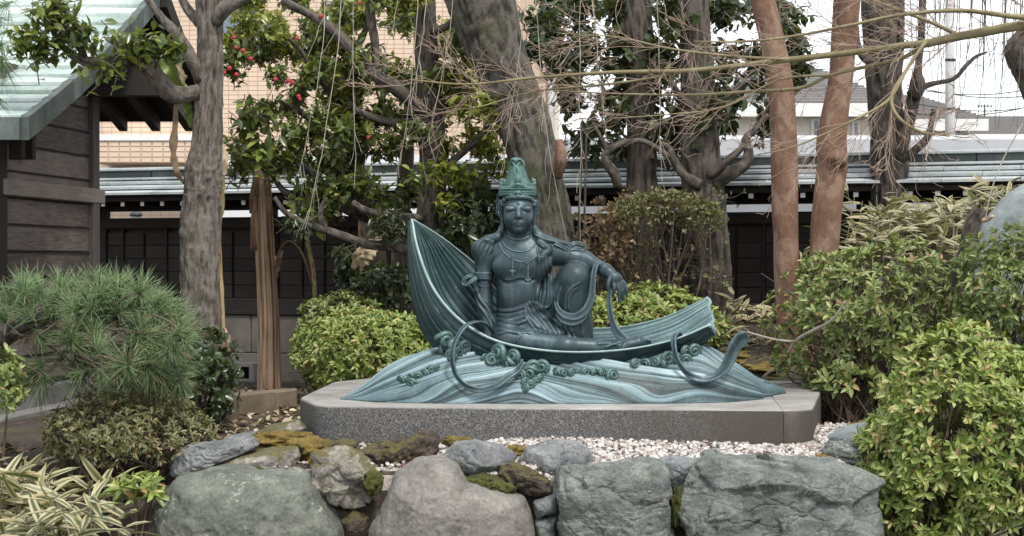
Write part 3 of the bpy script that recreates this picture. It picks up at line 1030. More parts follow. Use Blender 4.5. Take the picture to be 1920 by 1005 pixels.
# foam curls: little volutes
def curl_mesh():
    a = Acc()
    th = np.linspace(0, 2 * np.pi * 1.65, 34)
    r = np.interp(th, [0, th[-1]], [1.0, .18])
    p = np.stack([r * np.cos(th), -.25 * (th / th[-1]) - .1, r * np.sin(th)], 1)
    p = np.vstack([[[.95, .5, -.75]], [[1.06, .15, -.4]], p])
    rad = np.interp(np.linspace(0, 1, len(p)), [0, .1, .6, 1], [.40, .42, .38, .30])
    a.add(*tube(p, rad, 9))
    V, F = ico(2)
    a.add(V * np.array([.82, .55, .82]) + np.array([0, .18, 0]), [F])
    return np.concatenate(a.V), [np.concatenate(f) for f in a.F.values()]
_cV, _cF = curl_mesh()
curl_me = raw_mesh('foam_curl', _cV, _cF)
curl_me.materials.append(M_FOAM)
CURLS = [(836, 638, 17, -.42), (851, 650, 15, -.46), (832, 658, 15, -.45), (848, 668, 14, -.47), (862, 660, 11, -.46), (870, 650, 13, -.40), (840, 648, 12, -.40),
         (935, 661, 17, -.47), (922, 676, 15, -.46), (940, 678, 14, -.49), (950, 682, 14, -.51), (962, 668, 14, -.47), (967, 678, 12, -.48), (909, 672, 9, -.43), (976, 690, 10, -.50),
         (1000, 690, 17, -.47), (1016, 688, 15, -.46), (992, 700, 14, -.49), (985, 716, 9, -.50), (994, 722, 10, -.53), (1004, 716, 9, -.51), (986, 728, 9, -.54), (1012, 710, 9, -.49), (976, 704, 11, -.49),
         (752, 711, 8, -.46), (760, 713, 9, -.48), (771, 719, 10, -.51), (772, 707, 8, -.44), (783, 706, 10, -.45), (796, 700, 9, -.43), (809, 693, 9, -.41), (818, 690, 7, -.40),
         (1043, 698, 9, -.45), (1057, 699, 9, -.45), (1071, 699, 9, -.46), (1085, 698, 8, -.45), (1098, 698, 9, -.46), (1113, 699, 9, -.46), (1128, 699, 10, -.46), (1148, 703, 13, -.48),
         (1190, 683, 11, -.42), (1210, 682, 11, -.42), (1230, 680, 12, -.42), (1252, 673, 16, -.43), (1270, 676, 12, -.45), (1287, 676, 12, -.42), (1300, 658, 15, -.30), (1284, 660, 13, -.34), (1242, 684, 9, -.44)]
_hull = np.concatenate([A_.reshape(-1, 3)[::5], B_.reshape(-1, 3)[::5]])
def curl_spot(px, py, r):
    for D in np.arange(9.12, 10.0, .012):
        p = P(px, py, D)
        if -1.02 < p[0] < 1.68 and p[2] < wave_z(p[0], D) + r * .45:
            return p
        if np.min(np.sum((_hull - p) ** 2, 1)) < (r * .9) ** 2:
            return p
    return P(px, py, 9.45)
for k, (px, py, r, y) in enumerate(CURLS):
    o = bpy.data.objects.new('foam_curl', curl_me)
    scene.collection.objects.link(o)
    o.parent = statue_root
    sc_ = r / 310 * .80
    p = curl_spot(px, py, sc_)
    flip = -1 if (k * 7) % 3 == 0 else 1
    o.location = tuple(p - org(statue_root))
    o.rotation_euler = (rng.uniform(-.3, .3), rng.uniform(-1.0, 1.0), rng.uniform(-.9, .9))
    o.scale = (sc_ * flip, sc_ * 1.2, sc_)

# scarf ribbons round the boat
def ribbon(pts, w, nrm, th=.008):
    p = cr(np.array([S(*q) for q in pts]), 70)
    ww = np.interp(np.linspace(0, 1, 70), np.linspace(0, 1, len(w)), w)
    nn_ = cr(np.array(nrm, float), 70)
    V, F = strip(p, nn_, ww, th)
    return mk('scarf_ribbon', V, F, M_BRONZE, statue_root)
ribbon([(924, 624, -.18), (915, 611, -.28), (897, 603, -.38), (873, 611, -.46), (856, 635, -.50), (848, 665, -.52), (854, 700, -.53), (875, 724, -.55), (902, 731, -.57), (930, 723, -.57), (952, 706, -.55), (968, 696, -.53), (977, 684, -.52), (979, 674, -.51)],
       [.030, .036, .040, .036, .034, .034, .04, .03, .012], [(.3, -.5, 1), (-.6, -.8, .6), (-1, -.7, 0), (-.5, -.8, -.4), (0, -.7, .7), (.2, -.8, .7), (.4, -1, .2)])
ribbon([(1276, 640, -.22), (1272, 625, -.30), (1264, 632, -.40), (1264, 652, -.46), (1272, 678, -.48), (1290, 701, -.49), (1315, 711, -.49), (1342, 705, -.48), (1360, 689, -.47), (1371, 667, -.46), (1380, 647, -.45), (1393, 634, -.44), (1401, 626, -.44)],
       [.034, .036, .036, .036, .036, .04, .05, .062, .078, .088, .05], [(0, 0, 1), (-.8, -1, .5), (-1, -.6, 0), (-.4, -.8, .5), (.1, -.7, .8), (.7, -1, .3), (.8, -1, .2)])
ribbon([(1143, 546, -.085), (1142, 565, -.09), (1145, 592, -.11), (1153, 616, -.14), (1166, 632, -.17), (1186, 645, -.19)],
       [.028, .03, .036, .046, .05, .03], [(.3, -1, 0), (-.4, -1, 0), (-.4, -1, .2), (-.5, -1, .5), (-.2, -.8, 1)])
# ------------------------------------------------------------------ ground
def gz(x, y):
    x, y = np.asarray(x, float), np.asarray(y, float)
    left = sstep(-1.55, -2.0, x)
    right = sstep(1.72, 2.0, x) * sstep(9.2, 8.6, y)
    front = sstep(8.08, 8.32, y) * (1 - left) + left * sstep(6.6, 9.6, y)
    front = front * (1 - right) + right * sstep(8.1, 9.4, y)
    z = .53 * front + .03 * sstep(8.4, 9.2, y) * (1 - left)
    z = z + sstep(10.4, 12.0, y) * (.40 * sstep(1.1, 1.9, x) + .55 * sstep(2.3, 4.2, x)) + .3 * sstep(2.2, 3.4, x) * sstep(8.6, 10.4, y)
    z = z - .09 * sstep(12.5, 14.5, y) * sstep(1.0, -1.0, x)
    return z

def ground_mat():
    m, nt, b = new_mat('soil')
    v = coords(nt)
    n1 = tex(nt, v, 1.1, 6, .65); n2 = tex(nt, v, 22, 6, .7)
    c = ramp(nt, n2, [(.3, (.018, .014, .010)), (.55, (.050, .037, .026)), (.75, (.13, .10, .07))])
    mo = ramp(nt, n1, [(.5, 0.0), (.6, .8)])
    c = mixc(nt, mo, c, ramp(nt, n2, [(.3, (.03, .035, .01)), (.7, (.10, .095, .03))]))
    nt.links.new(c, b.inputs['Base Color'])
    b.inputs['Roughness'].default_value = .95
    bump(nt, b, n2, .7, .03)
    return m
M_SOIL = ground_mat()
gx, gy = np.meshgrid(np.concatenate([np.linspace(-70, -6, 20)[:-1], np.linspace(-6, 6, 200), np.linspace(6, 70, 20)[1:]]),
                     np.concatenate([np.linspace(-6, 6, 8)[:-1], np.linspace(6, 16, 180), np.linspace(16, 130, 24)[1:]]), indexing='ij')
_z = gz(gx, gy) + .025 * fbm(np.stack([gx * 2.2, gy * 2.2, 0 * gx], -1), 3, 2) * sstep(8.3, 8.6, gy)
tag(mk('ground', np.stack([gx, gy, _z], -1), [grid_faces(gx.shape[0], gx.shape[1], False)[:, ::-1]], M_SOIL), kind='structure')

# ------------------------------------------------------------------ stone plinth
def granite_mat():
    m, nt, b = new_mat('granite')
    v = coords(nt)
    s1 = vor(nt, v, 250, out='Color'); 
    bw = nt.nodes.new('ShaderNodeSeparateColor'); nt.links.new(s1, bw.inputs[0])
    s2 = tex(nt, v, 60, 5, .75)
    f = math_n(nt, 'ADD', math_n(nt, 'MULTIPLY', bw.outputs[0], .55), math_n(nt, 'MULTIPLY', s2, .5))
    c = ramp(nt, f, [(.25, (.012, .012, .013)), (.5, (.055, .055, .056)), (.72, (.13, .128, .125)), (.97, (.38, .37, .355))])
    # weathered crust on the upper faces, damp brown stains towards the right end
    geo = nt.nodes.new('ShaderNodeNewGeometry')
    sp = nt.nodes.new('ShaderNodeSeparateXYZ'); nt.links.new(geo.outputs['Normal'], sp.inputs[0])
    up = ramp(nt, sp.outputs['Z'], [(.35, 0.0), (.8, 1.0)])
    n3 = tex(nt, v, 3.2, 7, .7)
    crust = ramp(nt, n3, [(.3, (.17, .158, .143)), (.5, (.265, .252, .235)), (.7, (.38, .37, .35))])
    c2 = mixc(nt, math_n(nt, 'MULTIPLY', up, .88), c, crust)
    so = nt.nodes.new('ShaderNodeSeparateXYZ'); nt.links.new(v, so.inputs[0])
    st = math_n(nt, 'ADD', math_n(nt, 'MULTIPLY', so.outputs['X'], .62), math_n(nt, 'MULTIPLY', tex(nt, coords(nt, (6, 6, 1.2)), 1.2, 5), 1.1))
    stm = ramp(nt, st, [(.95, 0.0), (1.0, 0.0)])
    stn = nt.nodes.new('ShaderNodeMapRange'); stn.inputs['From Min'].default_value = .50; stn.inputs['From Max'].default_value = 1.12
    stn.inputs['To Max'].default_value = .86
    nt.links.new(st, stn.inputs['Value'])
    side = math_n(nt, 'SUBTRACT', 1.0, up)
    c3 = mixc(nt, math_n(nt, 'MULTIPLY', stn.outputs[0], side), c2, (.055, .045, .036))
    nt.links.new(c3, b.inputs['Base Color'])
    b.inputs['Roughness'].default_value = .75
    bump(nt, b, f, .35, .004)
    return m
M_GRAN = granite_mat()
def round_poly(pts, r, n=5):
    pts = np.array(pts, float); out = []
    for i in range(len(pts)):
        a, p, c = pts[i - 1], pts[i], pts[(i + 1) % len(pts)]
        u, w = a - p, c - p
        lu, lw = np.linalg.norm(u), np.linalg.norm(w)
        rr = min(r, lu * .4, lw * .4)
        s, e = p + u / lu * rr, p + w / lw * rr
        for t in np.linspace(0, 1, n):
            out.append((1 - t) ** 2 * s + 2 * t * (1 - t) * p + t * t * e)
    return np.array(out)
def prism(poly, z0, z1, bev, seam=None):
    n = len(poly)
    c = poly.mean(0)
    if seam is not None:
        a_, b_ = np.array(seam, float)
        t_ = (b_ - a_) / np.linalg.norm(b_ - a_)
        dd_ = np.abs((poly - a_) @ np.array([-t_[1], t_[0]]))
        bev = np.where(dd_ < .012, .0015, bev)
    bz = np.broadcast_to(bev, (n,))
    def ins(d):
        a, bq = np.roll(poly, 1, 0), np.roll(poly, -1, 0)
        t = bq - a; t /= np.linalg.norm(t, axis=1, keepdims=True)
        nr = np.stack([-t[:, 1], t[:, 0]], 1)
        if np.sum(nr * (c - poly)) < 0: nr = -nr
        return poly + nr * np.broadcast_to(d, (n,))[:, None]
    rings = [np.c_[poly, np.full(n, z0)], np.c_[poly, z1 - bz], np.c_[ins(bev * .3), z1 - bz * .35], np.c_[ins(bev), np.full(n, z1)]]
    V = np.concatenate(rings + [np.array([[c[0], c[1], z1]])])
    F = grid_faces(4, n, True)
    area = np.sum(poly[:, 0] * np.roll(poly[:, 1], -1) - poly[:, 1] * np.roll(poly[:, 0], -1))
    k = np.arange(n)
    T = np.stack([3 * n + k, 3 * n + (k + 1) % n, np.full(n, 4 * n)], 1)
    if area < 0:
        F, T = F[:, ::-1], T[:, ::-1]
    return V, [F, T]
plinth = thing('stone_plinth', 'low grey granite plinth with cut corners carrying the bronze statue', 'plinth', (.3, 9.8, .5))
_seam = ((1.486, 8.751), (1.702, 11.02))
_rp = round_poly([(-1.287, 9.65), (-1.11, 9.11), (1.484, 8.75), (1.70, 11.02), (-.93, 11.35), (-1.22, 10.9)], .10)
_d = np.linalg.norm(_rp[:, None] - np.array([(1.484, 8.75), (1.70, 11.02)])[None], axis=2).min(1)
_rp = np.vstack([_rp[_d > .16], [(1.484, 8.75), (1.70, 11.02)]])
_c = _rp.mean(0)
_rp = _rp[np.argsort(np.arctan2(_rp[:, 1] - _c[1], _rp[:, 0] - _c[0]))]
mk('slab', *prism(_rp, .42, .78, .018, _seam), M_GRAN, plinth)
mk('corner_block', *prism(np.array([(1.488, 8.752), (1.63, 8.88), (1.68, 8.935), (1.705, 9.03), (2.045, 10.5), (2.06, 10.6), (2.055, 10.7), (1.985, 10.98), (1.95, 11.0), (1.704, 11.02)]), .42, .779, .018, _seam), M_GRAN, plinth)

# ------------------------------------------------------------------ rocks
def rock_mat(name, dark, mid, light, lichen=None, lich_amt=.5, moss=0.0, scale=6.0, bump_s=.8, crack=0.0, stretch=(1, 1, 1)):
    m, nt, b = new_mat(name)
    v = coords(nt, stretch)
    n1 = tex(nt, v, scale, 8, .68, .3); n2 = tex(nt, v, scale * 9, 7, .7)
    f = math_n(nt, 'ADD', math_n(nt, 'ADD', math_n(nt, 'MULTIPLY', n1, .56), math_n(nt, 'MULTIPLY', n2, .30)),
                math_n(nt, 'MULTIPLY', tex(nt, coords(nt), 120, 3, .7), .26))
    c = ramp(nt, f, [(.42, dark), (.56, mid), (.70, light)])
    if lichen:
        v0 = coords(nt)
        l1 = tex(nt, v0, 7.0, 4, .6); l2 = tex(nt, v0, 46, 4, .65)
        lm = ramp(nt, math_n(nt, 'ADD', math_n(nt, 'MULTIPLY', l1, .55), math_n(nt, 'MULTIPLY', l2, .5)), [(.61, 0.0), (.635, lich_amt)])
        c = mixc(nt, lm, c, lichen)
    if moss:
        geo = nt.nodes.new('ShaderNodeNewGeometry')
        sp = nt.nodes.new('ShaderNodeSeparateXYZ'); nt.links.new(geo.outputs['Normal'], sp.inputs[0])
        mm = math_n(nt, 'ADD', math_n(nt, 'MULTIPLY', sp.outputs['Z'], .25), tex(nt, coords(nt), 5.0, 6, .65))
        c = mixc(nt, ramp(nt, mm, [(.62 - moss * .2, 0.0), (.72 - moss * .2, .9)]), c, ramp(nt, n2, [(.3, (.03, .035, .008)), (.7, (.13, .105, .025))]))
    h = math_n(nt, 'ADD', math_n(nt, 'MULTIPLY', n1, .6), math_n(nt, 'MULTIPLY', n2, .4))
    if crack:
        dv = nt.nodes.new('ShaderNodeVectorMath'); dv.operation = 'ADD'
        nz = nt.nodes.new('ShaderNodeTexNoise'); nz.inputs['Scale'].default_value = 5; nz.inputs['Detail'].default_value = 6
        nt.links.new(v, nz.inputs['Vector']); nt.links.new(v, dv.inputs[0]); 
        sc2 = nt.nodes.new('ShaderNodeVectorMath'); sc2.operation = 'SCALE'; sc2.inputs['Scale'].default_value = .35
        nt.links.new(nz.outputs['Color'], sc2.inputs[0]); nt.links.new(sc2.outputs[0], dv.inputs[1])
        e = vor(nt, dv.outputs[0], 4.2, 'DISTANCE_TO_EDGE')
        cr_ = ramp(nt, e, [(0, 0.0), (.03, 1.0)])
        c = mixc(nt, math_n(nt, 'MULTIPLY', math_n(nt, 'SUBTRACT', 1.0, cr_), crack), c, dark)
        h = math_n(nt, 'ADD', h, math_n(nt, 'MULTIPLY', ramp(nt, e, [(0, 0.0), (.09, 1.0)]), .8 * crack))
    nt.links.new(c, b.inputs['Base Color'])
    b.inputs['Roughness'].default_value = .82
    bump(nt, b, h, bump_s, .02)
    return m
M_R_GREEN = rock_mat('greenish_boulder', (.045, .050, .040), (.105, .113, .093), (.20, .205, .175), (.34, .35, .29), .55)
M_R_GREY = rock_mat('purplish_boulder', (.070, .065, .058), (.155, .146, .130), (.26, .245, .22), (.36, .34, .29), .35, scale=4)
M_R_BLUE = rock_mat('bluish_rock', (.055, .06, .062), (.15, .158, .158), (.29, .30, .295), (.34, .33, .28), .25, scale=6, bump_s=.8, crack=.45)
M_R_CHLOR = rock_mat('green_schist', (.045, .052, .047), (.125, .138, .127), (.25, .265, .243), (.33, .31, .24), .3, scale=6, bump_s=.9, stretch=(1, 1, 1.6), crack=.4)
M_R_LIGHT = rock_mat('pale_mottled_rock', (.085, .08, .065), (.20, .185, .155), (.40, .375, .33), (.42, .40, .36), .5, moss=.25, scale=7, bump_s=.8)
M_R_LAVA = rock_mat('lava_rock', (.014, .011, .008), (.055, .040, .029), (.12, .092, .066), moss=.12, scale=12, bump_s=1.0)
M_R_SLATE = rock_mat('slanted_bluestone', (.12, .14, .145), (.19, .215, .22), (.27, .29, .29), (.33, .34, .32), .3, scale=3, bump_s=.4)

def rock(label, poly, D, depth, mat, seed, group=None, pw=2.6, rough=.03, facet=.06, sub=5, porous=0.0, strata=0.0, chip=0.0, cat='boulder', name='boulder'):
    pl = np.array([P(a, b, D)[[0, 2]] for a, b in poly])
    c = .5 * (pl.min(0) + pl.max(0))
    V, F = ico(sub)
    q = pl - c
    # dense outline -> radius by angle
    q = np.concatenate([q, q[:1]])
    dn = np.concatenate([q[i] + (q[i + 1] - q[i]) * np.linspace(0, 1, 24, endpoint=False)[:, None] for i in range(len(q) - 1)])
    an = np.arctan2(dn[:, 1], dn[:, 0]); rr = np.linalg.norm(dn, axis=1)
    bins = np.linspace(-np.pi, np.pi, 181)
    ri = np.zeros(180)
    for k in range(180):
        mk_ = np.abs((an - (bins[k] + np.pi / 180) + np.pi) % (2 * np.pi) - np.pi) < .045
        ri[k] = rr[mk_].max() if mk_.any() else np.nan
    bc = bins[:-1] + np.pi / 180
    ok = ~np.isnan(ri)
    ri = np.interp(bc, bc[ok], ri[ok], period=2 * np.pi)
    ri = (np.roll(ri, 1) + 2 * ri + np.roll(ri, -1)) / 4
    th = np.arctan2(V[:, 2], V[:, 0])
    R = np.interp(th, bc, ri, period=2 * np.pi)
    rho = np.hypot(V[:, 0], V[:, 2])
    s = (rho ** pw + np.abs(V[:, 1]) ** pw) ** (-1 / pw)
    pos = np.stack([V[:, 0] * s * R, V[:, 1] * s * depth, V[:, 2] * s * R], 1)
    size = float(np.mean(ri))
    # facets: cut by random planes
    r2 = np.random.default_rng(seed)
    for _ in range(14):
        n = r2.normal(size=3) * np.array([1, 1.6, 1]); n /= np.linalg.norm(n)
        d = pos @ n
        lim = d.max() * (1 - facet * r2.uniform(.3, 1.6))
        over = np.maximum(d - lim, 0)
        pos -= n[None] * (over * .85)[:, None]
    nrm = V / np.linalg.norm(V, axis=1, keepdims=True)
    o = np.array([seed * 3.1, seed * 1.7, seed * .9])
    f1 = fbm(pos * 3.2 / max(size, .12) * .5 + o, 4, seed)
    f2 = fbm(pos * 22 + o, 3, seed + 5)
    dsp = rough * size * f1 * 1.6 + .007 * f2 + (.0035 * fbm(pos * 62 + o, 2, seed + 6) if sub > 4 else 0)
    pit = fbm(pos * 14 + o, 2, seed + 8)
    dsp = dsp - .012 * np.clip((pit - .42) / .2, 0, 1)
    if strata:
        ph = pos[:, 2] * 24 + pos[:, 0] * 9 + 2.5 * f1
        dsp = dsp + strata * (np.abs((ph % 1) - .5) - .25) + strata * .7 * np.sign(fbm(pos * 7 + o, 2, seed + 9)) * .5
    if chip:
        ext = pos.max(0) - pos.min(0)
        for n_, am in ((22, 1.0), (80, .45)):
            sd = pos[r2.integers(0, len(pos), n_)] * r2.uniform(.8, 1.0, (n_, 1))
            wp = pos + .05 * np.stack([fbm(pos * 6 + o + 9 * q, 3, seed + q) for q in range(3)], 1)
            dq = np.linalg.norm((wp[:, None] - sd[None]) * np.array([1, 1, 1.5]), axis=2)
            i1 = np.argmin(dq, 1)
            d1 = dq[np.arange(len(pos)), i1]
            dq[np.arange(len(pos)), i1] = 9
            d2 = dq.min(1)
            tl = r2.normal(size=(n_, 3)) * .28
            dsp = dsp + am * chip * r2.uniform(-.5, .5, n_)[i1] + am * np.clip(np.sum(tl[i1] * (pos - sd[i1]), 1), -1.5 * chip, 1.5 * chip) * .8
            dsp = dsp - am * chip * .4 * np.clip(1 - (d2 - d1) / .009, 0, 1)
    if porous:
        dsp = dsp + porous * (fbm(pos * 30 + o, 3, seed + 3) - .6 * np.abs(fbm(pos * 60 + o, 2, seed + 4))) * 1.5
    pos = pos + nrm * dsp[:, None]
    pos = pos + np.array([c[0], D + depth * .55, c[1]])
    ob = mk(name, pos, [F], mat)
    tag(ob, label, cat, group)
    return ob
GR = 'rocks edging the raised garden bed'
rock('large smooth greenish dome boulder at bottom left of the rock edging', [(268, 1005), (276, 955), (318, 908), (400, 888), (470, 884), (530, 888), (578, 906), (608, 950), (640, 1005), (640, 1110), (262, 1110)], 8.0, .40, M_R_GREEN, 3, GR, sub=6, rough=.035)
rock('large brownish grey boulder with a peaked top, below the blue-grey rock', [(690, 1005), (712, 950), (735, 897), (770, 872), (815, 864), (850, 876), (874, 912), (930, 924), (985, 945), (1003, 1005), (1003, 1110), (660, 1110)], 8.0, .38, M_R_GREY, 8, GR, sub=6, rough=.04)
rock('square block of grey-green rough stone in the rock edging', [(1040, 1005), (1046, 930), (1052, 884), (1078, 880), (1225, 876), (1250, 884), (1260, 930), (1262, 1005), (1262, 1110), (1032, 1110)], 8.02, .30, M_R_CHLOR, 12, GR, pw=4.5, sub=6, rough=.03, facet=.03, strata=.002, chip=.012)
rock('very wide cracked grey-green stone at bottom right of the rock edging', [(1277, 1005), (1272, 945), (1298, 886), (1340, 866), (1450, 868), (1560, 872), (1612, 888), (1660, 915), (1668, 1005), (1660, 1110), (1280, 1110)], 8.05, .36, M_R_CHLOR, 21, GR, pw=3.4, sub=6, rough=.016, facet=.14, strata=.002, chip=.019)
rock('long flat pale grey rock lying above the dome boulder', [(312, 892), (318, 862), (345, 840), (400, 832), (468, 826), (478, 838), (440, 860), (400, 880), (360, 900), (322, 902)], 8.42, .16, M_R_BLUE, 5, GR, strata=.014)
rock('thin tilted grey slab rock with moss along its lower edge', [(402, 880), (440, 860), (500, 845), (552, 842), (558, 862), (550, 880), (480, 888), (410, 890)], 8.38, .15, M_R_LIGHT, 6, GR, strata=.010)
rock('angular pale mottled rock wedged between the two largest boulders', [(575, 890), (590, 865), (640, 850), (665, 855), (700, 885), (712, 920), (700, 950), (660, 960), (610, 945), (580, 915)], 8.14, .20, M_R_LIGHT, 17, GR, facet=.14, rough=.06, chip=.018)
rock('dark brown porous lava rock with moss in front of the plinth', [(662, 856), (690, 838), (740, 826), (768, 822), (790, 808), (815, 812), (826, 835), (820, 858), (790, 872), (740, 887), (700, 885), (675, 874)], 8.40, .13, M_R_LAVA, 9, GR, porous=.016, rough=.12, pw=2.0)
rock('low crusty brown rock overgrown with ochre moss', [(560, 866), (590, 838), (640, 828), (668, 832), (660, 850), (620, 862), (585, 880)], 8.50, .11, M_R_LAVA, 10, GR, porous=.012, rough=.1, pw=2.0)
rock('rounded blue-grey rock left of the mossy lava lump', [(825, 864), (850, 834), (890, 828), (940, 838), (970, 856), (965, 880), (930, 897), (880, 900), (846, 890)], 8.30, .15, M_R_BLUE, 14, GR, facet=.12)
rock('smooth grey oval rock half sunk in the white gravel', [(972, 870), (985, 846), (1030, 828), (1080, 830), (1110, 850), (1118, 872), (1090, 892), (1045, 907), (1000, 897)], 8.34, .16, M_R_BLUE, 15, GR, facet=.06)
rock('small dark lava lump covered with green moss between grey rocks', [(935, 882), (960, 866), (985, 878), (1030, 905), (1042, 930), (1000, 938), (950, 918)], 8.18, .12, M_R_LAVA, 19, GR, porous=.014, rough=.1, pw=2.0)
rock('small grey filler stone above another beside the square block', [(1000, 945), (1046, 928), (1047, 964), (1006, 976)], 8.10, .12, M_R_BLUE, 23, GR, sub=4)
rock('small dark filler stone at the bottom edge beside the square block', [(1003, 977), (1045, 968), (1042, 1020), (1008, 1030)], 8.08, .12, M_R_CHLOR, 24, GR, sub=4)
rock('wedge shaped grey stone tucked between the square block and the wide stone', [(1226, 872), (1262, 858), (1310, 864), (1322, 880), (1290, 912), (1270, 928), (1250, 906)], 8.22, .16, M_R_BLUE, 26, GR, facet=.15)
rock('dark layered rock at the right end of the gravel', [(1546, 852), (1560, 832), (1610, 830), (1658, 838), (1660, 868), (1600, 877), (1560, 872)], 8.50, .15, M_R_CHLOR, 28, GR, strata=.018, sub=5)
rock('flat smooth grey slab on top of the dark layered rock', [(1556, 830), (1590, 806), (1640, 796), (1690, 800), (1680, 828), (1600, 838)], 8.80, .18, M_R_SLATE, 29, GR, facet=.1)
rock('little dark stone in the gap between the dome boulder and the peaked boulder', [(636, 975), (662, 958), (692, 972), (690, 1010), (640, 1012)], 8.14, .10, M_R_LAVA, 35, GR, sub=4, porous=.01)
rock('small mossy dark stone under the angular pale mottled rock', [(608, 946), (640, 952), (668, 962), (650, 985), (618, 975)], 8.20, .10, M_R_LAVA, 36, GR, sub=4, porous=.012)
rock('pale flat stone lying at the left foot of the plinth', [(470, 818), (500, 800), (556, 790), (570, 806), (520, 824)], 9.15, .14, M_R_LIGHT, 31, GR, sub=4)
rock('small flat grey stone behind the long pale rock', [(398, 838), (425, 820), (470, 812), (484, 826), (440, 842)], 8.85, .13, M_R_BLUE, 32, GR, sub=4)
rock('reddish small stone low beside the wide cracked stone', [(1625, 890), (1650, 880), (1680, 884), (1690, 915), (1650, 915)], 8.35, .10, M_R_LIGHT, 34, GR, sub=4)
rock('tall slanted blue-grey standing stone at the right edge behind shrubs', [(1780, 700), (1790, 560), (1812, 486), (1850, 420), (1900, 365), (1950, 335), (2060, 330), (2110, 700)], 10.7, .22, M_R_SLATE, 41, None, pw=3.2, facet=.08, rough=.03, cat='standing stone', name='standing_stone')

# ------------------------------------------------------------------ white gravel, moss, leaf litter
def scatter_mesh(name, pts, rad, mat, seed, sub=0, flat=.65):
    r2 = np.random.default_rng(seed)
    V0, F0 = ico(sub)
    n = len(pts)
    m = len(V0)
    sc_ = rad[:, None] * np.stack([r2.uniform(.7, 1.3, n), r2.uniform(.7, 1.3, n), r2.uniform(.6, 1.0, n) * flat / .65], 1)
    jit = 1 + r2.uniform(-.25, .25, (n, m, 1))
    A = r2.uniform(0, 2 * np.pi, n)
    W = V0[None] * jit * sc_[:, None]
    T = r2.uniform(-.6, .6, n)
    x, z = W[..., 0] * np.cos(T)[:, None] - W[..., 2] * np.sin(T)[:, None], W[..., 0] * np.sin(T)[:, None] + W[..., 2] * np.cos(T)[:, None]
    x, y = x * np.cos(A)[:, None] - W[..., 1] * np.sin(A)[:, None], x * np.sin(A)[:, None] + W[..., 1] * np.cos(A)[:, None]
    V = np.stack([x, y, z], -1) + pts[:, None]
    F = F0[None] + (np.arange(n) * m)[:, None, None]
    return mk(name, V.reshape(-1, 3), [F.reshape(-1, 3)], mat, None, False)
def pebble_mat():
    m, nt, b = new_mat('white_pebbles')
    g = nt.nodes.new('ShaderNodeNewGeometry')
    c = ramp(nt, g.outputs['Random Per Island'], [(0, (.03, .028, .03)), (.07, (.10, .085, .08)), (.13, (.22, .15, .12)), (.26, (.30, .255, .23)), (.5, (.41, .38, .355)), (.8, (.52, .50, .48)), (1, (.60, .59, .57))])
    n2 = tex(nt, coords(nt), 55, 4)
    c = mixc(nt, ramp(nt, n2, [(.45, 0.0), (.75, .5)]), c, (.33, .27, .22))
    nt.links.new(c, b.inputs['Base Color'])
    b.inputs['Roughness'].default_value = .6
    return m
M_PEB = pebble_mat()
gp = np.c_[rng.uniform(-1.25, 2.15, 23000), rng.uniform(8.22, 9.6, 23000)]
dens = sstep(-1.1, .4, gp[:, 0]) * .92 + .08
dens *= 1 - .8 * sstep(1.75, 2.1, gp[:, 0]) * sstep(9.0, 8.6, gp[:, 1])
front_y = 9.11 + (gp[:, 0] + 1.11) * (8.75 - 9.11) / 2.6
keep = (rng.random(len(gp)) < dens * .75) & ((gp[:, 1] < front_y + .01) | (gp[:, 0] > 1.70)) & (gp[:, 1] > 8.26 + .1 * noise3(np.c_[gp * 3, 0 * gp[:, 0]], 4))
gp = gp[keep]
rad = rng.uniform(.009, .017, len(gp))
bank = .05 * sstep(8.35, 8.9, gp[:, 1]) * sstep(-.6, .3, gp[:, 0])
gp3 = np.c_[gp, gz(gp[:, 0], gp[:, 1]) + .004 + bank + rng.uniform(-.004, .012, len(gp))]
tag(scatter_mesh('gravel', gp3, rad, M_PEB, 5), 'white and pinkish pebbles spread before the plinth', 'gravel', kind='stuff')
# bed under the pebbles
bx, by = np.meshgrid(np.linspace(-1.25, 2.2, 120), np.linspace(8.25, 9.7, 50), indexing='ij')
M_BED = simple_mat('gravel_bed', (.14, .12, .10), (.45, .42, .38), 45, .9, .6)
bz = gz(bx, by) + .05 * sstep(8.35, 8.9, by) * sstep(-.6, .3, bx) - .003 + .03 * (sstep(-1.25, -1.0, bx) - 1)
tag(mk('gravel_bed', np.stack([bx, by, bz], -1), [grid_faces(120, 50, False)[:, ::-1]], M_BED), kind='structure')

def moss_mat(name, a, b_):
    m, nt, b = new_mat(name)
    v = coords(nt)
    n = tex(nt, v, 60, 6, .75); n1 = tex(nt, v, 9, 4)
    nt.links.new(ramp(nt, math_n(nt, 'ADD', math_n(nt, 'MULTIPLY', n, .6), math_n(nt, 'MULTIPLY', n1, .4)), [(.35, a), (.62, b_)]), b.inputs['Base Color'])
    b.inputs['Roughness'].default_value = 1.0
    bump(nt, b, n, 1.0, .02)
    return m
M_MOSS_O = moss_mat('ochre_moss', (.055, .045, .010), (.27, .185, .04))
M_MOSS_G = moss_mat('green_moss', (.018, .026, .006), (.10, .11, .02))
def moss(px, py, D, rx, ry, h, mat, seed):
    c = P(px, py, D)
    V, F = ico(4)
    p = V * np.array([rx, ry, h])
    d = fbm(p * 16 + seed, 4, seed)
    p = p * (1 + .45 * fbm(V * 2.5 + seed, 3, seed + 2))[:, None] + V * (.018 * d)[:, None]
    tag(mk('moss', p + c, [F], mat), kind='stuff')
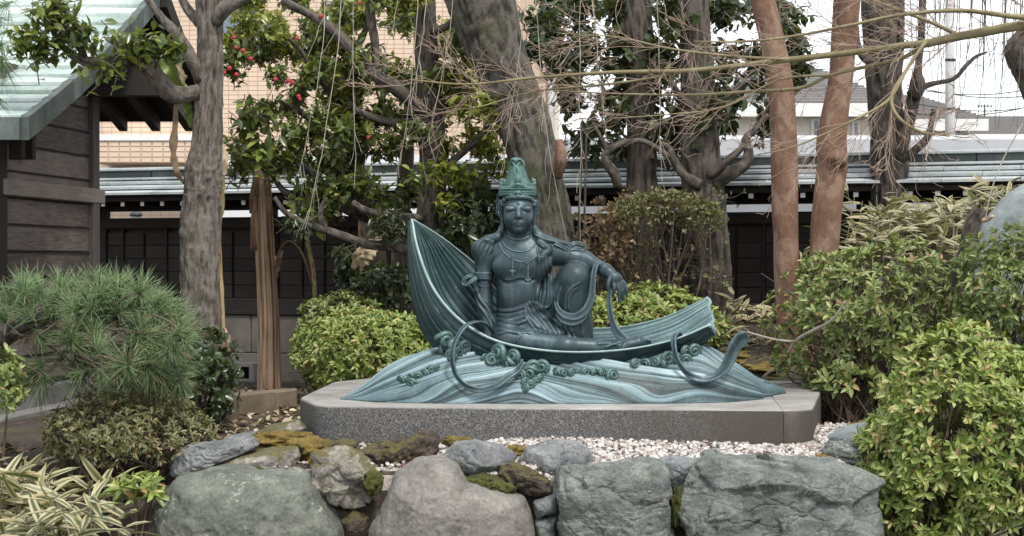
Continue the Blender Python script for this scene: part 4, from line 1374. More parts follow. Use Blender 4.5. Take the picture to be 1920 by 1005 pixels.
for k, a in enumerate([(535, 826, 8.75, .19, .10, .05, M_MOSS_O), (585, 842, 8.55, .12, .10, .06, M_MOSS_O), (610, 860, 8.42, .09, .07, .05, M_MOSS_O), (490, 884, 8.30, .10, .06, .03, M_MOSS_G),
                       (935, 848, 8.62, .08, .06, .03, M_MOSS_O), (965, 846, 8.55, .07, .05, .03, M_MOSS_O), (905, 905, 8.22, .12, .08, .04, M_MOSS_G), (940, 915, 8.16, .08, .06, .04, M_MOSS_G),
                       (860, 828, 8.8, .09, .05, .03, M_MOSS_O), (1545, 862, 8.5, .05, .05, .03, M_MOSS_O), (1620, 800, 9.1, .10, .08, .03, M_MOSS_O), (700, 905, 8.12, .05, .05, .06, M_MOSS_G),
                       (1270, 950, 8.1, .03, .05, .10, M_MOSS_G), (1395, 668, 12.0, .22, .3, .05, M_MOSS_O), (1440, 690, 11.6, .16, .3, .05, M_MOSS_O)]):
    moss(*a, k + 50)

# ------------------------------------------------------------------ timber, copper
def wood_mat(name, a, b_, rough=.75, s=3.0, rand=.3, stretch=(2, 2, 26)):
    m, nt, b = new_mat(name)
    v = coords(nt, stretch)
    n = tex(nt, v, s, 6, .65, .4); n2 = tex(nt, coords(nt), 2.2, 4)
    oi = nt.nodes.new('ShaderNodeObjectInfo')
    f = math_n(nt, 'ADD', math_n(nt, 'MULTIPLY', n, .6), math_n(nt, 'MULTIPLY', n2, .4))
    f = math_n(nt, 'ADD', f, math_n(nt, 'MULTIPLY', math_n(nt, 'SUBTRACT', oi.outputs['Random'], .5), rand))
    nt.links.new(ramp(nt, f, [(.3, a), (.72, b_)]), b.inputs['Base Color'])
    b.inputs['Roughness'].default_value = rough
    bump(nt, b, n, .35, .006)
    return m
M_SHED = wood_mat('weathered_planks', (.055, .044, .038), (.25, .205, .178), s=3)
M_RAFT = wood_mat('rafter_wood', (.02, .017, .015), (.06, .05, .045))
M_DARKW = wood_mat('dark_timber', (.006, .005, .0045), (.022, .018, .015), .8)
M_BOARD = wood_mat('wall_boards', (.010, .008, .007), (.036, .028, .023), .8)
M_POST = wood_mat('corner_post', (.035, .03, .028), (.12, .10, .09), stretch=(20, 20, 2))
def copper_mat(name, a, b_, c_):
    m, nt, b = new_mat(name)
    v = coords(nt)
    n1 = tex(nt, v, 2.2, 6, .65, .3); n2 = tex(nt, v, 26, 5, .7)
    oi = nt.nodes.new('ShaderNodeObjectInfo')
    f = math_n(nt, 'ADD', math_n(nt, 'MULTIPLY', n1, .65), math_n(nt, 'MULTIPLY', n2, .3))
    f = math_n(nt, 'ADD', f, math_n(nt, 'MULTIPLY', math_n(nt, 'SUBTRACT', oi.outputs['Random'], .5), .18))
    nt.links.new(ramp(nt, f, [(.28, a), (.48, b_), (.7, c_)]), b.inputs['Base Color'])
    b.inputs['Roughness'].default_value = .55
    b.inputs['Metallic'].default_value = .1
    bump(nt, b, n2, .15, .004)
    return m
M_COP = copper_mat('verdigris_copper', (.13, .18, .162), (.34, .42, .385), (.55, .60, .565))
M_COPD = copper_mat('dull_copper', (.035, .045, .042), (.075, .09, .084), (.15, .19, .17))
M_COPL = copper_mat('pale_copper', (.21, .24, .24), (.39, .42, .425), (.56, .585, .59))
M_WHITE = simple_mat('white_paint', (.62, .62, .60), (.76, .76, .74), 8, .6, .05)
M_STONEB = simple_mat('base_stone', (.10, .088, .076), (.19, .17, .15), 4, .9, .3, rand=.25)
M_CONC = simple_mat('grey_concrete', (.11, .105, .10), (.22, .215, .205), 3, .9, .2)

class Frame:
    """a local frame on the ground: u along, n towards the viewer, z up"""
    def __init__(self, o, u):
        self.o = np.array([o[0], o[1], 0.0]); u = np.array([u[0], u[1], 0.0]); self.u = u / np.linalg.norm(u)
        self.n = np.array([self.u[1], -self.u[0], 0.0])
    def pt(self, V):
        V = np.asarray(V, float)
        return self.o + V[..., :1] * self.u + V[..., 1:2] * self.n + V[..., 2:3] * np.array([0, 0, 1.0])
def fbox(fr, lo, hi, name, mat, parent, bev=.006):
    V, F = bbox(lo, hi, bev) if bev else box(lo, hi)
    # frame (u, n, z) is left handed: flip faces
    return mk(name, fr.pt(V), [f[:, ::-1] for f in F], mat, parent, False)

# ------------------------------------------------------------------ roofed garden wall
WF = Frame((-4.21, 16.3), (8.5, -2.9))
L0, L1 = -2.2, 11.6
gwall = thing('roofed_wall', 'long dark wooden garden wall with copper roof running behind the trees', 'wall', WF.pt([4.5, 0, .45]))
x = L0
while x < L1:
    w = 1.15
    for k, (a, b_) in enumerate(((.30, .70), (.705, 1.07))):
        fbox(WF, (x + .004 + (.5 * k), -.10, a), (x + w - .004 + (.5 * k), .035, b_), 'stone_block', M_STONEB, gwall, .008)
    x += w
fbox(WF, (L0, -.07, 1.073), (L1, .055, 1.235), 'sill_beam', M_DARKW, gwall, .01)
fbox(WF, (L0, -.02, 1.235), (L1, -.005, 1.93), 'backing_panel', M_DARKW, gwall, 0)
xs = np.arange(L0, L1, .25)
for k, x in enumerate(xs):
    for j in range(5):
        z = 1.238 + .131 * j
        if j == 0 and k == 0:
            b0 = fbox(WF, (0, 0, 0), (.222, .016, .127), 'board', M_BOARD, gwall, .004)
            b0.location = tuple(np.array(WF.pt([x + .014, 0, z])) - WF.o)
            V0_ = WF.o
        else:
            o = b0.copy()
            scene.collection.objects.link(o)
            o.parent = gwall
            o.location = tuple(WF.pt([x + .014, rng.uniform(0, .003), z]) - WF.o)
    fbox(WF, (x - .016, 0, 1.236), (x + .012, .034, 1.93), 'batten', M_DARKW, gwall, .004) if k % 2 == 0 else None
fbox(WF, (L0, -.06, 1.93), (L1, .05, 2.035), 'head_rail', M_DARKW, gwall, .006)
for x in np.arange(L0 + .3, L1, 1.9):
    fbox(WF, (x, -.05, 1.2), (x + .11, .04, 2.27), 'post', M_DARKW, gwall, .006)
fbox(WF, (L0, -.08, 2.105), (L1, .08, 2.234), 'eave_beam', M_DARKW, gwall, .006)
fbox(WF, (L0, -.46, 2.235), (L1, .46, 2.262), 'soffit', M_DARKW, gwall, 0)
r0 = None
for x in np.arange(L0 + .05, L1, .222):
    if r0 is None:
        r0 = fbox(WF, (0, -.40, 2.14), (.045, .40, 2.185), 'rafter', M_DARKW, gwall, 0)
        e0 = fbox(WF, (.002, .40, 2.142), (.043, .404, 2.183), 'rafter_end', M_WHITE, r0, 0)
        for q in (r0,):
            q.location = tuple(x * WF.u)
    else:
        o = r0.copy(); scene.collection.objects.link(o); o.parent = gwall; o.location = tuple(x * WF.u)
        c = e0.copy(); scene.collection.objects.link(c); c.parent = o
        c.location = (0, 0, 0)
fbox(WF, (L0, .385, 2.187), (L1, .43, 2.235), 'eave_board', M_DARKW, gwall, .004)
# copper courses, stepped, both slopes
for sgn in (1, -1):
    for j in range(3):
        n0, n1 = .50 - .135 * j, .50 - .135 * (j + 1) - .02
        z0, z1 = 2.272 + .056 * j, 2.272 + .056 * (j + 1) - .028
        w = .62 if sgn > 0 else 7.0
        x = L0 - (j % 2) * .3
        while x < L1:
            a, b_ = x + .002, min(x + w - .002, L1)
            V = np.array([[a, n0, z0 - .022], [b_, n0, z0 - .022], [b_, n0, z0], [a, n0, z0], [a, n1, z1 - .02], [b_, n1, z1 - .02], [b_, n1, z1], [a, n1, z1]])
            V[:, 1] *= sgn
            V[:, 2] += rng.uniform(-.003, .003)
            Fq = np.array([[0, 1, 2, 3], [5, 4, 7, 6], [4, 0, 3, 7], [1, 5, 6, 2], [3, 2, 6, 7], [4, 5, 1, 0]])
            mk('copper_sheet', WF.pt(V), [Fq[:, ::-1] if sgn > 0 else Fq], M_COPL, gwall, False)
            x += w
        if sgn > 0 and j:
            fbox(WF, (L0, n0 - .06, z0 - .062), (L1, n0 - .010, z0 - .0225), 'shadow_strip', M_DARKW, gwall, 0)  # dark strip standing in for the shadow under each course lip
for x in np.arange(L0, L1, .72):
    fbox(WF, (x + .002, -.115, 2.40), (x + .718, .115, 2.505), 'ridge_cap', M_COPD, gwall, .008)
fbox(WF, (L0, -.15, 2.507), (L1, .15, 2.535), 'ridge_board', M_COPL, gwall, .006)
fbox(WF, (L0, .116, 2.415), (L1, .135, 2.437), 'ridge_flashing', M_COPL, gwall, .004)
# vent blocks at its foot
for k, x in enumerate((1.05, 1.47, 2.35)):
    t = thing('vent_block', ['leftmost of three grey hollow concrete blocks at the foot of the dark wall', 'middle one of three hollow concrete blocks at the foot of the dark wall', 'hollow concrete block at the wall foot right of the peeling pole'][k], 'concrete block', WF.pt([x, .16, .42]), 'hollow blocks along the wall foot')
    a = Acc()
    for lo, hi in (((0, .05, .42), (.4, .2, .455)), ((0, .05, .575), (.4, .2, .61)), ((0, .05, .456), (.05, .2, .574)), ((.175, .05, .456), (.225, .2, .574)), ((.35, .05, .456), (.4, .2, .574))):
        V, F = box(np.array(lo) + [x, 0, 0], np.array(hi) + [x, 0, 0])
        a.add(WF.pt(V), [f[:, ::-1] for f in F])
    a.build('block_shell', M_CONC, t, False)
    fbox(WF, (x + .02, .052, .44), (x + .38, .06, .59), 'block_back', M_DARKW, t, 0)

# ------------------------------------------------------------------ shed at the left
SF = Frame((-3.52, 11.0), (.22, 1.6))              # u runs away from the viewer along the right-hand wall, n points right
shed = thing('temple_shed', 'weathered wooden shed with green copper roof at the left edge', 'shed', SF.pt([.8, -.5, .4]))
z = .74
for k in range(12):
    h = .187
    if z > 2.80: break
    fbox(SF, (.06, -.03, z), (1.53, rng.uniform(.0, .006), z + h - .006), 'plank', M_SHED, shed, .006)
    fbox(SF, (.06, .006, z + h - .012), (1.53, .010, z + h - .004), 'seam_strip', M_DARKW, shed, 0)
    z += h
fbox(SF, (.06, -.06, .7), (1.53, -.032, 2.74), 'wall_panel', M_DARKW, shed, 0)
V = np.array([[.2, -.03, 2.80], [1.53, -.03, 2.80], [1.53, -.03, 3.3], [1.2, -.03, 3.2], [.2, -.005, 2.80], [1.53, -.005, 2.80], [1.53, -.005, 3.3], [1.2, -.005, 3.2]])
mk('gable_boards', SF.pt(V), [_BXF], M_SHED, shed, False)
fbox(SF, (-.07, -.09, .6), (.06, .03, 2.72), 'post', M_DARKW, shed, .008)
fbox(SF, (1.53, -.09, .6), (1.65, .045, 3.0), 'post', M_POST, shed, .008)
fbox(SF, (-.02, .012, 2.055), (1.75, .05, 2.17), 'batten', M_SHED, shed, .008)
fbox(SF, (-.55, -.18, 2.42), (.1, -.05, 2.54), 'beam', M_DARKW, shed, .006)
fbox(SF, (-.42, .10, 2.50), (-.30, .18, 2.62), 'bracket', M_DARKW, shed, .006)
fbox(SF, (-.0, .06, 2.30), (.06, .16, 2.60), 'bracket', M_DARKW, shed, .006)
fbox(SF, (.3, .02, 2.32), (.36, .10, 2.55), 'bracket', M_DARKW, shed, .006)
# front and side walls out of the frame
mk('front_wall', SF.pt(np.array([[-.0, -3.5, .6], [.0, -.09, .6], [.0, -.09, 2.6], [.0, -3.5, 2.6], [.06, -3.5, .6], [.06, -.09, .6], [.06, -.09, 2.6], [.06, -3.5, 2.6]])), [_BXF], M_SHED, shed, False)
# concrete footing in two steps
fbox(SF, (-.4, -.3, .1), (1.7, .06, .70), 'footing', M_CONC, shed, .01)
fbox(SF, (-.4, .061, .1), (1.7, .20, .56), 'footing', M_CONC, shed, .01)
# roof: near slope with copper sheets, curved a little
def slope_z(t):                                     # t 0 eave .. 1 ridge
    return 2.51 + 1.24 * (t - .05 * np.sin(np.pi * t))
RIDGE_D = 2.42
def roof_pt(t, x, lift=0.0):
    """x: metres inward from the verge"""
    y = 10.3 + RIDGE_D * t
    X = -3.16 + .13 * (y - 10.3) - x
    return np.array([X, y - .0 * x, slope_z(t) + lift])
NC = 15
for j in range(NC):
    ta, tb = j / NC, (j + 1) / NC + .012
    x = 0.0 - (.0 if j % 2 else .22)
    while x < 4.2:
        xa, xb = max(x, 0) + .002, x + .62 - .002
        if xb > xa + .05:
            V = []
            for t, lf in ((ta, .030), (tb, .002)):
                for xx in (xa, (xa + xb) / 2, xb):
                    V.append(roof_pt(t, xx, lf + rng.uniform(-.002, .004)))
            for t, lf in ((ta, .010), (tb, -.025)):
                for xx in (xa, (xa + xb) / 2, xb):
                    V.append(roof_pt(t, xx, lf))
            F = np.array([[1, 0, 3, 4], [2, 1, 4, 5], [6, 7, 10, 9], [7, 8, 11, 10], [0, 1, 7, 6], [1, 2, 8, 7], [4, 3, 9, 10], [5, 4, 10, 11], [3, 0, 6, 9], [2, 5, 11, 8]])
            mk('copper_sheet', np.array(V), [F[:, ::-1]], M_COP, shed, False)
        x += .62
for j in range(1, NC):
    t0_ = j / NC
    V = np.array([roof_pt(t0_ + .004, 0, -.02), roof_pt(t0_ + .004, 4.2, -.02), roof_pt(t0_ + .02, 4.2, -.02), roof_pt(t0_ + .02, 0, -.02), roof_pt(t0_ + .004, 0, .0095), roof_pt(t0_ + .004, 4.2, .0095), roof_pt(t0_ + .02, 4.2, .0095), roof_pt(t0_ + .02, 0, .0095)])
    mk('shadow_strip', V, [_BXF], M_DARKW, shed, False)  # shadow line below each copper course, modelled as a dark strip
# verge facing pieces along the near slope, roof deck, far slope
for j in range(20):
    ta, tb = j / 20 + .001, (j + 1) / 20 - .001
    V = np.array([roof_pt(ta, 0, .02), roof_pt(tb, 0, .02), roof_pt(tb, 0, -.13), roof_pt(ta, 0, -.13), roof_pt(ta, -.05, .02), roof_pt(tb, -.05, .02), roof_pt(tb, -.05, -.13), roof_pt(ta, -.05, -.13)])
    mk('verge_plate', V, [_BXF], M_COPD, shed, False)
for j in range(7):
    xa, xb = j * .62, j * .62 + .615
    V = np.array([roof_pt(0, xa, .015), roof_pt(0, xb, .015), roof_pt(0, xb, -.13), roof_pt(0, xa, -.13)])
    V = np.concatenate([V + [0, -.04, 0], V])
    mk('eave_plate', V, [_BXF], M_COPD, shed, False)
tv = np.linspace(0, 1, 9)
V = np.array([[roof_pt(t, -.0 + .01, lf) for t in tv] for lf in (-.03, -.11)] + [[roof_pt(t, 4.2, lf) for t in tv] for lf in (-.11, -.03)])
mk('roof_deck', V.reshape(-1, 3), [grid_faces(4, 9, False), np.array([[27 + k, 28 + k, k + 1, k] for k in range(8)])], M_DARKW, shed, False)
def far_pt(t, x, lift=0.0):
    y = 12.72 + 1.05 * t
    return np.array([-3.16 + .13 * (y - 10.3) - x, y, 3.75 - .83 * t + lift])
V = np.array([far_pt(0, -.05, 0), far_pt(1, -.05, 0), far_pt(1, 3.5, 0), far_pt(0, 3.5, 0), far_pt(0, -.05, -.12), far_pt(1, -.05, -.12), far_pt(1, 3.5, -.12), far_pt(0, 3.5, -.12)])
mk('far_slope', V, [_BXF], M_DARKW, shed, False)
V = np.array([far_pt(0, -.055, .03), far_pt(1, -.055, .03), far_pt(1, -.055, -.13), far_pt(0, -.055, -.13)])
mk('barge_board', np.concatenate([V, V + [.05, 0, 0]]), [_BXF[:, ::-1]], M_DARKW, shed, False)
for X in (-3.33, -3.05, -2.765):
    a = np.array([X - .04, 12.50, 3.02]); b_ = np.array([X - .0, 13.72, 2.715])
    V = []
    for p in (a, b_):
        V += [p + [-.035, 0, 0], p + [.035, 0, 0], p + [.035, 0, .11], p + [-.035, 0, .11]]
    V = np.array(V)
    mk('rafter', V[[0, 1, 5, 4, 3, 2, 6, 7]], [_BXF], M_RAFT, shed, False)
mk('tie_beam', *box((-3.5, 12.42, 2.89), (-2.72, 12.56, 3.16)), M_DARKW, shed, False)
mk('soffit_boards', *box((-3.6, 12.57, 2.93), (-2.80, 12.90, 2.96)), M_DARKW, shed, False)
V = np.array([[-3.7, 12.6, 3.13], [-2.78, 12.6, 3.13], [-2.72, 13.74, 2.83], [-3.7, 13.74, 2.83]])
mk('eave_soffit', np.concatenate([V, V + [0, 0, .03]]), [_BXF], M_DARKW, shed, False)

# ------------------------------------------------------------------ buildings beyond the wall
M_PEACH = simple_mat('peach_tile', (.55, .415, .31), (.62, .485, .37), 3, .55, .05, rand=.10)
M_GROUT = simple_mat('grout', (.44, .32, .235), (.50, .37, .28), 5, .9, .1)
M_CREAM = simple_mat('cream_render', (.56, .53, .47), (.66, .63, .57), 1.2, .8, .05)
M_PALE = simple_mat('pale_wall', (.62, .63, .65), (.74, .75, .77), 1.0, .7, .03)
M_GREYROOF = simple_mat('grey_metal_roof', (.36, .37, .39), (.46, .47, .49), 2.0, .6, .05)
M_SLATE = simple_mat('grey_roof_tiles', (.13, .125, .125), (.22, .21, .21), 12, .8, .3, stretch=(1, 1, 4))
M_POLE = simple_mat('pole_concrete', (.40, .40, .40), (.50, .50, .50), 4, .8, .1)
M_BLACK = simple_mat('black_metal', (.012, .012, .013), (.03, .03, .032), 6, .5, .05)
def glass_mat():
    m, nt, b = new_mat('window_glass')
    b.inputs['Base Color'].default_value = (.14, .18, .21, 1)
    b.inputs['Roughness'].default_value = .08
    return m
M_GLASS = glass_mat()
apt = thing('apartment_building', 'peach tiled apartment building behind the garden wall on the left', 'building', (-3, 26, 0))
mk('wall', *box((-9.5, 26.0, 0), (.55, 34, 9.5)), M_GROUT, apt, False)
mk('side_wall', *box((.551, 26.2, 0), (.78, 34, 9.5)), M_CREAM, apt, False)
TW, TH = .158, .075
tV, tF = box((.004, -.012, .004), (TW - .004, 0, TH - .004))
t_me = raw_mesh('tile', tV, [tF[0][[0, 1, 2, 3, 5]]], False); t_me.materials.append(M_PEACH)
cells = [(i, j) for i in range(64) for j in range(54) if not (9.7 < i * TW + TW < 10.2)]
def tile_px(i, j):
    X, Z = -9.5 + i * TW, 2.2 + j * TH
    return CX + X * FOC / 26, HZ - (Z - CZ) * FOC / 26
WIN = (-4.72, -4.30, 5.2, 5.8)
def blocked(i, j):
    X, Z = -9.5 + i * TW, 2.2 + j * TH
    return WIN[0] - TW - .05 < X < WIN[1] + .05 and WIN[2] - TH - .05 < Z < WIN[3] + .05
cells = [c for c in cells if not blocked(*c) and c[0] < 63]
def pri(c):
    px, py = tile_px(*c)
    a = 0 if (420 < px < 640 and 60 < py < 290) else (1 if 185 < px < 345 and 225 < py < 320 else 2)
    return (a, abs(px - 480) + abs(py - 170))
cells.sort(key=pri)
for c in cells[:290]:
    o = bpy.data.objects.new('tile', t_me); scene.collection.objects.link(o); o.parent = apt
    o.location = tuple(np.array([-9.5 + c[0] * TW, 26.0, 2.2 + c[1] * TH]) - org(apt))
a = Acc()
for c in cells[290:]:
    a.add(tV + np.array([-9.5 + c[0] * TW, 26.0, 2.2 + c[1] * TH]), [tF[0][[0, 1, 2, 3, 5]]])
tag(a.build('tile_field', M_PEACH, apt, False), kind='stuff')
w = mk('window', *box((WIN[0], 25.93, WIN[2]), (WIN[1], 25.985, WIN[3])), M_WHITE, apt, False)
mk('pane', *box((WIN[0] + .04, 25.92, WIN[2] + .04), (WIN[1] - .04, 25.928, WIN[3] - .04)), M_GLASS, w, False)
bal = mk('balcony', *box((-6.45, 24.9, 3.13), (-4.9, 25.98, 3.475)), M_PEACH, apt, False)
mk('coping', *box((-6.5, 24.86, 3.478), (-4.85, 26.0, 3.57)), M_WHITE, bal, False)
a = Acc()
for j in range(4):
    for i in range(9):
        a.add(tV + np.array([-6.44 + i * .17, 24.895, 3.14 + j * .083]), [tF[0][[0, 1, 2, 3, 5]]])
tag(a.build('balcony_tiles', M_PEACH, bal, False), kind='stuff')
mk('drain_pipe', *tube(cr([(-7.2, 25.6, 3.02), (-6.2, 25.55, 3.08), (-5.5, 25.5, 3.10), (-5.36, 25.5, 3.13), (-5.32, 25.5, 3.2)], 30), .045, 8), M_WHITE, apt)
mk('downspout', *tube(np.array([(.62, 26.1, 1.5), (.62, 26.1, 9.5)]), .07, 8), M_WHITE, apt)
mk('downspout', *tube(np.array([(.02, 25.9, 1.5), (.02, 25.9, 9.5)]), .05, 8), M_PALE, apt)
# wall lamp glimpsed through the gap under the wall roof
lamp = thing('wall_lamp', 'small dark lantern glimpsed through the gap under the wall roof', 'lamp', P(255, 402, 20))
mk('lamp_shade', *tube(np.array([P(255, 397, 20), P(255, 400, 20), P(255, 405, 20)]), [.03, .075, .085], 10), M_BLACK, lamp)
mk('lamp_body', *tube(np.array([P(255, 405, 20), P(255, 414, 20)]), [.06, .05], 10), M_POLE, lamp)
mk('bracket', *box(tuple(P(252, 415, 20) + [-.01, 0, -.2]), tuple(P(258, 415, 20) + [.01, .12, 0])), M_BLACK, lamp, False)
# low white building right behind the wall
low = thing('low_building', 'long low white building with flat grey roof just behind the wall', 'building', (2, 19.5, 0))
mk('wall', *box((-3.6, 19.0, 0), (6.0, 22.5, 2.62)), M_PALE, low, False)
mk('parapet', *box((-3.6, 18.9, 2.63), (.58, 22.5, 2.86)), M_PALE, low, False)
mk('roof_edge', *bbox((.6, 18.5, 2.78), (6.05, 22.6, 3.06), .05), M_GREYROOF, low, False)
mk('roof_gutter', *bbox((.6, 18.42, 2.70), (6.0, 18.49, 2.80), .02), M_POLE, low, False)
def hip_roof(cx, cy, z, wx, wy, h, ridge, ov=.35):
    a, b_ = wx / 2 + ov, wy / 2 + ov
    V = np.array([[-a, -b_, 0], [a, -b_, 0], [a, b_, 0], [-a, b_, 0], [-ridge / 2, 0, h], [ridge / 2, 0, h], [-a, -b_, -.16], [a, -b_, -.16], [a, b_, -.16], [-a, b_, -.16]]) + [cx, cy, z]
    return V, [np.array([[0, 1, 5, 4], [2, 3, 4, 5], [6, 7, 1, 0], [7, 8, 2, 1], [8, 9, 3, 2], [9, 6, 0, 3], [9, 8, 7, 6]]), np.array([[1, 2, 5], [3, 0, 4]])]
def house(label, px0, px1, ey, ry, D, depth, ridge, wins):
    X0, X1 = P(px0, 0, D)[0], P(px1, 0, D)[0]
    ze, zr = P(0, ey, D)[2], P(0, ry, D + depth / 2)[2]
    t = thing('house', label, 'house', ((X0 + X1) / 2, D + depth / 2, 0), 'houses beyond the garden wall')
    mk('wall', *box((X0, D, 0), (X1, D + depth, ze - .18)), M_CREAM, t, False)
    rf = mk('roof', *hip_roof((X0 + X1) / 2, D + depth / 2, ze, X1 - X0, depth, zr - ze, ridge), M_SLATE, t, False)
    # courses of tiles
    a = Acc()
    n = 14
    for k in range(n):
        f0 = k / n
        hw0 = (X1 - X0) / 2 + .35; y0 = D - .35
        xa = (X0 + X1) / 2 - hw0 + (hw0 - ridge / 2) * f0; xb = (X0 + X1) / 2 + hw0 - (hw0 - ridge / 2) * f0
        y = y0 + (depth / 2 + .35) * f0; zz = ze + (zr - ze) * f0
        a.add(*box((xa, y - .02, zz - .01), (xb, y + .04, zz + .035)))
    tag(a.build('roof_courses', M_SLATE, rf, False), kind='stuff')
    mk('fascia', *box((X0 - .37, D - .39, ze - .30), (X1 + .37, D - .345, ze - .02)), M_WHITE, t, False)
    for (a0, a1, b0, b1) in wins:
        p, q = P(a0, b1, D), P(a1, b0, D)
        w = mk('window', *box((p[0], D - .06, p[2]), (q[0], D - .01, q[2])), M_WHITE, t, False)
        mk('pane', *box((p[0] + .06, D - .075, p[2] + .06), (q[0] - .06, D - .062, q[2] - .06)), M_GLASS, w, False)
    return t
h1 = house('cream two storey house with grey hipped roof between the red trunks', 1385, 1655, 195, 128, 34, 7, 1.6, [(1408, 1426, 228, 272), (1520, 1538, 222, 266), (1596, 1612, 226, 266)])
h2 = house('cream house with grey roof seen behind the pole', 1688, 1815, 224, 178, 38, 6, .6, [(1716, 1728, 228, 258), (1790, 1802, 232, 256)])
h3 = house('low grey roofed house at the far right edge of the view', 1835, 2060, 252, 218, 44, 7, 1.2, [(1890, 1910, 258, 275)])
h4 = house('grey roofed house half hidden by the trunks in the middle distance', 1215, 1400, 262, 222, 40, 7, 1.2, [(1240, 1252, 268, 284)])
pole = thing('utility_pole', 'pale concrete utility pole rising behind the grey roofed houses', 'utility pole', P(1781, 300, 36))
pb = P(1781, 300, 36)
mk('shaft', *tube(np.array([[pb[0] + .03, 36, .5], [pb[0], 36, 5], [pb[0] - .02, 36, 9.5]]), [.13, .11, .085], 14), M_POLE, pole)
for z in (4.1, 5.0, 6.1):
    mk('band', *tube(np.array([[pb[0], 36, z], [pb[0], 36, z + .05]]), .118, 14), M_BLACK, pole)
mk('crossarm', *box((pb[0] - .8, 35.85, 7.6), (pb[0] + .8, 35.93, 7.68)), M_POLE, pole, False)
for k, (ya, yb, dz) in enumerate(((160, 168, 0), (192, 186, .0), (212, 178, 0), (166, 150, 0))):
    a, b_ = P(1700, ya, 37.5), P(2000, yb, 40)
    p = np.linspace(0, 1, 24)[:, None] * (b_ - a) + a
    p[:, 2] -= .25 * np.sin(np.pi * np.linspace(0, 1, 24))
    tag(mk('overhead_wire', *tube(p, .012, 5), M_BLACK), ['highest thin wire sagging across the pale sky at right', 'second thin wire below it in the sky at right', 'rising thin wire above the low house at right', 'thin wire near the top of the wire bundle at right'][k], 'wire', 'overhead wires')
ant = thing('tv_antenna', 'small television antenna standing above the low far right house', 'antenna', P(1846, 215, 44))
mk('mast', *tube(np.array([P(1846, 232, 44), P(1846, 196, 44)]), .018, 6), M_BLACK, ant)
mk('boom', *tube(np.array([P(1832, 199, 44), P(1860, 199, 44)]), .014, 6), M_BLACK, ant)
for k in range(5):
    mk('element', *tube(np.array([P(1834 + 6 * k, 196, 44), P(1834 + 6 * k, 202, 44)]), .012, 5), M_BLACK, ant)
# stone kerb by the peeling pole
kerb = thing('stone_kerb', 'short brown stone kerb on the ground left of the plinth', 'kerb', P(500, 780, 10.7))
_a, _b = P(452, 790, 10.6), P(556, 788, 11.1)
KF = Frame((_a[0], _a[1]), (_b - _a)[:2])
_l = float(np.linalg.norm((_b - _a)[:2]))
M_KERB = simple_mat('brown_kerb_stone', (.085, .062, .042), (.19, .145, .10), 6, .9, .4)
fbox(KF, (0, -.12, .35), (_l * .62, 0, .72), 'kerb_stone', M_KERB, kerb, .012)
fbox(KF, (_l * .62 + .004, -.12, .35), (_l * 1.02, .002, .715), 'kerb_stone', M_KERB, kerb, .012)
# ------------------------------------------------------------------ bark, trunks, branches
def bark_mat(name, dark, mid, light, scale=9, stretch=(1, 1, .28), bump_s=.8, moss=0.0, patch=None, rw=.24):
    m, nt, b = new_mat(name)
    v = coords(nt, stretch)
    n1 = tex(nt, v, scale, 8, .7, .4); n2 = tex(nt, coords(nt), 2.6, 5, .6); n3 = tex(nt, v, scale * 5, 5, .7)
    f = math_n(nt, 'ADD', math_n(nt, 'MULTIPLY', n1, .55), math_n(nt, 'MULTIPLY', n2, .25))
    f = math_n(nt, 'ADD', f, math_n(nt, 'MULTIPLY', n3, .25))
    at = nt.nodes.new('ShaderNodeAttribute'); at.attribute_name = 'ridge'
    f = math_n(nt, 'ADD', f, math_n(nt, 'MULTIPLY', at.outputs['Fac'], rw))
    c = ramp(nt, f, [(.40, dark), (.53, mid), (.66, light)])
    if patch:
        pm = ramp(nt, tex(nt, coords(nt, (1, 1, .5)), 5.5, 5, .6, .6), [(.52, 0.0), (.58, .8)])
        c = mixc(nt, pm, c, patch)
    if moss:
        mm = ramp(nt, math_n(nt, 'ADD', tex(nt, coords(nt), 3.4, 6, .65), moss * .2), [(.58, 0.0), (.68, .85)])
        c = mixc(nt, mm, c, ramp(nt, n3, [(.3, (.028, .033, .012)), (.7, (.10, .105, .045))]))
    nt.links.new(c, b.inputs['Base Color'])
    b.inputs['Roughness'].default_value = .88
    bump(nt, b, math_n(nt, 'ADD', n1, math_n(nt, 'MULTIPLY', n3, .7)), bump_s, .03)
    return m
M_BK_GREY = bark_mat('grey_bark', (.034, .027, .022), (.105, .088, .072), (.20, .175, .148), scale=26, rw=.15)
M_BK_BROWN = bark_mat('brown_grey_bark', (.020, .015, .012), (.062, .050, .040), (.125, .104, .086), scale=26)
M_BK_MOSSY = bark_mat('mossy_cherry_bark', (.014, .012, .009), (.052, .046, .036), (.125, .112, .09), scale=22, stretch=(1, 1, .6), moss=.2)
M_BK_DARK = bark_mat('dark_rough_bark', (.012, .010, .008), (.040, .032, .026), (.09, .075, .061), scale=24)
M_BK_RED = bark_mat('smooth_red_bark', (.075, .037, .022), (.15, .080, .050), (.215, .124, .082), scale=5, stretch=(1, 1, .6), bump_s=.4, patch=(.25, .165, .12), rw=.03)
M_BK_SMOOTH = bark_mat('smooth_beige_bark', (.12, .09, .072), (.20, .155, .125), (.28, .23, .19), scale=5, bump_s=.3, rw=.05)
M_BK_PEEL = bark_mat('peeling_brown_stem', (.05, .026, .016), (.25, .145, .085), (.50, .36, .245), scale=9, stretch=(1, 1, .05), bump_s=.6)
M_BK_YELL = bark_mat('yellow_stem', (.10, .07, .028), (.26, .19, .075), (.40, .31, .15), scale=8, stretch=(1, 1, .07))
M_LIMB = bark_mat('dark_limb_bark', (.020, .016, .013), (.052, .042, .034), (.11, .092, .076))
M_TWIG = simple_mat('brown_twig', (.05, .036, .026), (.13, .095, .07), 9, .85, .1)
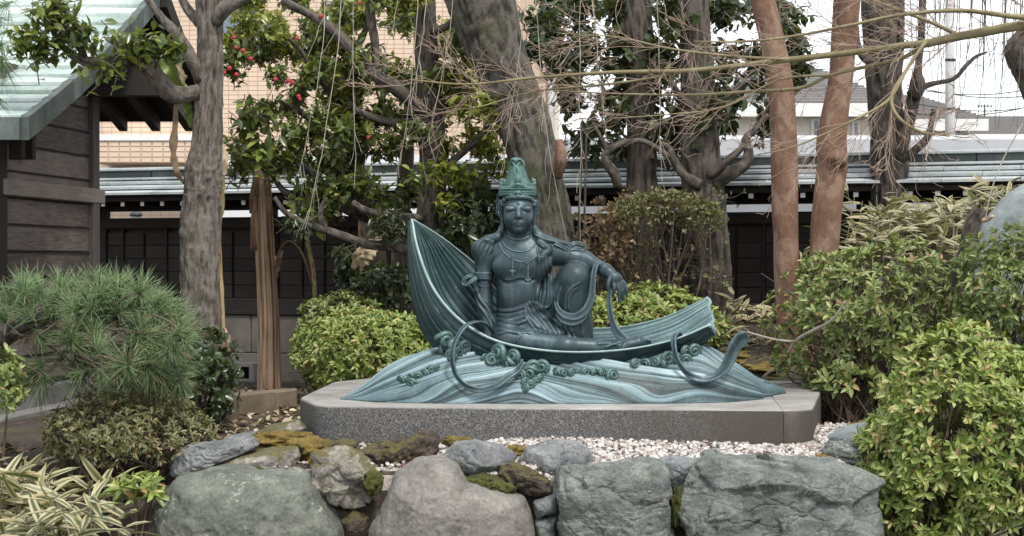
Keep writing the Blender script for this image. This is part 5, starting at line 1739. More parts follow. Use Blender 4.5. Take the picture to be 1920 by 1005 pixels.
M_TWIG_O = simple_mat('olive_twig', (.12, .10, .045), (.27, .23, .12), 5, .7, .1)
M_TWIG_R = simple_mat('reddish_twig', (.20, .13, .10), (.36, .27, .20), 6, .7, .1)
M_TWIG_P = simple_mat('pale_twig', (.26, .23, .18), (.46, .42, .35), 6, .8, .1)
M_TWIG_D = simple_mat('dead_twig', (.07, .05, .04), (.17, .125, .10), 9, .9, .1)

def log(name, pts, mat, parent, lump=.10, ridge=.05, seed=1, sides=36, step=.03, fz=.25, flare=0.0):
    """a bark covered stem; pts are (photo px, photo py, distance, radius in photo px)"""
    q = np.array([list(P(a, b, d)) + [r * d / FOC] for a, b, d, r in pts])
    L = float(np.sum(np.linalg.norm(np.diff(q[:, :3], axis=0), axis=1)))
    n = int(max(8, L / step))
    c = cr(q, n)
    p, r = c[:, :3], np.maximum(c[:, 3], .002)
    t, Nn, B = frames(p)
    a = np.linspace(0, 2 * np.pi, sides, endpoint=False)
    ring = np.cos(a)[None, :, None] * Nn[:, None] + np.sin(a)[None, :, None] * B[:, None]
    s = np.linspace(0, L, n)
    R0 = float(np.mean(r))
    cx_ = np.stack(np.broadcast_arrays(np.cos(a)[None] * 1.6 + seed * 3.3, np.sin(a)[None] * 1.6, s[:, None] / max(R0, .02) * .45), -1)
    l = fbm(cx_, 3, seed)
    cx2 = np.stack(np.broadcast_arrays(np.cos(a)[None] * 6 + seed, np.sin(a)[None] * 6, s[:, None] / max(R0, .02) * 7 * fz * .30), -1)
    cx2 = cx2 + .7 * np.stack([noise3(cx2 * .9 + 5, seed + 7), noise3(cx2 * .9 + 9, seed + 8), 0 * l], -1)
    rd = .55 * (1 - 2.4 * np.abs(noise3(cx2, seed + 3))) + .45 * (1 - 2.4 * np.abs(noise3(cx2 * np.array([2.1, 2.1, 1.3]), seed + 4))) + .35 * noise3(cx2 * 4.3, seed + 5)
    rr = r[:, None] * (1 + lump * l + ridge * rd)
    V = p[:, None] + ring * rr[..., None]
    V = V.reshape(-1, 3)
    k = np.arange(sides)
    m = n * sides
    V = np.vstack([V, p[0], p[-1]])
    b0 = (n - 1) * sides
    tri = np.concatenate([np.stack([(k + 1) % sides, k, np.full(sides, m)], 1), np.stack([b0 + k, b0 + (k + 1) % sides, np.full(sides, m + 1)], 1)])
    o = mk(name, V, [grid_faces(n, sides, True), tri], mat, parent, attrs={'ridge': np.concatenate([rd.ravel(), [0, 0]])})
    return o
def limb(name, pts, mat, parent, seed=1, sides=12):
    return log(name, pts, mat, parent, .16, .05, seed, sides, .03)

def rand_perp(d, r2):
    v = r2.normal(size=3)
    v -= d * np.dot(v, d)
    return v / (np.linalg.norm(v) + 1e-9)

def twigs(acc, path, rad, r2, n, lenf, depth, ang=(.4, .9), planar=.5, droop=0.0, sides=4, ends=None, t0=.12):
    """side shoots along a path, recursively"""
    path = np.asarray(path)
    for _ in range(n):
        t = r2.uniform(t0, 1.0)
        k = t * (len(path) - 1)
        i = min(int(k), len(path) - 2)
        p = path[i] + (path[i + 1] - path[i]) * (k - i)
        d = path[i + 1] - path[i]
        d /= np.linalg.norm(d) + 1e-9
        s = rand_perp(d, r2) * np.array([1, planar, 1])
        s /= np.linalg.norm(s)
        a = r2.uniform(*ang)
        e = d * math.cos(a) + s * math.sin(a)
        L = lenf * r2.uniform(.5, 1.2) * (1.1 - .5 * t)
        m = 6
        q = [p]
        for j in range(m):
            e = e + r2.normal(size=3) * .14 + np.array([0, 0, -droop * .25])
            e /= np.linalg.norm(e)
            q.append(q[-1] + e * L / m)
        q = np.array(q)
        r0 = max(rad * (1 - .6 * t), .0016)
        acc.add(*tube(q, np.linspace(r0, max(r0 * .4, .0012), len(q)), sides, False))
        if ends is not None:
            ends.append((q[-1], e.copy(), q[len(q) // 2]))
        if depth > 1:
            twigs(acc, q, r0 * .7, r2, max(2, int(n * .35)), lenf * .5, depth - 1, ang, planar, droop, sides, ends, .2)

# ------------------------------------------------------------------ leaves
def leaf_tmpl(w, stations, fold=.12, droop=.10):
    V, U, F = [], [], []
    n = len(stations)
    for y, hw in stations:
        z = -droop * y * y
        for sx in ((-1, 0, 1) if hw > 0 else (0,)):
            V.append((sx * hw * w, y, z + abs(sx) * hw * fold)); U.append((sx, y, 0))
    idx, k = [], 0
    for y, hw in stations:
        idx.append((k, k + 1, k + 2) if hw > 0 else (k, k, k)); k += 3 if hw > 0 else 1
    q, t = [], []
    for a, b in zip(idx[:-1], idx[1:]):
        for s in (0, 1):
            f = [a[s], a[s + 1], b[s + 1], b[s]]
            g = []
            for v in f:
                if v not in g: g.append(v)
            (q if len(g) == 4 else t).append(g)
    return np.array(V, float), np.array(U, float), [np.array(q, int).reshape(-1, 4), np.array(t, int).reshape(-1, 3)]
T_AZ = leaf_tmpl(.17, [(0, 0), (.35, .85), (.68, 1), (1, 0)], .10, .18)
T_CAM = leaf_tmpl(.25, [(0, 0), (.25, .85), (.6, 1), (1, 0)], .10, .12)
T_SASA = leaf_tmpl(.098, [(0, 0), (.12, .8), (.4, 1), (.75, .7), (1, 0)], .03, .30)
T_LONG = leaf_tmpl(.15, [(0, 0), (.3, .9), (.65, .9), (1, 0)], .06, .25)
T_TINY = leaf_tmpl(.27, [(0, 0), (.5, 1), (1, 0)], .06, .05)

def leaf_mat(name, cols, trans=.25, rough=.38, rib=.25, margin=None, spec=.5):
    m, nt, b = new_mat(name)
    at = nt.nodes.new('ShaderNodeAttribute'); at.attribute_name = 'leafuv'
    sp = nt.nodes.new('ShaderNodeSeparateXYZ'); nt.links.new(at.outputs['Vector'], sp.inputs[0])
    oi = nt.nodes.new('ShaderNodeObjectInfo')
    rnd = math_n(nt, 'FRACT', math_n(nt, 'ADD', sp.outputs['Z'], math_n(nt, 'MULTIPLY', oi.outputs['Random'], 7.31)))
    n = len(cols)
    c = ramp(nt, rnd, [(p, col) for p, col in cols])
    ax = math_n(nt, 'ABSOLUTE', sp.outputs['X'])
    if margin:
        e = ramp(nt, math_n(nt, 'ADD', ax, math_n(nt, 'MULTIPLY', tex(nt, coords(nt), 30, 3), .25)), [(.42, 0.0), (.66, 1.0)])
        c = mixc(nt, e, c, margin)
    r = ramp(nt, ax, [(.0, rib), (.16, 0.0)])
    c = mixc(nt, r, c, (.30, .34, .12))
    v = tex(nt, coords(nt), 14, 3)
    c = mixc(nt, math_n(nt, 'MULTIPLY', v, .35), c, (.06, .075, .02), 'MIX')
    nt.links.new(c, b.inputs['Base Color'])
    b.inputs['Roughness'].default_value = rough
    b.inputs['Specular IOR Level'].default_value = spec
    if trans:
        tr = nt.nodes.new('ShaderNodeBsdfTranslucent')
        tc = mixc(nt, .5, c, (.30, .36, .04))
        nt.links.new(tc, tr.inputs['Color'])
        ms = nt.nodes.new('ShaderNodeMixShader'); ms.inputs[0].default_value = trans
        nt.links.new(b.outputs[0], ms.inputs[1]); nt.links.new(tr.outputs[0], ms.inputs[2])
        nt.links.new(ms.outputs[0], nt.nodes['Material Output'].inputs['Surface'])
    return m
M_L_AZ = leaf_mat('azalea_leaf', [(0, (.09, .15, .028)), (.35, (.21, .29, .055)), (.7, (.34, .41, .10)), (.9, (.46, .49, .19)), (.96, (.50, .36, .15)), (1, (.28, .15, .07))], .25, .42)
M_L_AZD = leaf_mat('azalea_leaf_dark', [(0, (.06, .105, .025)), (.4, (.155, .21, .05)), (.75, (.26, .32, .088)), (.92, (.39, .41, .17)), (.97, (.44, .30, .14)), (1, (.25, .13, .07))], .2, .40)
M_L_CAM = leaf_mat('camellia_leaf', [(0, (.020, .040, .011)), (.4, (.065, .108, .025)), (.75, (.16, .215, .045)), (1, (.33, .36, .085))], .28, .28, .2, None, .6)
M_L_CAMY = leaf_mat('yellow_green_leaf', [(0, (.09, .13, .02)), (.4, (.21, .26, .036)), (.8, (.37, .39, .065)), (1, (.46, .39, .08))], .4, .35)
M_L_DARK = leaf_mat('dark_evergreen_leaf', [(0, (.010, .022, .010)), (.5, (.022, .042, .018)), (.9, (.05, .08, .034)), (1, (.10, .12, .05))], .15, .30, .15)
M_L_OLIVE = leaf_mat('olive_small_leaf', [(0, (.07, .075, .028)), (.5, (.13, .135, .05)), (.85, (.20, .19, .085)), (1, (.28, .16, .09))], .15, .5)
M_L_DEAD = leaf_mat('withered_leaf', [(0, (.08, .04, .024)), (.5, (.16, .085, .05)), (1, (.30, .18, .12))], .15, .7)
M_L_SASA = leaf_mat('striped_bamboo_leaf', [(0, (.045, .075, .028)), (.5, (.095, .13, .05)), (.75, (.20, .20, .08)), (1, (.42, .33, .17))], .2, .45, .1, (.52, .46, .29))
M_L_SASAD = leaf_mat('dry_bamboo_leaf', [(0, (.13, .14, .05)), (.4, (.30, .26, .12)), (.8, (.44, .36, .20)), (1, (.52, .45, .30))], .2, .6, .1, (.55, .48, .31))
M_L_LITTER = leaf_mat('fallen_leaf', [(0, (.10, .06, .035)), (.4, (.26, .18, .10)), (.8, (.42, .34, .22)), (1, (.52, .46, .34))], 0, .8, .1)
M_L_RED = leaf_mat('red_fallen_leaf', [(0, (.06, .018, .012)), (.6, (.15, .045, .028)), (1, (.30, .12, .08))], 0, .8, .1)
M_NEEDLE = simple_mat('pine_needle', (.06, .115, .045), (.22, .31, .135), 14, .5, 0)
def petal_red():
    m, nt, b = new_mat('red_petal'); b.inputs['Base Color'].default_value = (.36, .022, .045, 1); b.inputs['Roughness'].default_value = .5
    return m
M_PETALR = petal_red()

def orient(d, nrm):
    d = d / (np.linalg.norm(d, axis=1, keepdims=True) + 1e-9)
    x = np.cross(d, nrm)
    x /= np.linalg.norm(x, axis=1, keepdims=True) + 1e-9
    z = np.cross(x, d)
    return np.stack([x, d, z], 2)
_leaf_me = {}
def foliage(parent, pos, d, nrm, size, mat, tmpl, n_ind=0, name='foliage', front=None, seed=0):
    pos, d, nrm = np.asarray(pos), np.asarray(d), np.asarray(nrm)
    size = np.broadcast_to(size, (len(pos),))
    R = orient(d, nrm)
    V0, U0, F0 = tmpl
    r2 = np.random.default_rng(seed + len(pos))
    px = CX + pos[:, 0] * FOC / pos[:, 1]; py = HZ - (pos[:, 2] - CZ) * FOC / pos[:, 1]
    inside = (px > 4) & (px < 1916) & (py > 4) & (py < 1001)
    score = np.where(inside, pos[:, 1], 1e6)
    order = np.argsort(score)
    ind = order[:n_ind]
    ind = ind[score[ind] < 1e5]
    rest = np.setdiff1d(np.arange(len(pos)), ind)
    if len(rest):
        W = np.einsum('mk,njk->nmj', V0, R[rest]) * size[rest][:, None, None] + pos[rest][:, None]
        U = np.tile(U0, (len(rest), 1, 1)); U[:, :, 2] = r2.random(len(rest))[:, None]
        off = (np.arange(len(rest)) * len(V0))[:, None, None]
        o = mk(name, W.reshape(-1, 3), [(f[None] + off).reshape(-1, f.shape[1]) for f in F0 if len(f)], mat, parent, True, uvw=U.reshape(-1, 3))
        tag(o, kind='stuff')
    key = (id(tmpl), mat.name)
    if len(ind) and key not in _leaf_me:
        me = raw_mesh('leaf', V0, F0, True, uvw=U0); me.materials.append(mat); _leaf_me[key] = me
    b = org(parent)
    for i in ind:
        o = bpy.data.objects.new('leaf', _leaf_me[key])
        scene.collection.objects.link(o)
        o.parent = parent
        M = np.eye(4); M[:3, :3] = R[i] * size[i]; M[:3, 3] = pos[i] - b
        o.matrix_basis = Matrix(M.tolist())

def rosettes(C, axis, r2, k, spread=(.7, 1.2), jitter=.35):
    """k leaves round each centre: returns pos, dir, normal"""
    n = len(C)
    a = axis / (np.linalg.norm(axis, axis=1, keepdims=True) + 1e-9)
    ref = np.where(np.abs(a[:, 2:]) < .9, np.array([[0, 0, 1.0]]), np.array([[1.0, 0, 0]]))
    u = np.cross(a, ref); u /= np.linalg.norm(u, axis=1, keepdims=True)
    w = np.cross(a, u)
    ph = (np.arange(k) / k * 2 * np.pi)[None] + r2.uniform(0, 6.28, (n, 1)) + r2.normal(size=(n, k)) * jitter
    th = r2.uniform(spread[0], spread[1], (n, k))
    dirs = a[:, None] * np.cos(th)[..., None] + (u[:, None] * np.cos(ph)[..., None] + w[:, None] * np.sin(ph)[..., None]) * np.sin(th)[..., None]
    nr = a[:, None] + .3 * r2.normal(size=(n, k, 3)) + 0 * dirs
    return np.repeat(C, k, 0), dirs.reshape(-1, 3), nr.reshape(-1, 3)

def shrub(name, label, px, py, D, rx, ry, mat, leaf=.055, n=700, k=6, n_ind=100, tmpl=None, seed=1, group=None, depth=None, stems=50, low=-.5, cat='shrub', lumps=.17, base_dz=0.0, inner=.35, tilt=(0, -.25, .55), gap=0.0, stem_mat=None):
    r2 = np.random.default_rng(seed)
    c = P(px, py, D)
    R = np.array([rx * D / FOC, depth or rx * D / FOC, ry * D / FOC])
    zb = float(gz(c[0], c[1])) + base_dz
    t = thing(name, label, cat, (c[0], c[1], zb), group)
    v = r2.normal(size=(n * 3, 3)); v /= np.linalg.norm(v, axis=1, keepdims=True)
    v = v[v[:, 2] > low][:n]
    rad = 1 + lumps * fbm(v * 2.4 + seed, 3, seed) * 1.6
    rad = rad * np.where(r2.random(len(v)) < inner, r2.uniform(.55, .93, len(v)), r2.uniform(.95, 1.03, len(v)))
    C = c + v * rad[:, None] * R
    if gap:
        keep = fbm(C * 5 + seed, 2, seed + 1) > (gap - .5)
        C, v = C[keep], v[keep]
    ok = C[:, 2] > zb + .02
    C, v = C[ok], v[ok]
    ax = v / R * R.mean() + np.array(tilt) + .25 * r2.normal(size=v.shape)
    p, d, nr = rosettes(C, ax, r2, k)
    sz = leaf * r2.uniform(.45, 1.35, len(p))
    foliage(t, p, d, nr, sz, mat, tmpl or T_AZ, n_ind, seed=seed)
    a = Acc()
    for i in r2.choice(len(C), min(stems, len(C)), False):
        b0 = np.array([c[0] + r2.normal() * R[0] * .22, c[1] + r2.normal() * R[1] * .2, zb - .03])
        m = (b0 + C[i]) / 2 + r2.normal(size=3) * R * .14 - np.array([0, 0, .1 * R[2]])
        q = cr([b0, m, C[i]], 9)
        a.add(*tube(q, np.linspace(.010, .003, 9), 5, False))
        for _ in range(2):
            j = r2.integers(3, 8)
            e = q[j] + (C[i] - b0) * .22 + r2.normal(size=3) * R * .16
            a.add(*tube(np.array([q[j], (q[j] + e) / 2 + r2.normal(size=3) * .01, e]), [.004, .003, .002], 4, False))
    st = a.build('stems', stem_mat or M_TWIG, t)
    tag(st, kind='stuff')
    return t
# ------------------------------------------------------------------ trees
def base(px, py, D, dz=0.0):
    p = P(px, py, D)
    return (p[0], p[1], float(gz(p[0], p[1])) + dz)
def clump(cps, r2, n_twig, per, leaf, spread=(.5, 1.1), acc=None, droop=.25, up=.25, rad=.004):
    """leaf sprays in several blobs: cps = (px, py, D, rx px, ry px, weight)"""
    Ps, Ds, Ns = [], [], []
    W = np.array([c[5] for c in cps], float); W /= W.sum()
    for (px, py, D, rx, ry, _), w in zip(cps, W):
        c = P(px, py, D); R = np.array([rx * D / FOC, .55 * (rx + ry) * D / FOC * .7, ry * D / FOC])
        for _ in range(int(max(1, round(n_twig * w)))):
            v = r2.normal(size=3); v /= np.linalg.norm(v); v *= r2.random() ** .45
            e = c + v * R
            dirn = v * np.array([1, .8, .7]) + np.array([0, -.1, up]) + .35 * r2.normal(size=3)
            dirn /= np.linalg.norm(dirn)
            L = leaf * r2.uniform(1.5, 3.2)
            s = e - dirn * L
            q = cr([s, (s + e) / 2 + r2.normal(size=3) * L * .08, e], 5)
            if acc is not None:
                acc.add(*tube(q, np.linspace(rad, rad * .4, 5), 4, False))
            for j in range(per):
                t_ = (j + .6) / per
                p = s + (e - s) * t_
                sd = rand_perp(dirn, r2)
                dd = dirn * r2.uniform(.3, .9) + sd * r2.uniform(.6, 1.0) + np.array([0, 0, -droop])
                Ps.append(p); Ds.append(dd); Ns.append(np.array([0, -.25, 1.0]) + .45 * r2.normal(size=3))
    return np.array(Ps), np.array(Ds), np.array(Ns)
def leafy(parent, cps, seed, n_twig, per, leaf, mat, n_ind, tmpl=T_CAM, twig_mat=None, **kw):
    r2 = np.random.default_rng(seed)
    a = Acc()
    p, d, n = clump(cps, r2, n_twig, per, leaf, acc=a, **kw)
    foliage(parent, p, d, n, leaf * r2.uniform(.7, 1.25, len(p)), mat, tmpl, n_ind, seed=seed)
    tag(a.build('twigs', twig_mat or M_TWIG, parent), kind='stuff')

# tree with the crooked side branch, in front of the shed
tA = thing('crooked_tree', 'tall grey barked tree with crooked side branch before the shed', 'tree', base(378, 760, 11))
log('trunk', [(380, 800, 11, 44), (378, 660, 11, 38), (376, 560, 11, 36), (374, 470, 11, 37), (378, 385, 11, 35), (381, 335, 11, 34), (389, 260, 11, 28), (394, 150, 11, 24), (393, 60, 11, 24), (390, -60, 11, 24)], M_BK_GREY, tA, .14, .075, 11, 64, .014, .5)
limb('branch', [(384, 168, 11, 13), (352, 176, 10.9, 15), (322, 176, 10.8, 17), (296, 148, 10.7, 17), (272, 122, 10.6, 14), (232, 112, 10.5, 11), (172, 117, 10.4, 10), (138, 104, 10.4, 8), (112, 80, 10.4, 6), (98, 50, 10.4, 5), (92, 10, 10.4, 4)], M_BK_GREY, tA, 3, 18)
limb('branch', [(160, 116, 10.4, 8), (150, 86, 10.35, 7), (128, 54, 10.3, 5), (108, 20, 10.3, 4), (96, -20, 10.3, 3)], M_LIMB, tA, 4)
limb('branch', [(378, 152, 10.95, 10), (358, 108, 10.9, 12), (336, 70, 10.9, 11), (306, 36, 10.9, 8), (278, 0, 10.9, 7), (262, -40, 10.9, 6)], M_BK_GREY, tA, 5)
limb('branch', [(376, 44, 11.05, 11), (350, 14, 11.1, 9), (330, -30, 11.1, 8)], M_BK_GREY, tA, 6)
limb('branch', [(404, 40, 10.95, 13), (424, 14, 10.9, 14), (450, 0, 10.9, 12), (490, -30, 10.9, 11)], M_BK_GREY, tA, 7)
limb('branch', [(252, 112, 10.55, 5), (244, 92, 10.5, 4), (250, 70, 10.5, 3)], M_LIMB, tA, 8)
leafy(tA, [(70, 70, 10.3, 55, 40, 1.1), (140, 60, 10.3, 50, 45, 1.1), (100, 10, 10.3, 60, 40, 1.2), (265, 82, 10.5, 55, 30, 1.5), (325, 92, 10.6, 30, 28, .6), (200, 125, 10.4, 70, 12, .5), (230, 60, 10.4, 40, 25, .3), (40, 90, 10.3, 20, 20, .25)], 21, 150, 5, .088, M_L_CAM, 200, droop=.35)
# peeling pole and yellow banana stems
tP = thing('peeling_stem', 'tall brown peeling stem standing before the dark wall, splintered at its top', 'banana stem', base(505, 735, 13.4, -.03))
log('stem', [(506, 745, 13.4, 27), (505, 725, 13.4, 21), (504, 600, 13.4, 19), (497, 450, 13.4, 17), (492, 330, 13.4, 15), (490, 300, 13.4, 13)], M_BK_PEEL, tP, .06, .10, 31, 40, .025, .03)
for k, (a, b, c, d) in enumerate(((478, 330, 474, 400), (486, 310, 480, 370), (500, 322, 508, 400), (478, 368, 476, 470), (518, 480, 522, 500))):
    p = cr([P(c, d, 13.33), P((a + c) / 2 - 3, (b + d) / 2, 13.3), P(a, b, 13.3)], 12)
    mk('loose_bark', *strip(p, np.tile([.2, -1, .1], (12, 1)), np.linspace(.055, .02, 12), .004), M_BK_PEEL, tP)
tY = thing('banana_stem', 'yellowish dry banana stem leaning against the crooked grey tree', 'banana stem', base(412, 735, 11.4, -.03))
log('stem', [(416, 800, 11.4, 12), (414, 690, 11.4, 10), (410, 560, 11.4, 10), (404, 440, 11.35, 10), (412, 350, 11.3, 9), (414, 300, 11.3, 6)], M_BK_YELL, tY, .2, .12, 33, 20, .03, .05)
log('stem', [(424, 690, 11.35, 5), (428, 640, 11.3, 6), (420, 615, 11.3, 3)], M_BK_PEEL, tY, .1, .1, 34, 10)
def dry_leaf(parent, pts, w, mat, nrm=(.3, -1, .1)):
    p = cr(PP(pts), 30)
    wob = .35 * noise3(np.c_[np.arange(30) * .45, np.zeros(30), np.full(30, pts[0][0])], 3)
    ww = np.interp(np.linspace(0, 1, 30), np.linspace(0, 1, len(w)), w) * (1 + wob)
    nn_ = np.array(nrm) + .5 * np.stack([noise3(np.c_[np.arange(30) * .3, np.full(30, k), np.zeros(30)], 5) for k in range(3)], 1)
    return mk('dry_leaf', *strip(p, nn_, ww, .004), mat, parent)
M_DRY = simple_mat('dried_banana_leaf', (.075, .045, .028), (.25, .165, .095), 12, .8, .4)
M_DRYP = simple_mat('pale_dried_leaf', (.25, .18, .10), (.50, .41, .27), 12, .8, .4)
M_BANANA = simple_mat('banana_leaf', (.10, .16, .03), (.22, .29, .06), 9, .5, .2)
dry_leaf(tY, [(330, 178, 10.9), (329, 230, 10.9), (325, 280, 10.9), (331, 320, 10.9), (345, 345, 10.95)], [.012, .03, .055, .04, .012], M_DRY)
dry_leaf(tY, [(418, 330, 11.2), (424, 300, 11.2), (416, 270, 11.2), (408, 240, 11.2)], [.03, .04, .03, .015], M_DRYP)
dry_leaf(tY, [(422, 690, 11.2), (418, 640, 11.2), (421, 617, 11.2)], [.03, .04, .01], M_DRY)
dry_leaf(tY, [(408, 480, 11.2), (402, 430, 11.2), (412, 395, 11.2), (418, 350, 11.2)], [.03, .06, .05, .03], M_BK_YELL)
gl = dry_leaf(tY, [(352, 180, 11.1), (340, 165, 11.05), (322, 130, 11.0), (300, 110, 11.0)], [.02, .10, .15, .10], M_BANANA, (.5, -1, -.2)); gl.name = 'banana_leaf'
gl = dry_leaf(tY, [(358, 240, 11.05), (352, 200, 11.0), (345, 182, 11.0)], [.02, .08, .04], M_BANANA); gl.name = 'banana_leaf'
dry_leaf(tY, [(345, 160, 10.95), (335, 120, 10.9), (322, 98, 10.9)], [.02, .06, .05], M_DRYP)

dry_leaf(tP, [(522, 500, 13.2), (524, 470, 13.15), (542, 452, 13.1), (566, 474, 13.1), (588, 540, 13.1)], [.02, .018, .014, .014, .012], M_DRY)
dry_leaf(tP, [(518, 520, 13.2), (522, 490, 13.15), (530, 470, 13.15)], [.03, .05, .02], M_DRY)
log('dry_stalk', [(590, 560, 13.3, 4), (588, 510, 13.25, 4), (578, 460, 13.2, 4), (576, 425, 13.2, 3)], M_BK_YELL, tP, .1, .1, 35, 10)
dry_leaf(tP, [(562, 440, 13.15), (572, 425, 13.1), (582, 415, 13.1), (574, 450, 13.1)], [.02, .06, .05, .03], M_DRYP)

# camellia with red flowers
tC = thing('camellia_tree', 'camellia tree with glossy leaves and red flowers left of the statue', 'tree', base(710, 700, 13.4))
log('trunk', [(716, 680, 13.4, 20), (713, 540, 13.4, 18), (704, 470, 13.4, 19), (694, 400, 13.4, 17), (676, 340, 13.4, 14), (655, 285, 13.4, 12), (643, 210, 13.4, 10), (640, 120, 13.4, 8)], M_BK_SMOOTH, tC, .10, .02, 41)
log('trunk', [(748, 680, 13.6, 18), (748, 540, 13.6, 16), (752, 440, 13.6, 16), (758, 350, 13.6, 15), (765, 260, 13.6, 12), (770, 150, 13.6, 9)], M_BK_SMOOTH, tC, .10, .02, 42)
log('stem', [(686, 560, 13.5, 11), (684, 460, 13.5, 11), (681, 400, 13.5, 9)], M_BK_PEEL, tC, .1, .06, 43, 16)
for k, pts in enumerate(([(700, 410, 13.3, 12), (660, 396, 13.1, 11), (625, 372, 13.0, 10), (600, 340, 12.9, 8), (566, 306, 12.8, 6), (540, 270, 12.8, 5)],
                         [(620, 372, 13.0, 8), (572, 362, 12.9, 7), (536, 360, 12.8, 6), (512, 330, 12.8, 5), (490, 290, 12.8, 4), (478, 250, 12.8, 3)],
                         [(650, 290, 13.3, 8), (610, 250, 13.1, 7), (570, 215, 13.0, 6), (530, 190, 13.0, 4)],
                         [(645, 200, 13.3, 8), (600, 150, 13.1, 6), (560, 90, 13.0, 5), (500, 50, 13.0, 4)],
                         [(640, 130, 13.4, 8), (680, 70, 13.3, 6), (700, 0, 13.3, 5)],
                         [(545, 320, 12.9, 4), (510, 270, 12.8, 3), (500, 210, 12.8, 3)])):
    limb('branch', pts, M_LIMB, tC, 50 + k)
_rb = np.random.default_rng(606)
def blobs(n, x0, x1, y0, y1, rx, ry, D, rej=None):
    out = []
    while len(out) < n:
        x_, y_ = _rb.uniform(x0, x1), _rb.uniform(y0, y1)
        if rej and rej(x_, y_): continue
        out.append((x_, y_, D + _rb.normal() * .3, _rb.uniform(*rx), _rb.uniform(*ry), _rb.uniform(.5, 1.3)))
    return out
_rej = lambda x, y: (x < 560 and 105 < y < 195) or (x < 620 and 190 < y < 300 and _rb.random() < .6) or (x < 560 and y > 380)
leafy(tC, blobs(64, 440, 790, -20, 390, (24, 46), (18, 36), 13.1, _rej) + [(440, 100, 12.7, 30, 26, 1), (430, 132, 12.7, 22, 16, .7), (520, 140, 12.7, 26, 18, .8), (556, 165, 12.7, 26, 24, 1), (690, 250, 12.7, 24, 18, .7)], 60, 1350, 5, .074, M_L_CAM, 150)
leafy(tC, blobs(52, 440, 800, -20, 300, (24, 46), (18, 36), 13.4, _rej), 62, 1450, 5, .070, M_L_CAMY, 60)
leafy(tC, [(470, 220, 12.7, 50, 40, .8), (550, 250, 12.7, 55, 50, .8), (510, 300, 12.7, 70, 40, .9), (470, 270, 12.7, 45, 30, .5), (580, 380, 12.7, 60, 30, .6), (580, 410, 12.6, 25, 14, .2), (640, 340, 12.7, 60, 40, .6)], 61, 115, 5, .10, M_L_CAM, 90)
pv, pf = ico(1)
def flower_mesh():
    a = Acc()
    for ring, (r, n, tl) in enumerate(((.55, 6, .55), (.35, 5, .9), (.16, 4, 1.2))):
        for k in range(n):
            an = k / n * 2 * np.pi + ring * .5
            V = pv * np.array([.38, .10, .34])
            ca, sa = math.cos(tl), math.sin(tl)
            V = np.stack([V[:, 0], V[:, 1] * ca - V[:, 2] * sa, V[:, 1] * sa + V[:, 2] * ca], 1) + [0, r, .1 * ring]
            c, s = math.cos(an), math.sin(an)
            a.add(np.stack([V[:, 0] * c - V[:, 1] * s, V[:, 0] * s + V[:, 1] * c, V[:, 2]], 1), [pf])
    return a
_a = flower_mesh()
fl_me = raw_mesh('flower', np.concatenate(_a.V), [np.concatenate(f) for f in _a.F.values()]); fl_me.materials.append(M_PETALR)
for px, py in ((442, 90), (421, 136), (430, 128), (443, 140), (516, 148), (438, 70), (455, 95), (548, 155), (560, 180), (563, 186), (690, 258), (556, 72), (602, 30), (675, 6), (540, 152), (470, 110)):
    o = bpy.data.objects.new('flower', fl_me); scene.collection.objects.link(o); o.parent = tC
    o.location = tuple(P(px, py, 12.55) - org(tC)); s_ = rng.uniform(.020, .030); o.scale = (s_, s_, s_)
    o.rotation_euler = (rng.uniform(1.1, 1.8), rng.uniform(-.5, .5), rng.uniform(-.6, .6))

for pts in ([(662, 505, 13.0), (672, 478, 12.95), (690, 462, 12.95), (715, 445, 13.0)], [(675, 500, 12.95), (690, 480, 12.9), (712, 460, 12.95)]):
    dry_leaf(tC, pts, [.04, .09, .08, .02], M_DRYP)

# straight grey tree left of the statue
tB = thing('straight_tree', 'straight grey tree trunk just behind the raised tip of the petal boat', 'tree', base(806, 700, 13))
log('trunk', [(806, 720, 13, 32), (806, 560, 13, 28), (806, 440, 13, 26), (811, 330, 13, 25), (807, 220, 13, 24), (800, 110, 13, 22), (797, 20, 13, 19), (796, -60, 13, 18)], M_BK_BROWN, tB, .12, .055, 71, 56, .016, .5)
for k, pts in enumerate(([(800, 205, 12.9, 16), (768, 186, 12.8, 14), (735, 160, 12.7, 13), (700, 138, 12.7, 12), (662, 96, 12.6, 11), (625, 56, 12.6, 10), (585, 30, 12.6, 8), (530, 0, 12.6, 7)],
                         [(704, 142, 12.7, 8), (704, 90, 12.7, 8), (696, 40, 12.7, 9), (690, -20, 12.7, 9)],
                         [(795, 228, 12.95, 9), (760, 230, 12.9, 8), (720, 226, 12.85, 7), (680, 212, 12.8, 6), (650, 192, 12.8, 5)],
                         [(800, 500, 12.8, 10), (772, 474, 12.6, 10), (735, 462, 12.5, 10), (690, 458, 12.45, 9), (650, 445, 12.4, 8), (610, 432, 12.4, 8), (570, 418, 12.4, 6), (535, 398, 12.4, 5), (515, 370, 12.4, 4)],
                         [(610, 432, 12.4, 6), (600, 400, 12.4, 5), (612, 370, 12.4, 4)],
                         [(822, 340, 12.95, 7), (845, 306, 12.9, 7), (875, 280, 12.85, 6), (905, 250, 12.8, 5), (918, 215, 12.8, 4)],
                         [(812, 60, 12.9, 8), (840, 48, 12.9, 7), (868, 20, 12.9, 6)], [(660, 380, 12.5, 6), (690, 396, 12.5, 7), (740, 405, 12.55, 8), (790, 410, 12.8, 8)])):
    limb('branch', pts, M_LIMB, tB, 80 + k)
leafy(tB, [(730, 415, 12.4, 45, 35, 1), (560, 420, 12.4, 40, 20, .35), (640, 470, 12.3, 20, 14, .1)], 90, 80, 6, .075, M_L_DARK, 60, T_LONG, droop=.5)
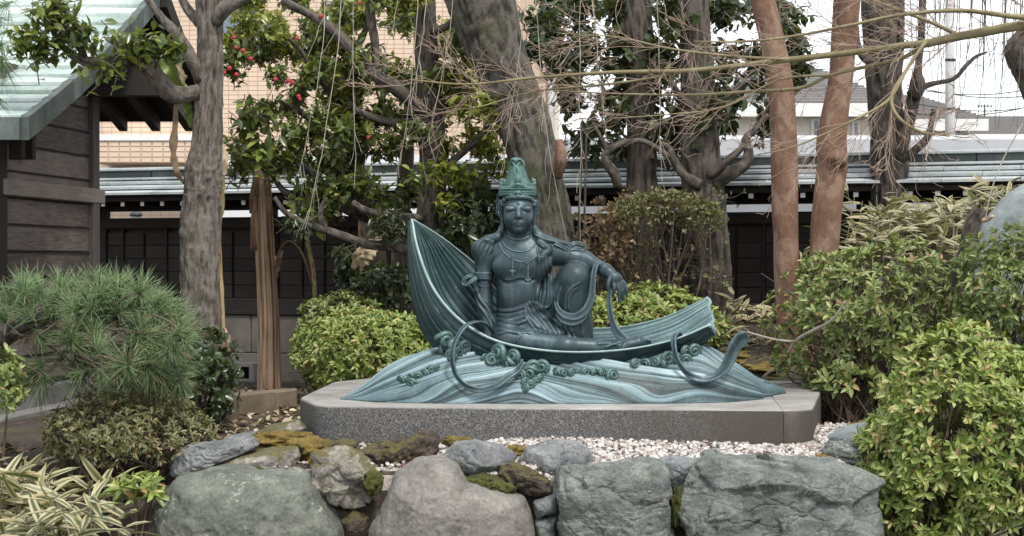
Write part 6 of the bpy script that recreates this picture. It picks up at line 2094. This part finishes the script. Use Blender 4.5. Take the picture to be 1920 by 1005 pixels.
leafy(tB, blobs(36, 825, 935, 40, 380, (22, 38), (18, 30), 13.0), 91, 460, 5, .078, M_L_CAMY, 60)
leafy(tB, blobs(18, 760, 925, -20, 320, (20, 36), (16, 28), 13.2), 92, 150, 5, .085, M_L_CAM, 30)

# big leaning cherry behind the statue, with long hanging twigs
tL = thing('leaning_cherry', 'thick mossy leaning cherry trunk rising behind the head of the statue', 'tree', base(1050, 640, 12.4))
log('trunk', [(1062, 700, 12.4, 52), (1052, 570, 12.4, 42), (1038, 450, 12.4, 40), (1016, 350, 12.4, 44), (988, 250, 12.4, 48), (956, 160, 12.4, 50), (926, 80, 12.4, 55), (902, 0, 12.4, 62), (880, -80, 12.4, 66)], M_BK_MOSSY, tL, .10, .035, 101, 60, .02, .5)
limb('branch', [(1045, 330, 12.2, 10), (1052, 300, 12.1, 12), (1048, 262, 12.1, 7)], M_BK_RED, tL, 102)
def hang(px, y0, y1, D, sway, r2, w=.0032, kick=0.0):
    n = 14
    t = np.linspace(0, 1, n)
    x = px + kick * t ** 1.6 + sway * (np.cumsum(r2.normal(size=n)) * .4)
    y = y0 + (y1 - y0) * t
    return np.array([P(a, b, D + .05 * c) for a, b, c in zip(x, y, r2.normal(size=n).cumsum() * .3)]), np.linspace(w, w * .5, n)
r2 = np.random.default_rng(5)
specs = [(r2.uniform(520, 850), -30, r2.uniform(90, 360), r2.uniform(-60, 10)) for _ in range(8)]
specs += [(985, -20, 330, -40), (1085, 0, 455, 5), (1003, -30, 460, 60), (1232, -20, 340, 5), (1110, -20, 260, 30), (640, -20, 430, -60)]
for px, y0, y1, kick in specs:
    q, w = hang(px, y0, y1, r2.uniform(10.2, 11.4), 3.6, r2, .0030, kick)
    a = Acc(); a.add(*tube(q, w, 5, False))
    if y1 > 150:
        twigs(a, q, .0020, r2, 7, .26, 1, (.3, .7), .6, .6, 4, None, .3)
    a.build('hanging_twig', M_TWIG_P, tL)
# thin cord-like vines by the sparse shrub
for k, (x0, x1) in enumerate(((1090, 1086), (1100, 1096))):
    q, w = hang(x0, 230, 470, 12.0, 1.6, r2, .010, x1 - x0)
    mk('hanging_twig', *tube(q, .009, 6, False), M_BK_BROWN, tL)

# two more evergreen trees right of the statue
tD = thing('grey_tree', 'upright grey trunk behind the left half of the sparse shrub', 'tree', base(1210, 640, 13.2))
log('trunk', [(1212, 700, 13.2, 32), (1210, 545, 13.2, 28), (1206, 420, 13.2, 27), (1203, 320, 13.2, 28), (1201, 200, 13.2, 25), (1198, 100, 13.2, 26), (1190, 0, 13.2, 28), (1186, -60, 13.2, 28)], M_BK_BROWN, tD, .10, .07, 111, 56, .018)
tE = thing('forked_tree', 'thick grey trunk with crooked low limbs behind the right half of the sparse shrub', 'tree', base(1335, 640, 12.9))
log('trunk', [(1340, 720, 12.9, 46), (1336, 570, 12.9, 37), (1326, 450, 12.9, 39), (1317, 340, 12.9, 37), (1312, 240, 12.9, 34), (1306, 120, 12.9, 30), (1300, 0, 12.9, 27), (1298, -60, 12.9, 26)], M_BK_BROWN, tE, .13, .07, 112, 60, .018)
for k, pts in enumerate(([(1340, 345, 12.8, 13), (1372, 324, 12.7, 13), (1396, 308, 12.7, 11), (1403, 284, 12.7, 9), (1398, 262, 12.7, 8), (1418, 240, 12.7, 5), (1440, 215, 12.7, 4)],
                         [(1330, 330, 12.75, 9), (1360, 305, 12.7, 8), (1390, 278, 12.7, 6), (1400, 262, 12.7, 5)],
                         [(1312, 348, 12.75, 11), (1284, 330, 12.7, 9), (1264, 302, 12.7, 8), (1256, 280, 12.7, 6), (1240, 268, 12.7, 4)],
                         [(1300, 205, 12.8, 8), (1275, 180, 12.75, 7), (1255, 150, 12.7, 5)], [(1330, 190, 12.8, 7), (1360, 185, 12.75, 6), (1400, 150, 12.7, 4)],
                         [(1264, 300, 12.7, 6), (1210, 266, 12.7, 5), (1170, 268, 12.7, 6), (1140, 284, 12.7, 8), (1136, 304, 12.7, 9), (1152, 325, 12.7, 10), (1158, 350, 12.75, 8)],
                         [(1140, 284, 12.7, 5), (1128, 260, 12.7, 4), (1110, 230, 12.7, 3)])):
    limb('branch', pts, M_LIMB, tE, 120 + k)
leafy(tE, blobs(52, 1240, 1500, -20, 250, (18, 36), (14, 28), 13.2, lambda x, y: x > 1420 and y > 150 and _rb.random() < .6), 130, 520, 5, .10, M_L_DARK, 80, T_CAM, droop=.6)
leafy(tD, blobs(62, 985, 1270, -20, 285, (18, 38), (14, 28), 13.4, lambda x, y: (x < 1060 and y > 120)), 131, 700, 5, .10, M_L_DARK, 80, T_CAM, droop=.6)

# smooth reddish trunks
tK1 = thing('crape_myrtle', 'smooth reddish trunk rising straight beside the right end of the petal', 'tree', base(1492, 705, 11.6))
log('trunk', [(1505, 760, 11.6, 30), (1490, 690, 11.6, 26), (1480, 600, 11.6, 25), (1475, 500, 11.6, 24), (1472, 400, 11.6, 24), (1470, 280, 11.6, 25), (1464, 167, 11.6, 24), (1448, 80, 11.6, 23), (1430, 0, 11.6, 22), (1418, -60, 11.6, 22)], M_BK_RED, tK1, .09, .012, 141, 40, .03)
tK2 = thing('crape_myrtle', 'smooth reddish trunk with a bend and knob, right one of the pair', 'tree', base(1530, 700, 11.5))
log('trunk', [(1515, 770, 11.5, 28), (1526, 660, 11.5, 26), (1538, 560, 11.5, 26), (1543, 490, 11.5, 26), (1549, 410, 11.5, 27), (1560, 310, 11.5, 28), (1559, 270, 11.5, 28), (1566, 210, 11.5, 25), (1576, 150, 11.5, 23), (1583, 60, 11.5, 24), (1588, 0, 11.5, 25), (1592, -60, 11.5, 25)], M_BK_RED, tK2, .09, .012, 142, 40, .03)
V, F = ico(3)
mk('knob', V * (1 + .12 * fbm(V * 2, 3, 4))[:, None] * .075 + P(1570, 297, 11.42), [F], M_BK_RED, tK2)

# dark rough tree, right
tG = thing('dark_tree', 'dark rough barked tree with crooked bare limbs behind the bamboo grass', 'tree', base(1665, 640, 13.4))
log('trunk', [(1672, 700, 13.4, 36), (1668, 480, 13.4, 29), (1666, 400, 13.4, 29), (1667, 320, 13.4, 34), (1662, 240, 13.4, 31), (1657, 160, 13.4, 31), (1651, 60, 13.4, 31), (1648, -60, 13.4, 31)], M_BK_DARK, tG, .14, .09, 151, 60, .016)
for k, pts in enumerate(([(1684, 300, 13.3, 14), (1696, 250, 13.25, 13), (1708, 205, 13.2, 13), (1716, 165, 13.2, 12), (1722, 120, 13.2, 7), (1728, 50, 13.2, 7), (1730, -40, 13.2, 7)],
                         [(1690, 300, 13.3, 9), (1712, 284, 13.2, 8), (1736, 262, 13.1, 7), (1746, 232, 13.1, 5), (1750, 205, 13.1, 5)],
                         [(1712, 172, 13.2, 7), (1745, 158, 13.2, 5), (1788, 148, 13.2, 4), (1810, 124, 13.2, 4), (1830, 106, 13.2, 3), (1850, 98, 13.2, 2)],
                         [(1676, 200, 13.3, 8), (1686, 120, 13.3, 7), (1690, 40, 13.3, 6), (1688, -40, 13.3, 6)], [(1640, 120, 13.3, 8), (1618, 108, 13.2, 7), (1608, 80, 13.2, 5), (1606, 50, 13.2, 4)],
                         [(1712, 180, 13.15, 14), (1722, 160, 13.1, 13), (1720, 142, 13.1, 9)])):
    limb('branch', pts, M_BK_DARK if k != 1 else M_BK_BROWN, tG, 160 + k)
_a = Acc(); r2 = np.random.default_rng(77)
twigs(_a, PP([(1722, 120, 13.2), (1728, 50, 13.2), (1730, -20, 13.2)]), .006, r2, 7, .6, 2, (.5, 1.1), .5, .3)
twigs(_a, PP([(1745, 158, 13.2), (1790, 148, 13.2), (1850, 98, 13.2)]), .004, r2, 8, .4, 2, (.5, 1.1), .5, .2)
tag(_a.build('twigs', M_TWIG, tG), kind='stuff')

# weeping tree at the right edge
tW = thing('weeping_tree', 'dark knotted limb at the right edge with a curtain of fine hanging twigs', 'tree', base(2060, 700, 11.8))
log('trunk', [(2070, 760, 11.8, 50), (2050, 500, 11.8, 46), (2010, 300, 11.8, 40), (1960, 190, 11.8, 34), (1925, 125, 11.8, 28), (1906, 92, 11.8, 22), (1925, 66, 11.8, 18), (1980, 30, 11.8, 20), (2020, -60, 11.8, 22)], M_BK_DARK, tW, .16, .06, 171, 40, .03)
for k in range(40):
    x0 = r2.uniform(1680, 1960)
    q, w = hang(x0, -40, r2.uniform(90, 265), r2.uniform(11.2, 13), 3.0, r2, .0042, r2.uniform(-40, 25))
    mk('hanging_twig', *tube(q, w, 4, False), M_TWIG_D, tW)
for pts in ([(1918, 230, 11), (1880, 300, 11), (1858, 360, 11), (1846, 420, 11)], [(1760, 200, 11.5), (1752, 240, 11.5), (1735, 300, 11.5)]):
    mk('hanging_twig', *tube(cr(PP(pts), 20), .005, 5, False), M_TWIG_P, tW)

# bare maple reaching in from the right
tM = thing('bare_maple', 'bare olive maple branch with many fine twigs stretching across the upper right', 'tree', base(2120, 900, 9.2))
log('trunk', [(2150, 1000, 9.2, 60), (2130, 600, 9.2, 52), (2110, 300, 9.2, 48), (2090, 100, 9.2, 40), (2070, -60, 9.2, 36)], M_BK_BROWN, tM, .1, .04, 181, 30, .05)
MB_ = [[(2095, 20, 9.2, 12), (1990, 36, 9.1, 11), (1920, 47, 9.0, 9.5), (1800, 68, 8.95, 8.5), (1735, 82, 8.95, 8), (1690, 86, 8.95, 6.5), (1600, 98, 8.95, 6), (1480, 112, 8.95, 5.5), (1300, 132, 8.95, 4.5), (1150, 136, 8.95, 3.6), (1000, 146, 8.95, 2.6), (880, 158, 8.95, 1.9), (770, 150, 8.95, 1.2)],
       [(2000, 40, 9.05, 8), (1890, 30, 8.9, 5), (1800, 20, 8.85, 4), (1690, 28, 8.8, 3.5), (1600, 46, 8.8, 3), (1500, 66, 8.8, 2.6), (1400, 78, 8.8, 2), (1300, 78, 8.8, 1.3)],
       [(1735, 84, 8.95, 5), (1690, 110, 9.0, 4), (1640, 122, 9.0, 3.5), (1560, 140, 9.0, 3.4), (1500, 165, 9.0, 3.2), (1400, 172, 9.05, 3), (1300, 178, 9.05, 2.4), (1160, 176, 9.1, 1.6), (1040, 170, 9.1, 1)],
       [(1735, 78, 8.9, 4), (1700, 130, 8.8, 3.2), (1672, 180, 8.75, 2.8), (1640, 205, 8.7, 2.2), (1560, 245, 8.7, 1.8), (1480, 278, 8.7, 1.4), (1420, 290, 8.7, 1)],
       [(1700, 130, 8.8, 3.6), (1672, 178, 8.75, 3.4), (1680, 215, 8.7, 3.2), (1720, 245, 8.7, 2.6), (1780, 255, 8.7, 1.6)],
       [(1300, 132, 8.95, 3), (1200, 150, 9.0, 2.4), (1120, 160, 9.0, 2.2), (1000, 172, 9.0, 1.6), (900, 200, 9.0, 1.1), (850, 205, 9.0, .8)],
       [(1480, 112, 8.95, 3.2), (1380, 106, 8.85, 2.6), (1260, 92, 8.8, 2), (1160, 70, 8.8, 1.4), (1080, 66, 8.8, 1)],
       [(1560, 140, 9.0, 2.6), (1460, 150, 8.9, 2), (1360, 200, 8.9, 1.6), (1260, 214, 8.9, 1.2), (1150, 222, 8.9, .8)],
       [(1800, 68, 8.95, 4), (1740, 40, 9.0, 3.4), (1660, 10, 9.0, 3), (1580, -20, 9.0, 2)]]
_a = Acc()
r2 = np.random.default_rng(9)
for i, pts in enumerate(MB_):
    o = limb('branch' if i else 'main_branch', pts, M_TWIG_O, tM, 190 + i, 10)
    path = cr(PP(pts), 40)
    twigs(_a, path, .0034 if i else .0045, r2, 22 if i == 0 else 12, .50, 3, (.25, .75), .45, .0)
tag(_a.build('twigs', M_TWIG_R, tM), kind='stuff')

# ------------------------------------------------------------------ shrubs
AZ = 'clipped azalea shrubs round the statue'
shrub('azalea', 'bright green rounded azalea beside the left end of the plinth', 690, 668, 11.75, 128, 88, M_L_AZ, .048, 1900, 6, 160, seed=1, group=AZ, low=-.75, depth=.42)
shrub('azalea', 'darker green rounded azalea half hidden behind the bright one on the left', 636, 625, 12.6, 76, 75, M_L_AZD, .05, 620, 6, 60, seed=2, group=AZ, low=-.7, depth=.35)
shrub('azalea', 'bright green clipped azalea behind the raised right part of the petal boat', 1218, 612, 12.0, 128, 70, M_L_AZ, .055, 1000, 6, 130, seed=3, group=AZ, depth=.42, low=-.6)
shrub('azalea', 'large yellow-green azalea filling the bottom right corner', 1800, 850, 8.45, 172, 226, M_L_AZ, .054, 3000, 6, 300, seed=4, group=AZ, depth=.42, low=-1.0, inner=.45, gap=.2, stems=120, base_dz=-.35)
shrub('azalea', 'open green azalea with visible stems in front of the two red trunks', 1630, 600, 10.5, 172, 140, M_L_AZD, .057, 1200, 6, 220, seed=5, group=AZ, depth=.45, low=-.8, gap=.30, stems=120, inner=.45)
shrub('azalea', 'open green azalea against the slanted standing stone at the right edge', 1905, 540, 9.9, 110, 112, M_L_AZD, .058, 700, 6, 120, seed=6, group=AZ, depth=.32, low=-.8, gap=.25, stems=60)
shrub('azalea', 'low leafy azalea stems at the right foot of the plinth', 1590, 720, 10.2, 60, 40, M_L_AZD, .07, 110, 6, 40, seed=7, group=AZ, depth=.25, low=-.6, gap=.3, stems=60)
shrub('dark_shrub', 'dark glossy shrub between the straight trunk and the head of the statue', 880, 420, 12.9, 62, 62, M_L_DARK, .075, 260, 5, 60, T_CAM, seed=8, depth=.3, low=-.9, stems=30)
shrub('dark_shrub', 'dark low shrub behind the left azaleas, under the camellia', 735, 545, 13.0, 70, 45, M_L_DARK, .065, 220, 5, 40, T_CAM, seed=9, depth=.3, low=-.6, stems=30)
shrub('dark_shrub', 'small dark leafy shrub left of the camellia trunks by the wall', 672, 520, 14.0, 40, 32, M_L_DARK, .07, 90, 5, 25, T_CAM, seed=10, depth=.2, stems=14)
shrub('holly_shrub', 'dark bluish pointed leaf shrub at the foot of the crooked tree', 375, 715, 9.9, 68, 88, M_L_DARK, .06, 330, 5, 90, T_CAM, seed=11, depth=.3, low=-.9, stems=50, inner=.5)
shrub('low_shrub', 'low twiggy olive shrub under the pine, left of the boulders', 235, 815, 8.7, 150, 78, M_L_OLIVE, .036, 1500, 5, 120, T_AZ, seed=12, depth=.45, low=-.5, gap=.22, stems=130, inner=.5, base_dz=-.1)
shrub('seedling', 'small light green leafy plant at the left edge below the pine', -6, 715, 8.4, 42, 62, M_L_AZD, .055, 90, 6, 40, seed=13, depth=.15, stems=5, low=-.95)
shrub('seedling', 'little bright green plant growing beside the greenish dome boulder', 262, 925, 8.0, 42, 26, M_L_AZ, .075, 34, 6, 30, T_LONG, seed=14, depth=.12, stems=8)

# sparse half dead shrub right of the statue
tS = thing('sparse_shrub', 'sparse clipped shrub with bare brown twigs between statue and red trunks', 'shrub', base(1230, 640, 12.3))
r2 = np.random.default_rng(31)
_a, _ends = Acc(), []
for k in range(26):
    b0 = np.array(base(1200 + r2.normal() * 45, 640, 12.3 + r2.normal() * .12)); b0[2] -= .03
    e = P(r2.uniform(1095, 1350), r2.uniform(370, 430), 12.3 + r2.normal() * .22)
    m = .5 * (b0 + e) + np.array([r2.normal() * .12, r2.normal() * .08, -.05])
    q = cr([b0, m, e], 14)
    _a.add(*tube(q, np.linspace(.013, .004, 14), 6, False))
    twigs(_a, q, .0055, r2, 9, .32, 2, (.4, 1.0), .8, -.1, 4, _ends, .3)
tag(_a.build('stems', M_TWIG_D, tS), kind='stuff')
C = np.array([P(1150 + 195 * r2.random() ** .9, 0, 12.3) for _ in range(800)])
fx_ = (C[:, 0] * FOC / C[:, 1] + CX - 1245) / 112
C[:, 1] = 12.3 + r2.uniform(-.42, .35, 800)
topy = 362 + 34 * np.clip(np.abs(fx_), 0, 1.3) ** 2.2
C[:, 2] = [P(0, y + abs(r2.normal()) * 26, 12.3)[2] for y in topy]
ax = np.array([0, -.2, 1.0]) + .5 * r2.normal(size=C.shape)
p, d, nr = rosettes(C, ax, r2, 6)
foliage(tS, p, d, nr, .034 * r2.uniform(.6, 1.3, len(p)), M_L_OLIVE, T_TINY, 60, seed=1)
E = np.array([e[0] for e in _ends]); pxE = CX + E[:, 0] * FOC / E[:, 1]
p, d, nr = rosettes(E, np.array([e[1] for e in _ends]), r2, 5)
lf = pxE < 1185
m5 = np.repeat(lf, 5)
foliage(tS, p[m5], d[m5], nr[m5], .042 * r2.uniform(.6, 1.3, int(m5.sum())), M_L_DEAD, T_TINY, 30, seed=2)
m6 = ~m5 & (r2.random(len(p)) < .5)
foliage(tS, p[m6], d[m6], nr[m6], .034 * r2.uniform(.6, 1.3, int(m6.sum())), M_L_OLIVE, T_TINY, 20, seed=3)
Cd = np.stack([P(r2.uniform(1075, 1190), r2.uniform(400, 520), 12.2 + r2.normal() * .15) for _ in range(170)])
p, d, nr = rosettes(Cd, r2.normal(size=Cd.shape) + [0, -.3, -.4], r2, 5)
foliage(tS, p, d, nr, .045 * r2.uniform(.6, 1.3, len(p)), M_L_DEAD, T_TINY, 30, seed=4)

# bamboo grass
def sasa(label, spots, seed, leaf, mat, n_ind, group='striped bamboo grass clumps', per=6, lean=(0, -.3, .2), cat='bamboo grass'):
    r2 = np.random.default_rng(seed)
    c = np.mean([P(a, b, d) for a, b, d, *_ in spots], 0)
    t = thing('bamboo_grass', label, cat, (c[0], c[1], float(gz(c[0], c[1]))), group)
    a, Ps, Ds, Ns = Acc(), [], [], []
    for px, py, D, sx, sy, n in spots:
        for _ in range(n):
            e = P(px + r2.normal() * sx, py + r2.normal() * sy, D + r2.normal() * .22)
            g = np.array([e[0] + r2.normal() * .1, e[1] + .1 + r2.normal() * .08, 0]); g[2] = min(float(gz(g[0], g[1])), e[2] - .08)
            q = cr([g, (g + e) / 2 + r2.normal(size=3) * .03, e], 7)
            a.add(*tube(q, np.linspace(.0042, .002, 7), 4, False))
            for j in range(per):
                an = r2.uniform(0, 2 * np.pi)
                dd = np.array([math.cos(an), .7 * math.sin(an), r2.uniform(-.25, .7)]) + np.array(lean)
                Ps.append(q[-1] - (q[-1] - q[-3]) * r2.uniform(0, .8)); Ds.append(dd); Ns.append(np.array([0, -.35, 1.0]) + .4 * r2.normal(size=3))
    foliage(t, np.array(Ps), np.array(Ds), np.array(Ns), leaf * r2.uniform(.55, 1.2, len(Ps)), mat, T_SASA, n_ind, seed=seed)
    tag(a.build('culms', M_TWIG_P, t), kind='stuff')
    return t
sasa('white edged bamboo grass filling the bottom left corner', [(55, 955, 7.9, 60, 40, 26), (135, 975, 7.8, 50, 30, 18), (15, 895, 8.2, 40, 30, 10), (75, 915, 8.1, 45, 25, 9), (200, 998, 7.8, 25, 10, 4), (70, 1000, 7.6, 80, 25, 12)], 201, .20, M_L_SASA, 200, per=5)
sasa('white edged bamboo grass mounded at upper right beside the slanted stone', [(1700, 420, 12.0, 55, 28, 36), (1790, 400, 11.9, 55, 28, 38), (1860, 385, 12.0, 40, 22, 26), (1640, 450, 12.0, 35, 22, 26), (1760, 450, 11.6, 70, 25, 36), (1720, 410, 12.2, 90, 25, 40)], 202, .19, M_L_SASA, 180, per=5)
sasa('straw coloured dry bamboo grass on the mossy bank behind the petal end', [(1375, 600, 12.6, 30, 20, 14), (1350, 640, 12.3, 30, 20, 12), (1420, 590, 12.8, 25, 14, 8), (1570, 480, 12.4, 30, 16, 8), (1500, 560, 12.2, 20, 20, 6)], 203, .17, M_L_SASAD, 80, per=5)
sasa('a few striped bamboo leaves low in the bottom right corner', [(1850, 985, 7.9, 20, 8, 3)], 204, .2, M_L_SASA, 12, per=3)
# cut branch stub beside the slanted stone, bare stick at the plinth
tT = thing('branch_stub', 'thick brown sawn branch stub leaning before the slanted stone', 'tree stump', base(1812, 500, 10.5))
log('stub', [(1800, 560, 10.5, 17), (1812, 480, 10.5, 16), (1822, 430, 10.5, 15), (1836, 392, 10.5, 13)], M_BK_BROWN, tT, .2, .08, 211, 24, .02)
log('side_stub', [(1832, 415, 10.5, 5), (1850, 412, 10.45, 4), (1862, 405, 10.4, 3)], M_BK_PEEL, tT, .1, .05, 212, 10)
tZ = thing('fallen_stick', 'pale bare stick leaning among the azalea leaves by the plinth corner', 'branch', P(1440, 700, 10.9))
limb('stick', [(1432, 706, 10.8, 2.5), (1465, 680, 10.5, 3), (1492, 640, 10.2, 3.2), (1520, 622, 10.0, 3), (1560, 600, 9.8, 2.6), (1585, 565, 9.7, 2)], M_TWIG_P, tZ, 213, 10)
limb('side_stick', [(1490, 641, 10.2, 2.4), (1450, 636, 10.1, 2), (1400, 622, 10.1, 1.5)], M_TWIG_P, tZ, 214, 8)

# ------------------------------------------------------------------ pine branch
tN = thing('pine_tree', 'long needled pine bough reaching in from the left edge', 'pine', base(-150, 800, 8.9))
log('trunk', [(-190, 1010, 8.9, 60), (-180, 800, 8.9, 52), (-150, 680, 8.9, 44), (-60, 645, 8.9, 30), (0, 630, 8.8, 22), (40, 612, 8.75, 17), (110, 590, 8.7, 12), (180, 585, 8.65, 10), (250, 600, 8.6, 8), (310, 625, 8.55, 5)], M_BK_DARK, tN, .2, .1, 221, 24, .02)
for k, pts in enumerate(([(60, 606, 8.72, 9), (120, 640, 8.6, 7), (190, 665, 8.5, 6), (260, 690, 8.45, 5), (310, 720, 8.45, 3)], [(110, 590, 8.7, 7), (160, 560, 8.7, 6), (210, 545, 8.7, 5), (240, 530, 8.7, 4)], [(0, 632, 8.8, 9), (30, 580, 8.9, 7), (60, 555, 8.9, 5), (90, 530, 8.9, 4)],
                         [(180, 585, 8.65, 6), (240, 575, 8.7, 5), (300, 590, 8.75, 4), (340, 600, 8.75, 3)], [(140, 650, 8.6, 5), (150, 700, 8.5, 4), (190, 740, 8.5, 3)], [(250, 600, 8.6, 5), (300, 650, 8.5, 4), (330, 690, 8.5, 3)])):
    limb('branch', pts, M_BK_DARK, tN, 230 + k)
r2 = np.random.default_rng(41)
tuf = []
for _ in range(66):
    u = r2.uniform(-20, 350); t_ = u / 350
    top = 532 - 22 * math.sin(math.pi * np.clip(t_, 0, 1)) + 62 * max(0, t_ - .5)
    tuf.append((u, top + abs(r2.normal()) * 45 + 12, 8.65 + r2.normal() * .14))
for _ in range(36):
    tuf.append((r2.uniform(180, 350), r2.uniform(600, 730), 8.5 + r2.normal() * .1))
for _ in range(22):
    tuf.append((r2.uniform(60, 260), r2.uniform(610, 720), 8.6 + r2.normal() * .1))
tuf += [(-10, 40, 8.9), (5, 120, 8.9), (-15, 180, 8.9), (10, 10, 8.9), (-5, 90, 8.9)]
npos, ndir, nlen = [], [], []
for (px, py, D) in tuf:
    c = P(px, py, D)
    ax = np.array([(px - 150) / 190 * .8 + (.5 if py < 300 else 0), -.35 + .3 * r2.normal(), .9 - (py - 540) / 95 * .75 if py > 300 else -.4]) + .3 * r2.normal(size=3)
    ax /= np.linalg.norm(ax)
    n = r2.integers(35, 105)
    v = r2.normal(size=(n, 3)); v /= np.linalg.norm(v, axis=1, keepdims=True)
    d = ax * r2.uniform(.35, 1.1, (n, 1)) + v * .75
    d /= np.linalg.norm(d, axis=1, keepdims=True)
    npos.append(c - ax * r2.uniform(0, .06, (n, 1))); ndir.append(d); nlen.append(r2.uniform(.09, .19, n) * r2.uniform(.75, 1.2))
npos, ndir, nlen = np.concatenate(npos), np.concatenate(ndir), np.concatenate(nlen)
ref = r2.normal(size=npos.shape)
s1 = np.cross(ndir, ref); s1 /= np.linalg.norm(s1, axis=1, keepdims=True)
s2 = np.cross(ndir, s1)
w = .0017
mid = npos + ndir * (nlen * .55)[:, None] + np.array([0, 0, -.004])
tip = npos + ndir * nlen[:, None] + np.array([0, 0, -.016])
V = np.stack([npos + s1 * w, npos - s1 * w * .5 + s2 * w * .87, npos - s1 * w * .5 - s2 * w * .87,
              mid + s1 * w, mid - s1 * w * .5 + s2 * w * .87, mid - s1 * w * .5 - s2 * w * .87, tip], 1)
off = (np.arange(len(npos)) * 7)[:, None, None]
Q = np.array([[0, 1, 4, 3], [1, 2, 5, 4], [2, 0, 3, 5]]); T = np.array([[3, 4, 6], [4, 5, 6], [5, 3, 6]])
_br = (r2.random(len(npos)) < np.clip((600 - (HZ - (npos[:, 2] - CZ) * FOC / npos[:, 1])) / -140, .02, .15))
M_NEEDLEB = simple_mat('dry_needle', (.13, .085, .045), (.28, .20, .11), 14, .6, 0)
_k = int(_br.sum())
tag(mk('dry_needles', V[_br].reshape(-1, 3), [(Q[None] + off[:_k]).reshape(-1, 4), (T[None] + off[:_k]).reshape(-1, 3)], M_NEEDLEB, tN), kind='stuff')
V = V[~_br]; off = off[:len(V)]
tag(mk('needles', V.reshape(-1, 3), [(Q[None] + off).reshape(-1, 4), (T[None] + off).reshape(-1, 3)], M_NEEDLE, tN), kind='stuff')
_a = Acc()
for (px, py, D) in tuf:
    c = P(px, py, D)
    if py > 300:
        e = P(px - 45 - 20 * r2.random(), py + (25 if py < 580 else -10) + 15 * r2.normal(), D + .08)
        _a.add(*tube(cr([e, (c + e) / 2 + r2.normal(size=3) * .012, c], 6), np.linspace(.007, .004, 6), 5, False))
tag(_a.build('shoots', M_TWIG, tN), kind='stuff')

# ------------------------------------------------------------------ fallen leaves
def litter(label, boxes, seed, n, size, mat, name='leaf_litter'):
    r2 = np.random.default_rng(seed)
    Ps = []
    for (x0, x1, y0, y1), k in boxes:
        q = np.c_[r2.uniform(x0, x1, k), r2.uniform(y0, y1, k)]
        Ps.append(np.c_[q, gz(q[:, 0], q[:, 1]) + .015 + r2.uniform(0, .03, k)])
    p = np.concatenate(Ps)
    a = r2.uniform(0, 2 * np.pi, len(p))
    d = np.stack([np.cos(a), np.sin(a), r2.normal(size=len(p)) * .25], 1)
    nr = np.array([0, 0, 1.0]) + .35 * r2.normal(size=p.shape)
    V0, U0, F0 = T_CAM
    R = orient(d, nr)
    sz = size * r2.uniform(.5, 1.3, len(p))
    W = np.einsum('mk,njk->nmj', V0, R) * sz[:, None, None] + p[:, None]
    U = np.tile(U0, (len(p), 1, 1)); U[:, :, 2] = r2.random(len(p))[:, None]
    off = (np.arange(len(p)) * len(V0))[:, None, None]
    tag(mk(name, W.reshape(-1, 3), [(f[None] + off).reshape(-1, f.shape[1]) for f in F0 if len(f)], mat, None, True, uvw=U.reshape(-1, 3)), label, 'leaf litter', kind='stuff')
litter('pale fallen leaves on the soil left of the plinth', [((-2.3, -1.2, 8.9, 11.5), 420), ((-3.2, -2.0, 7.4, 9.2), 420), ((-2.6, -1.3, 11.5, 14), 200), ((1.2, 2.4, 11.2, 13), 160)], 1, 0, .075, M_L_LITTER)
litter('red brown fallen leaves right of the plinth', [((1.75, 2.5, 8.35, 9.2), 260), ((1.9, 3.2, 9.2, 11), 360), ((-.9, 1.6, 8.25, 8.7), 45), ((1.3, 2.2, 11.2, 12.5), 100)], 2, 0, .045, M_L_RED)
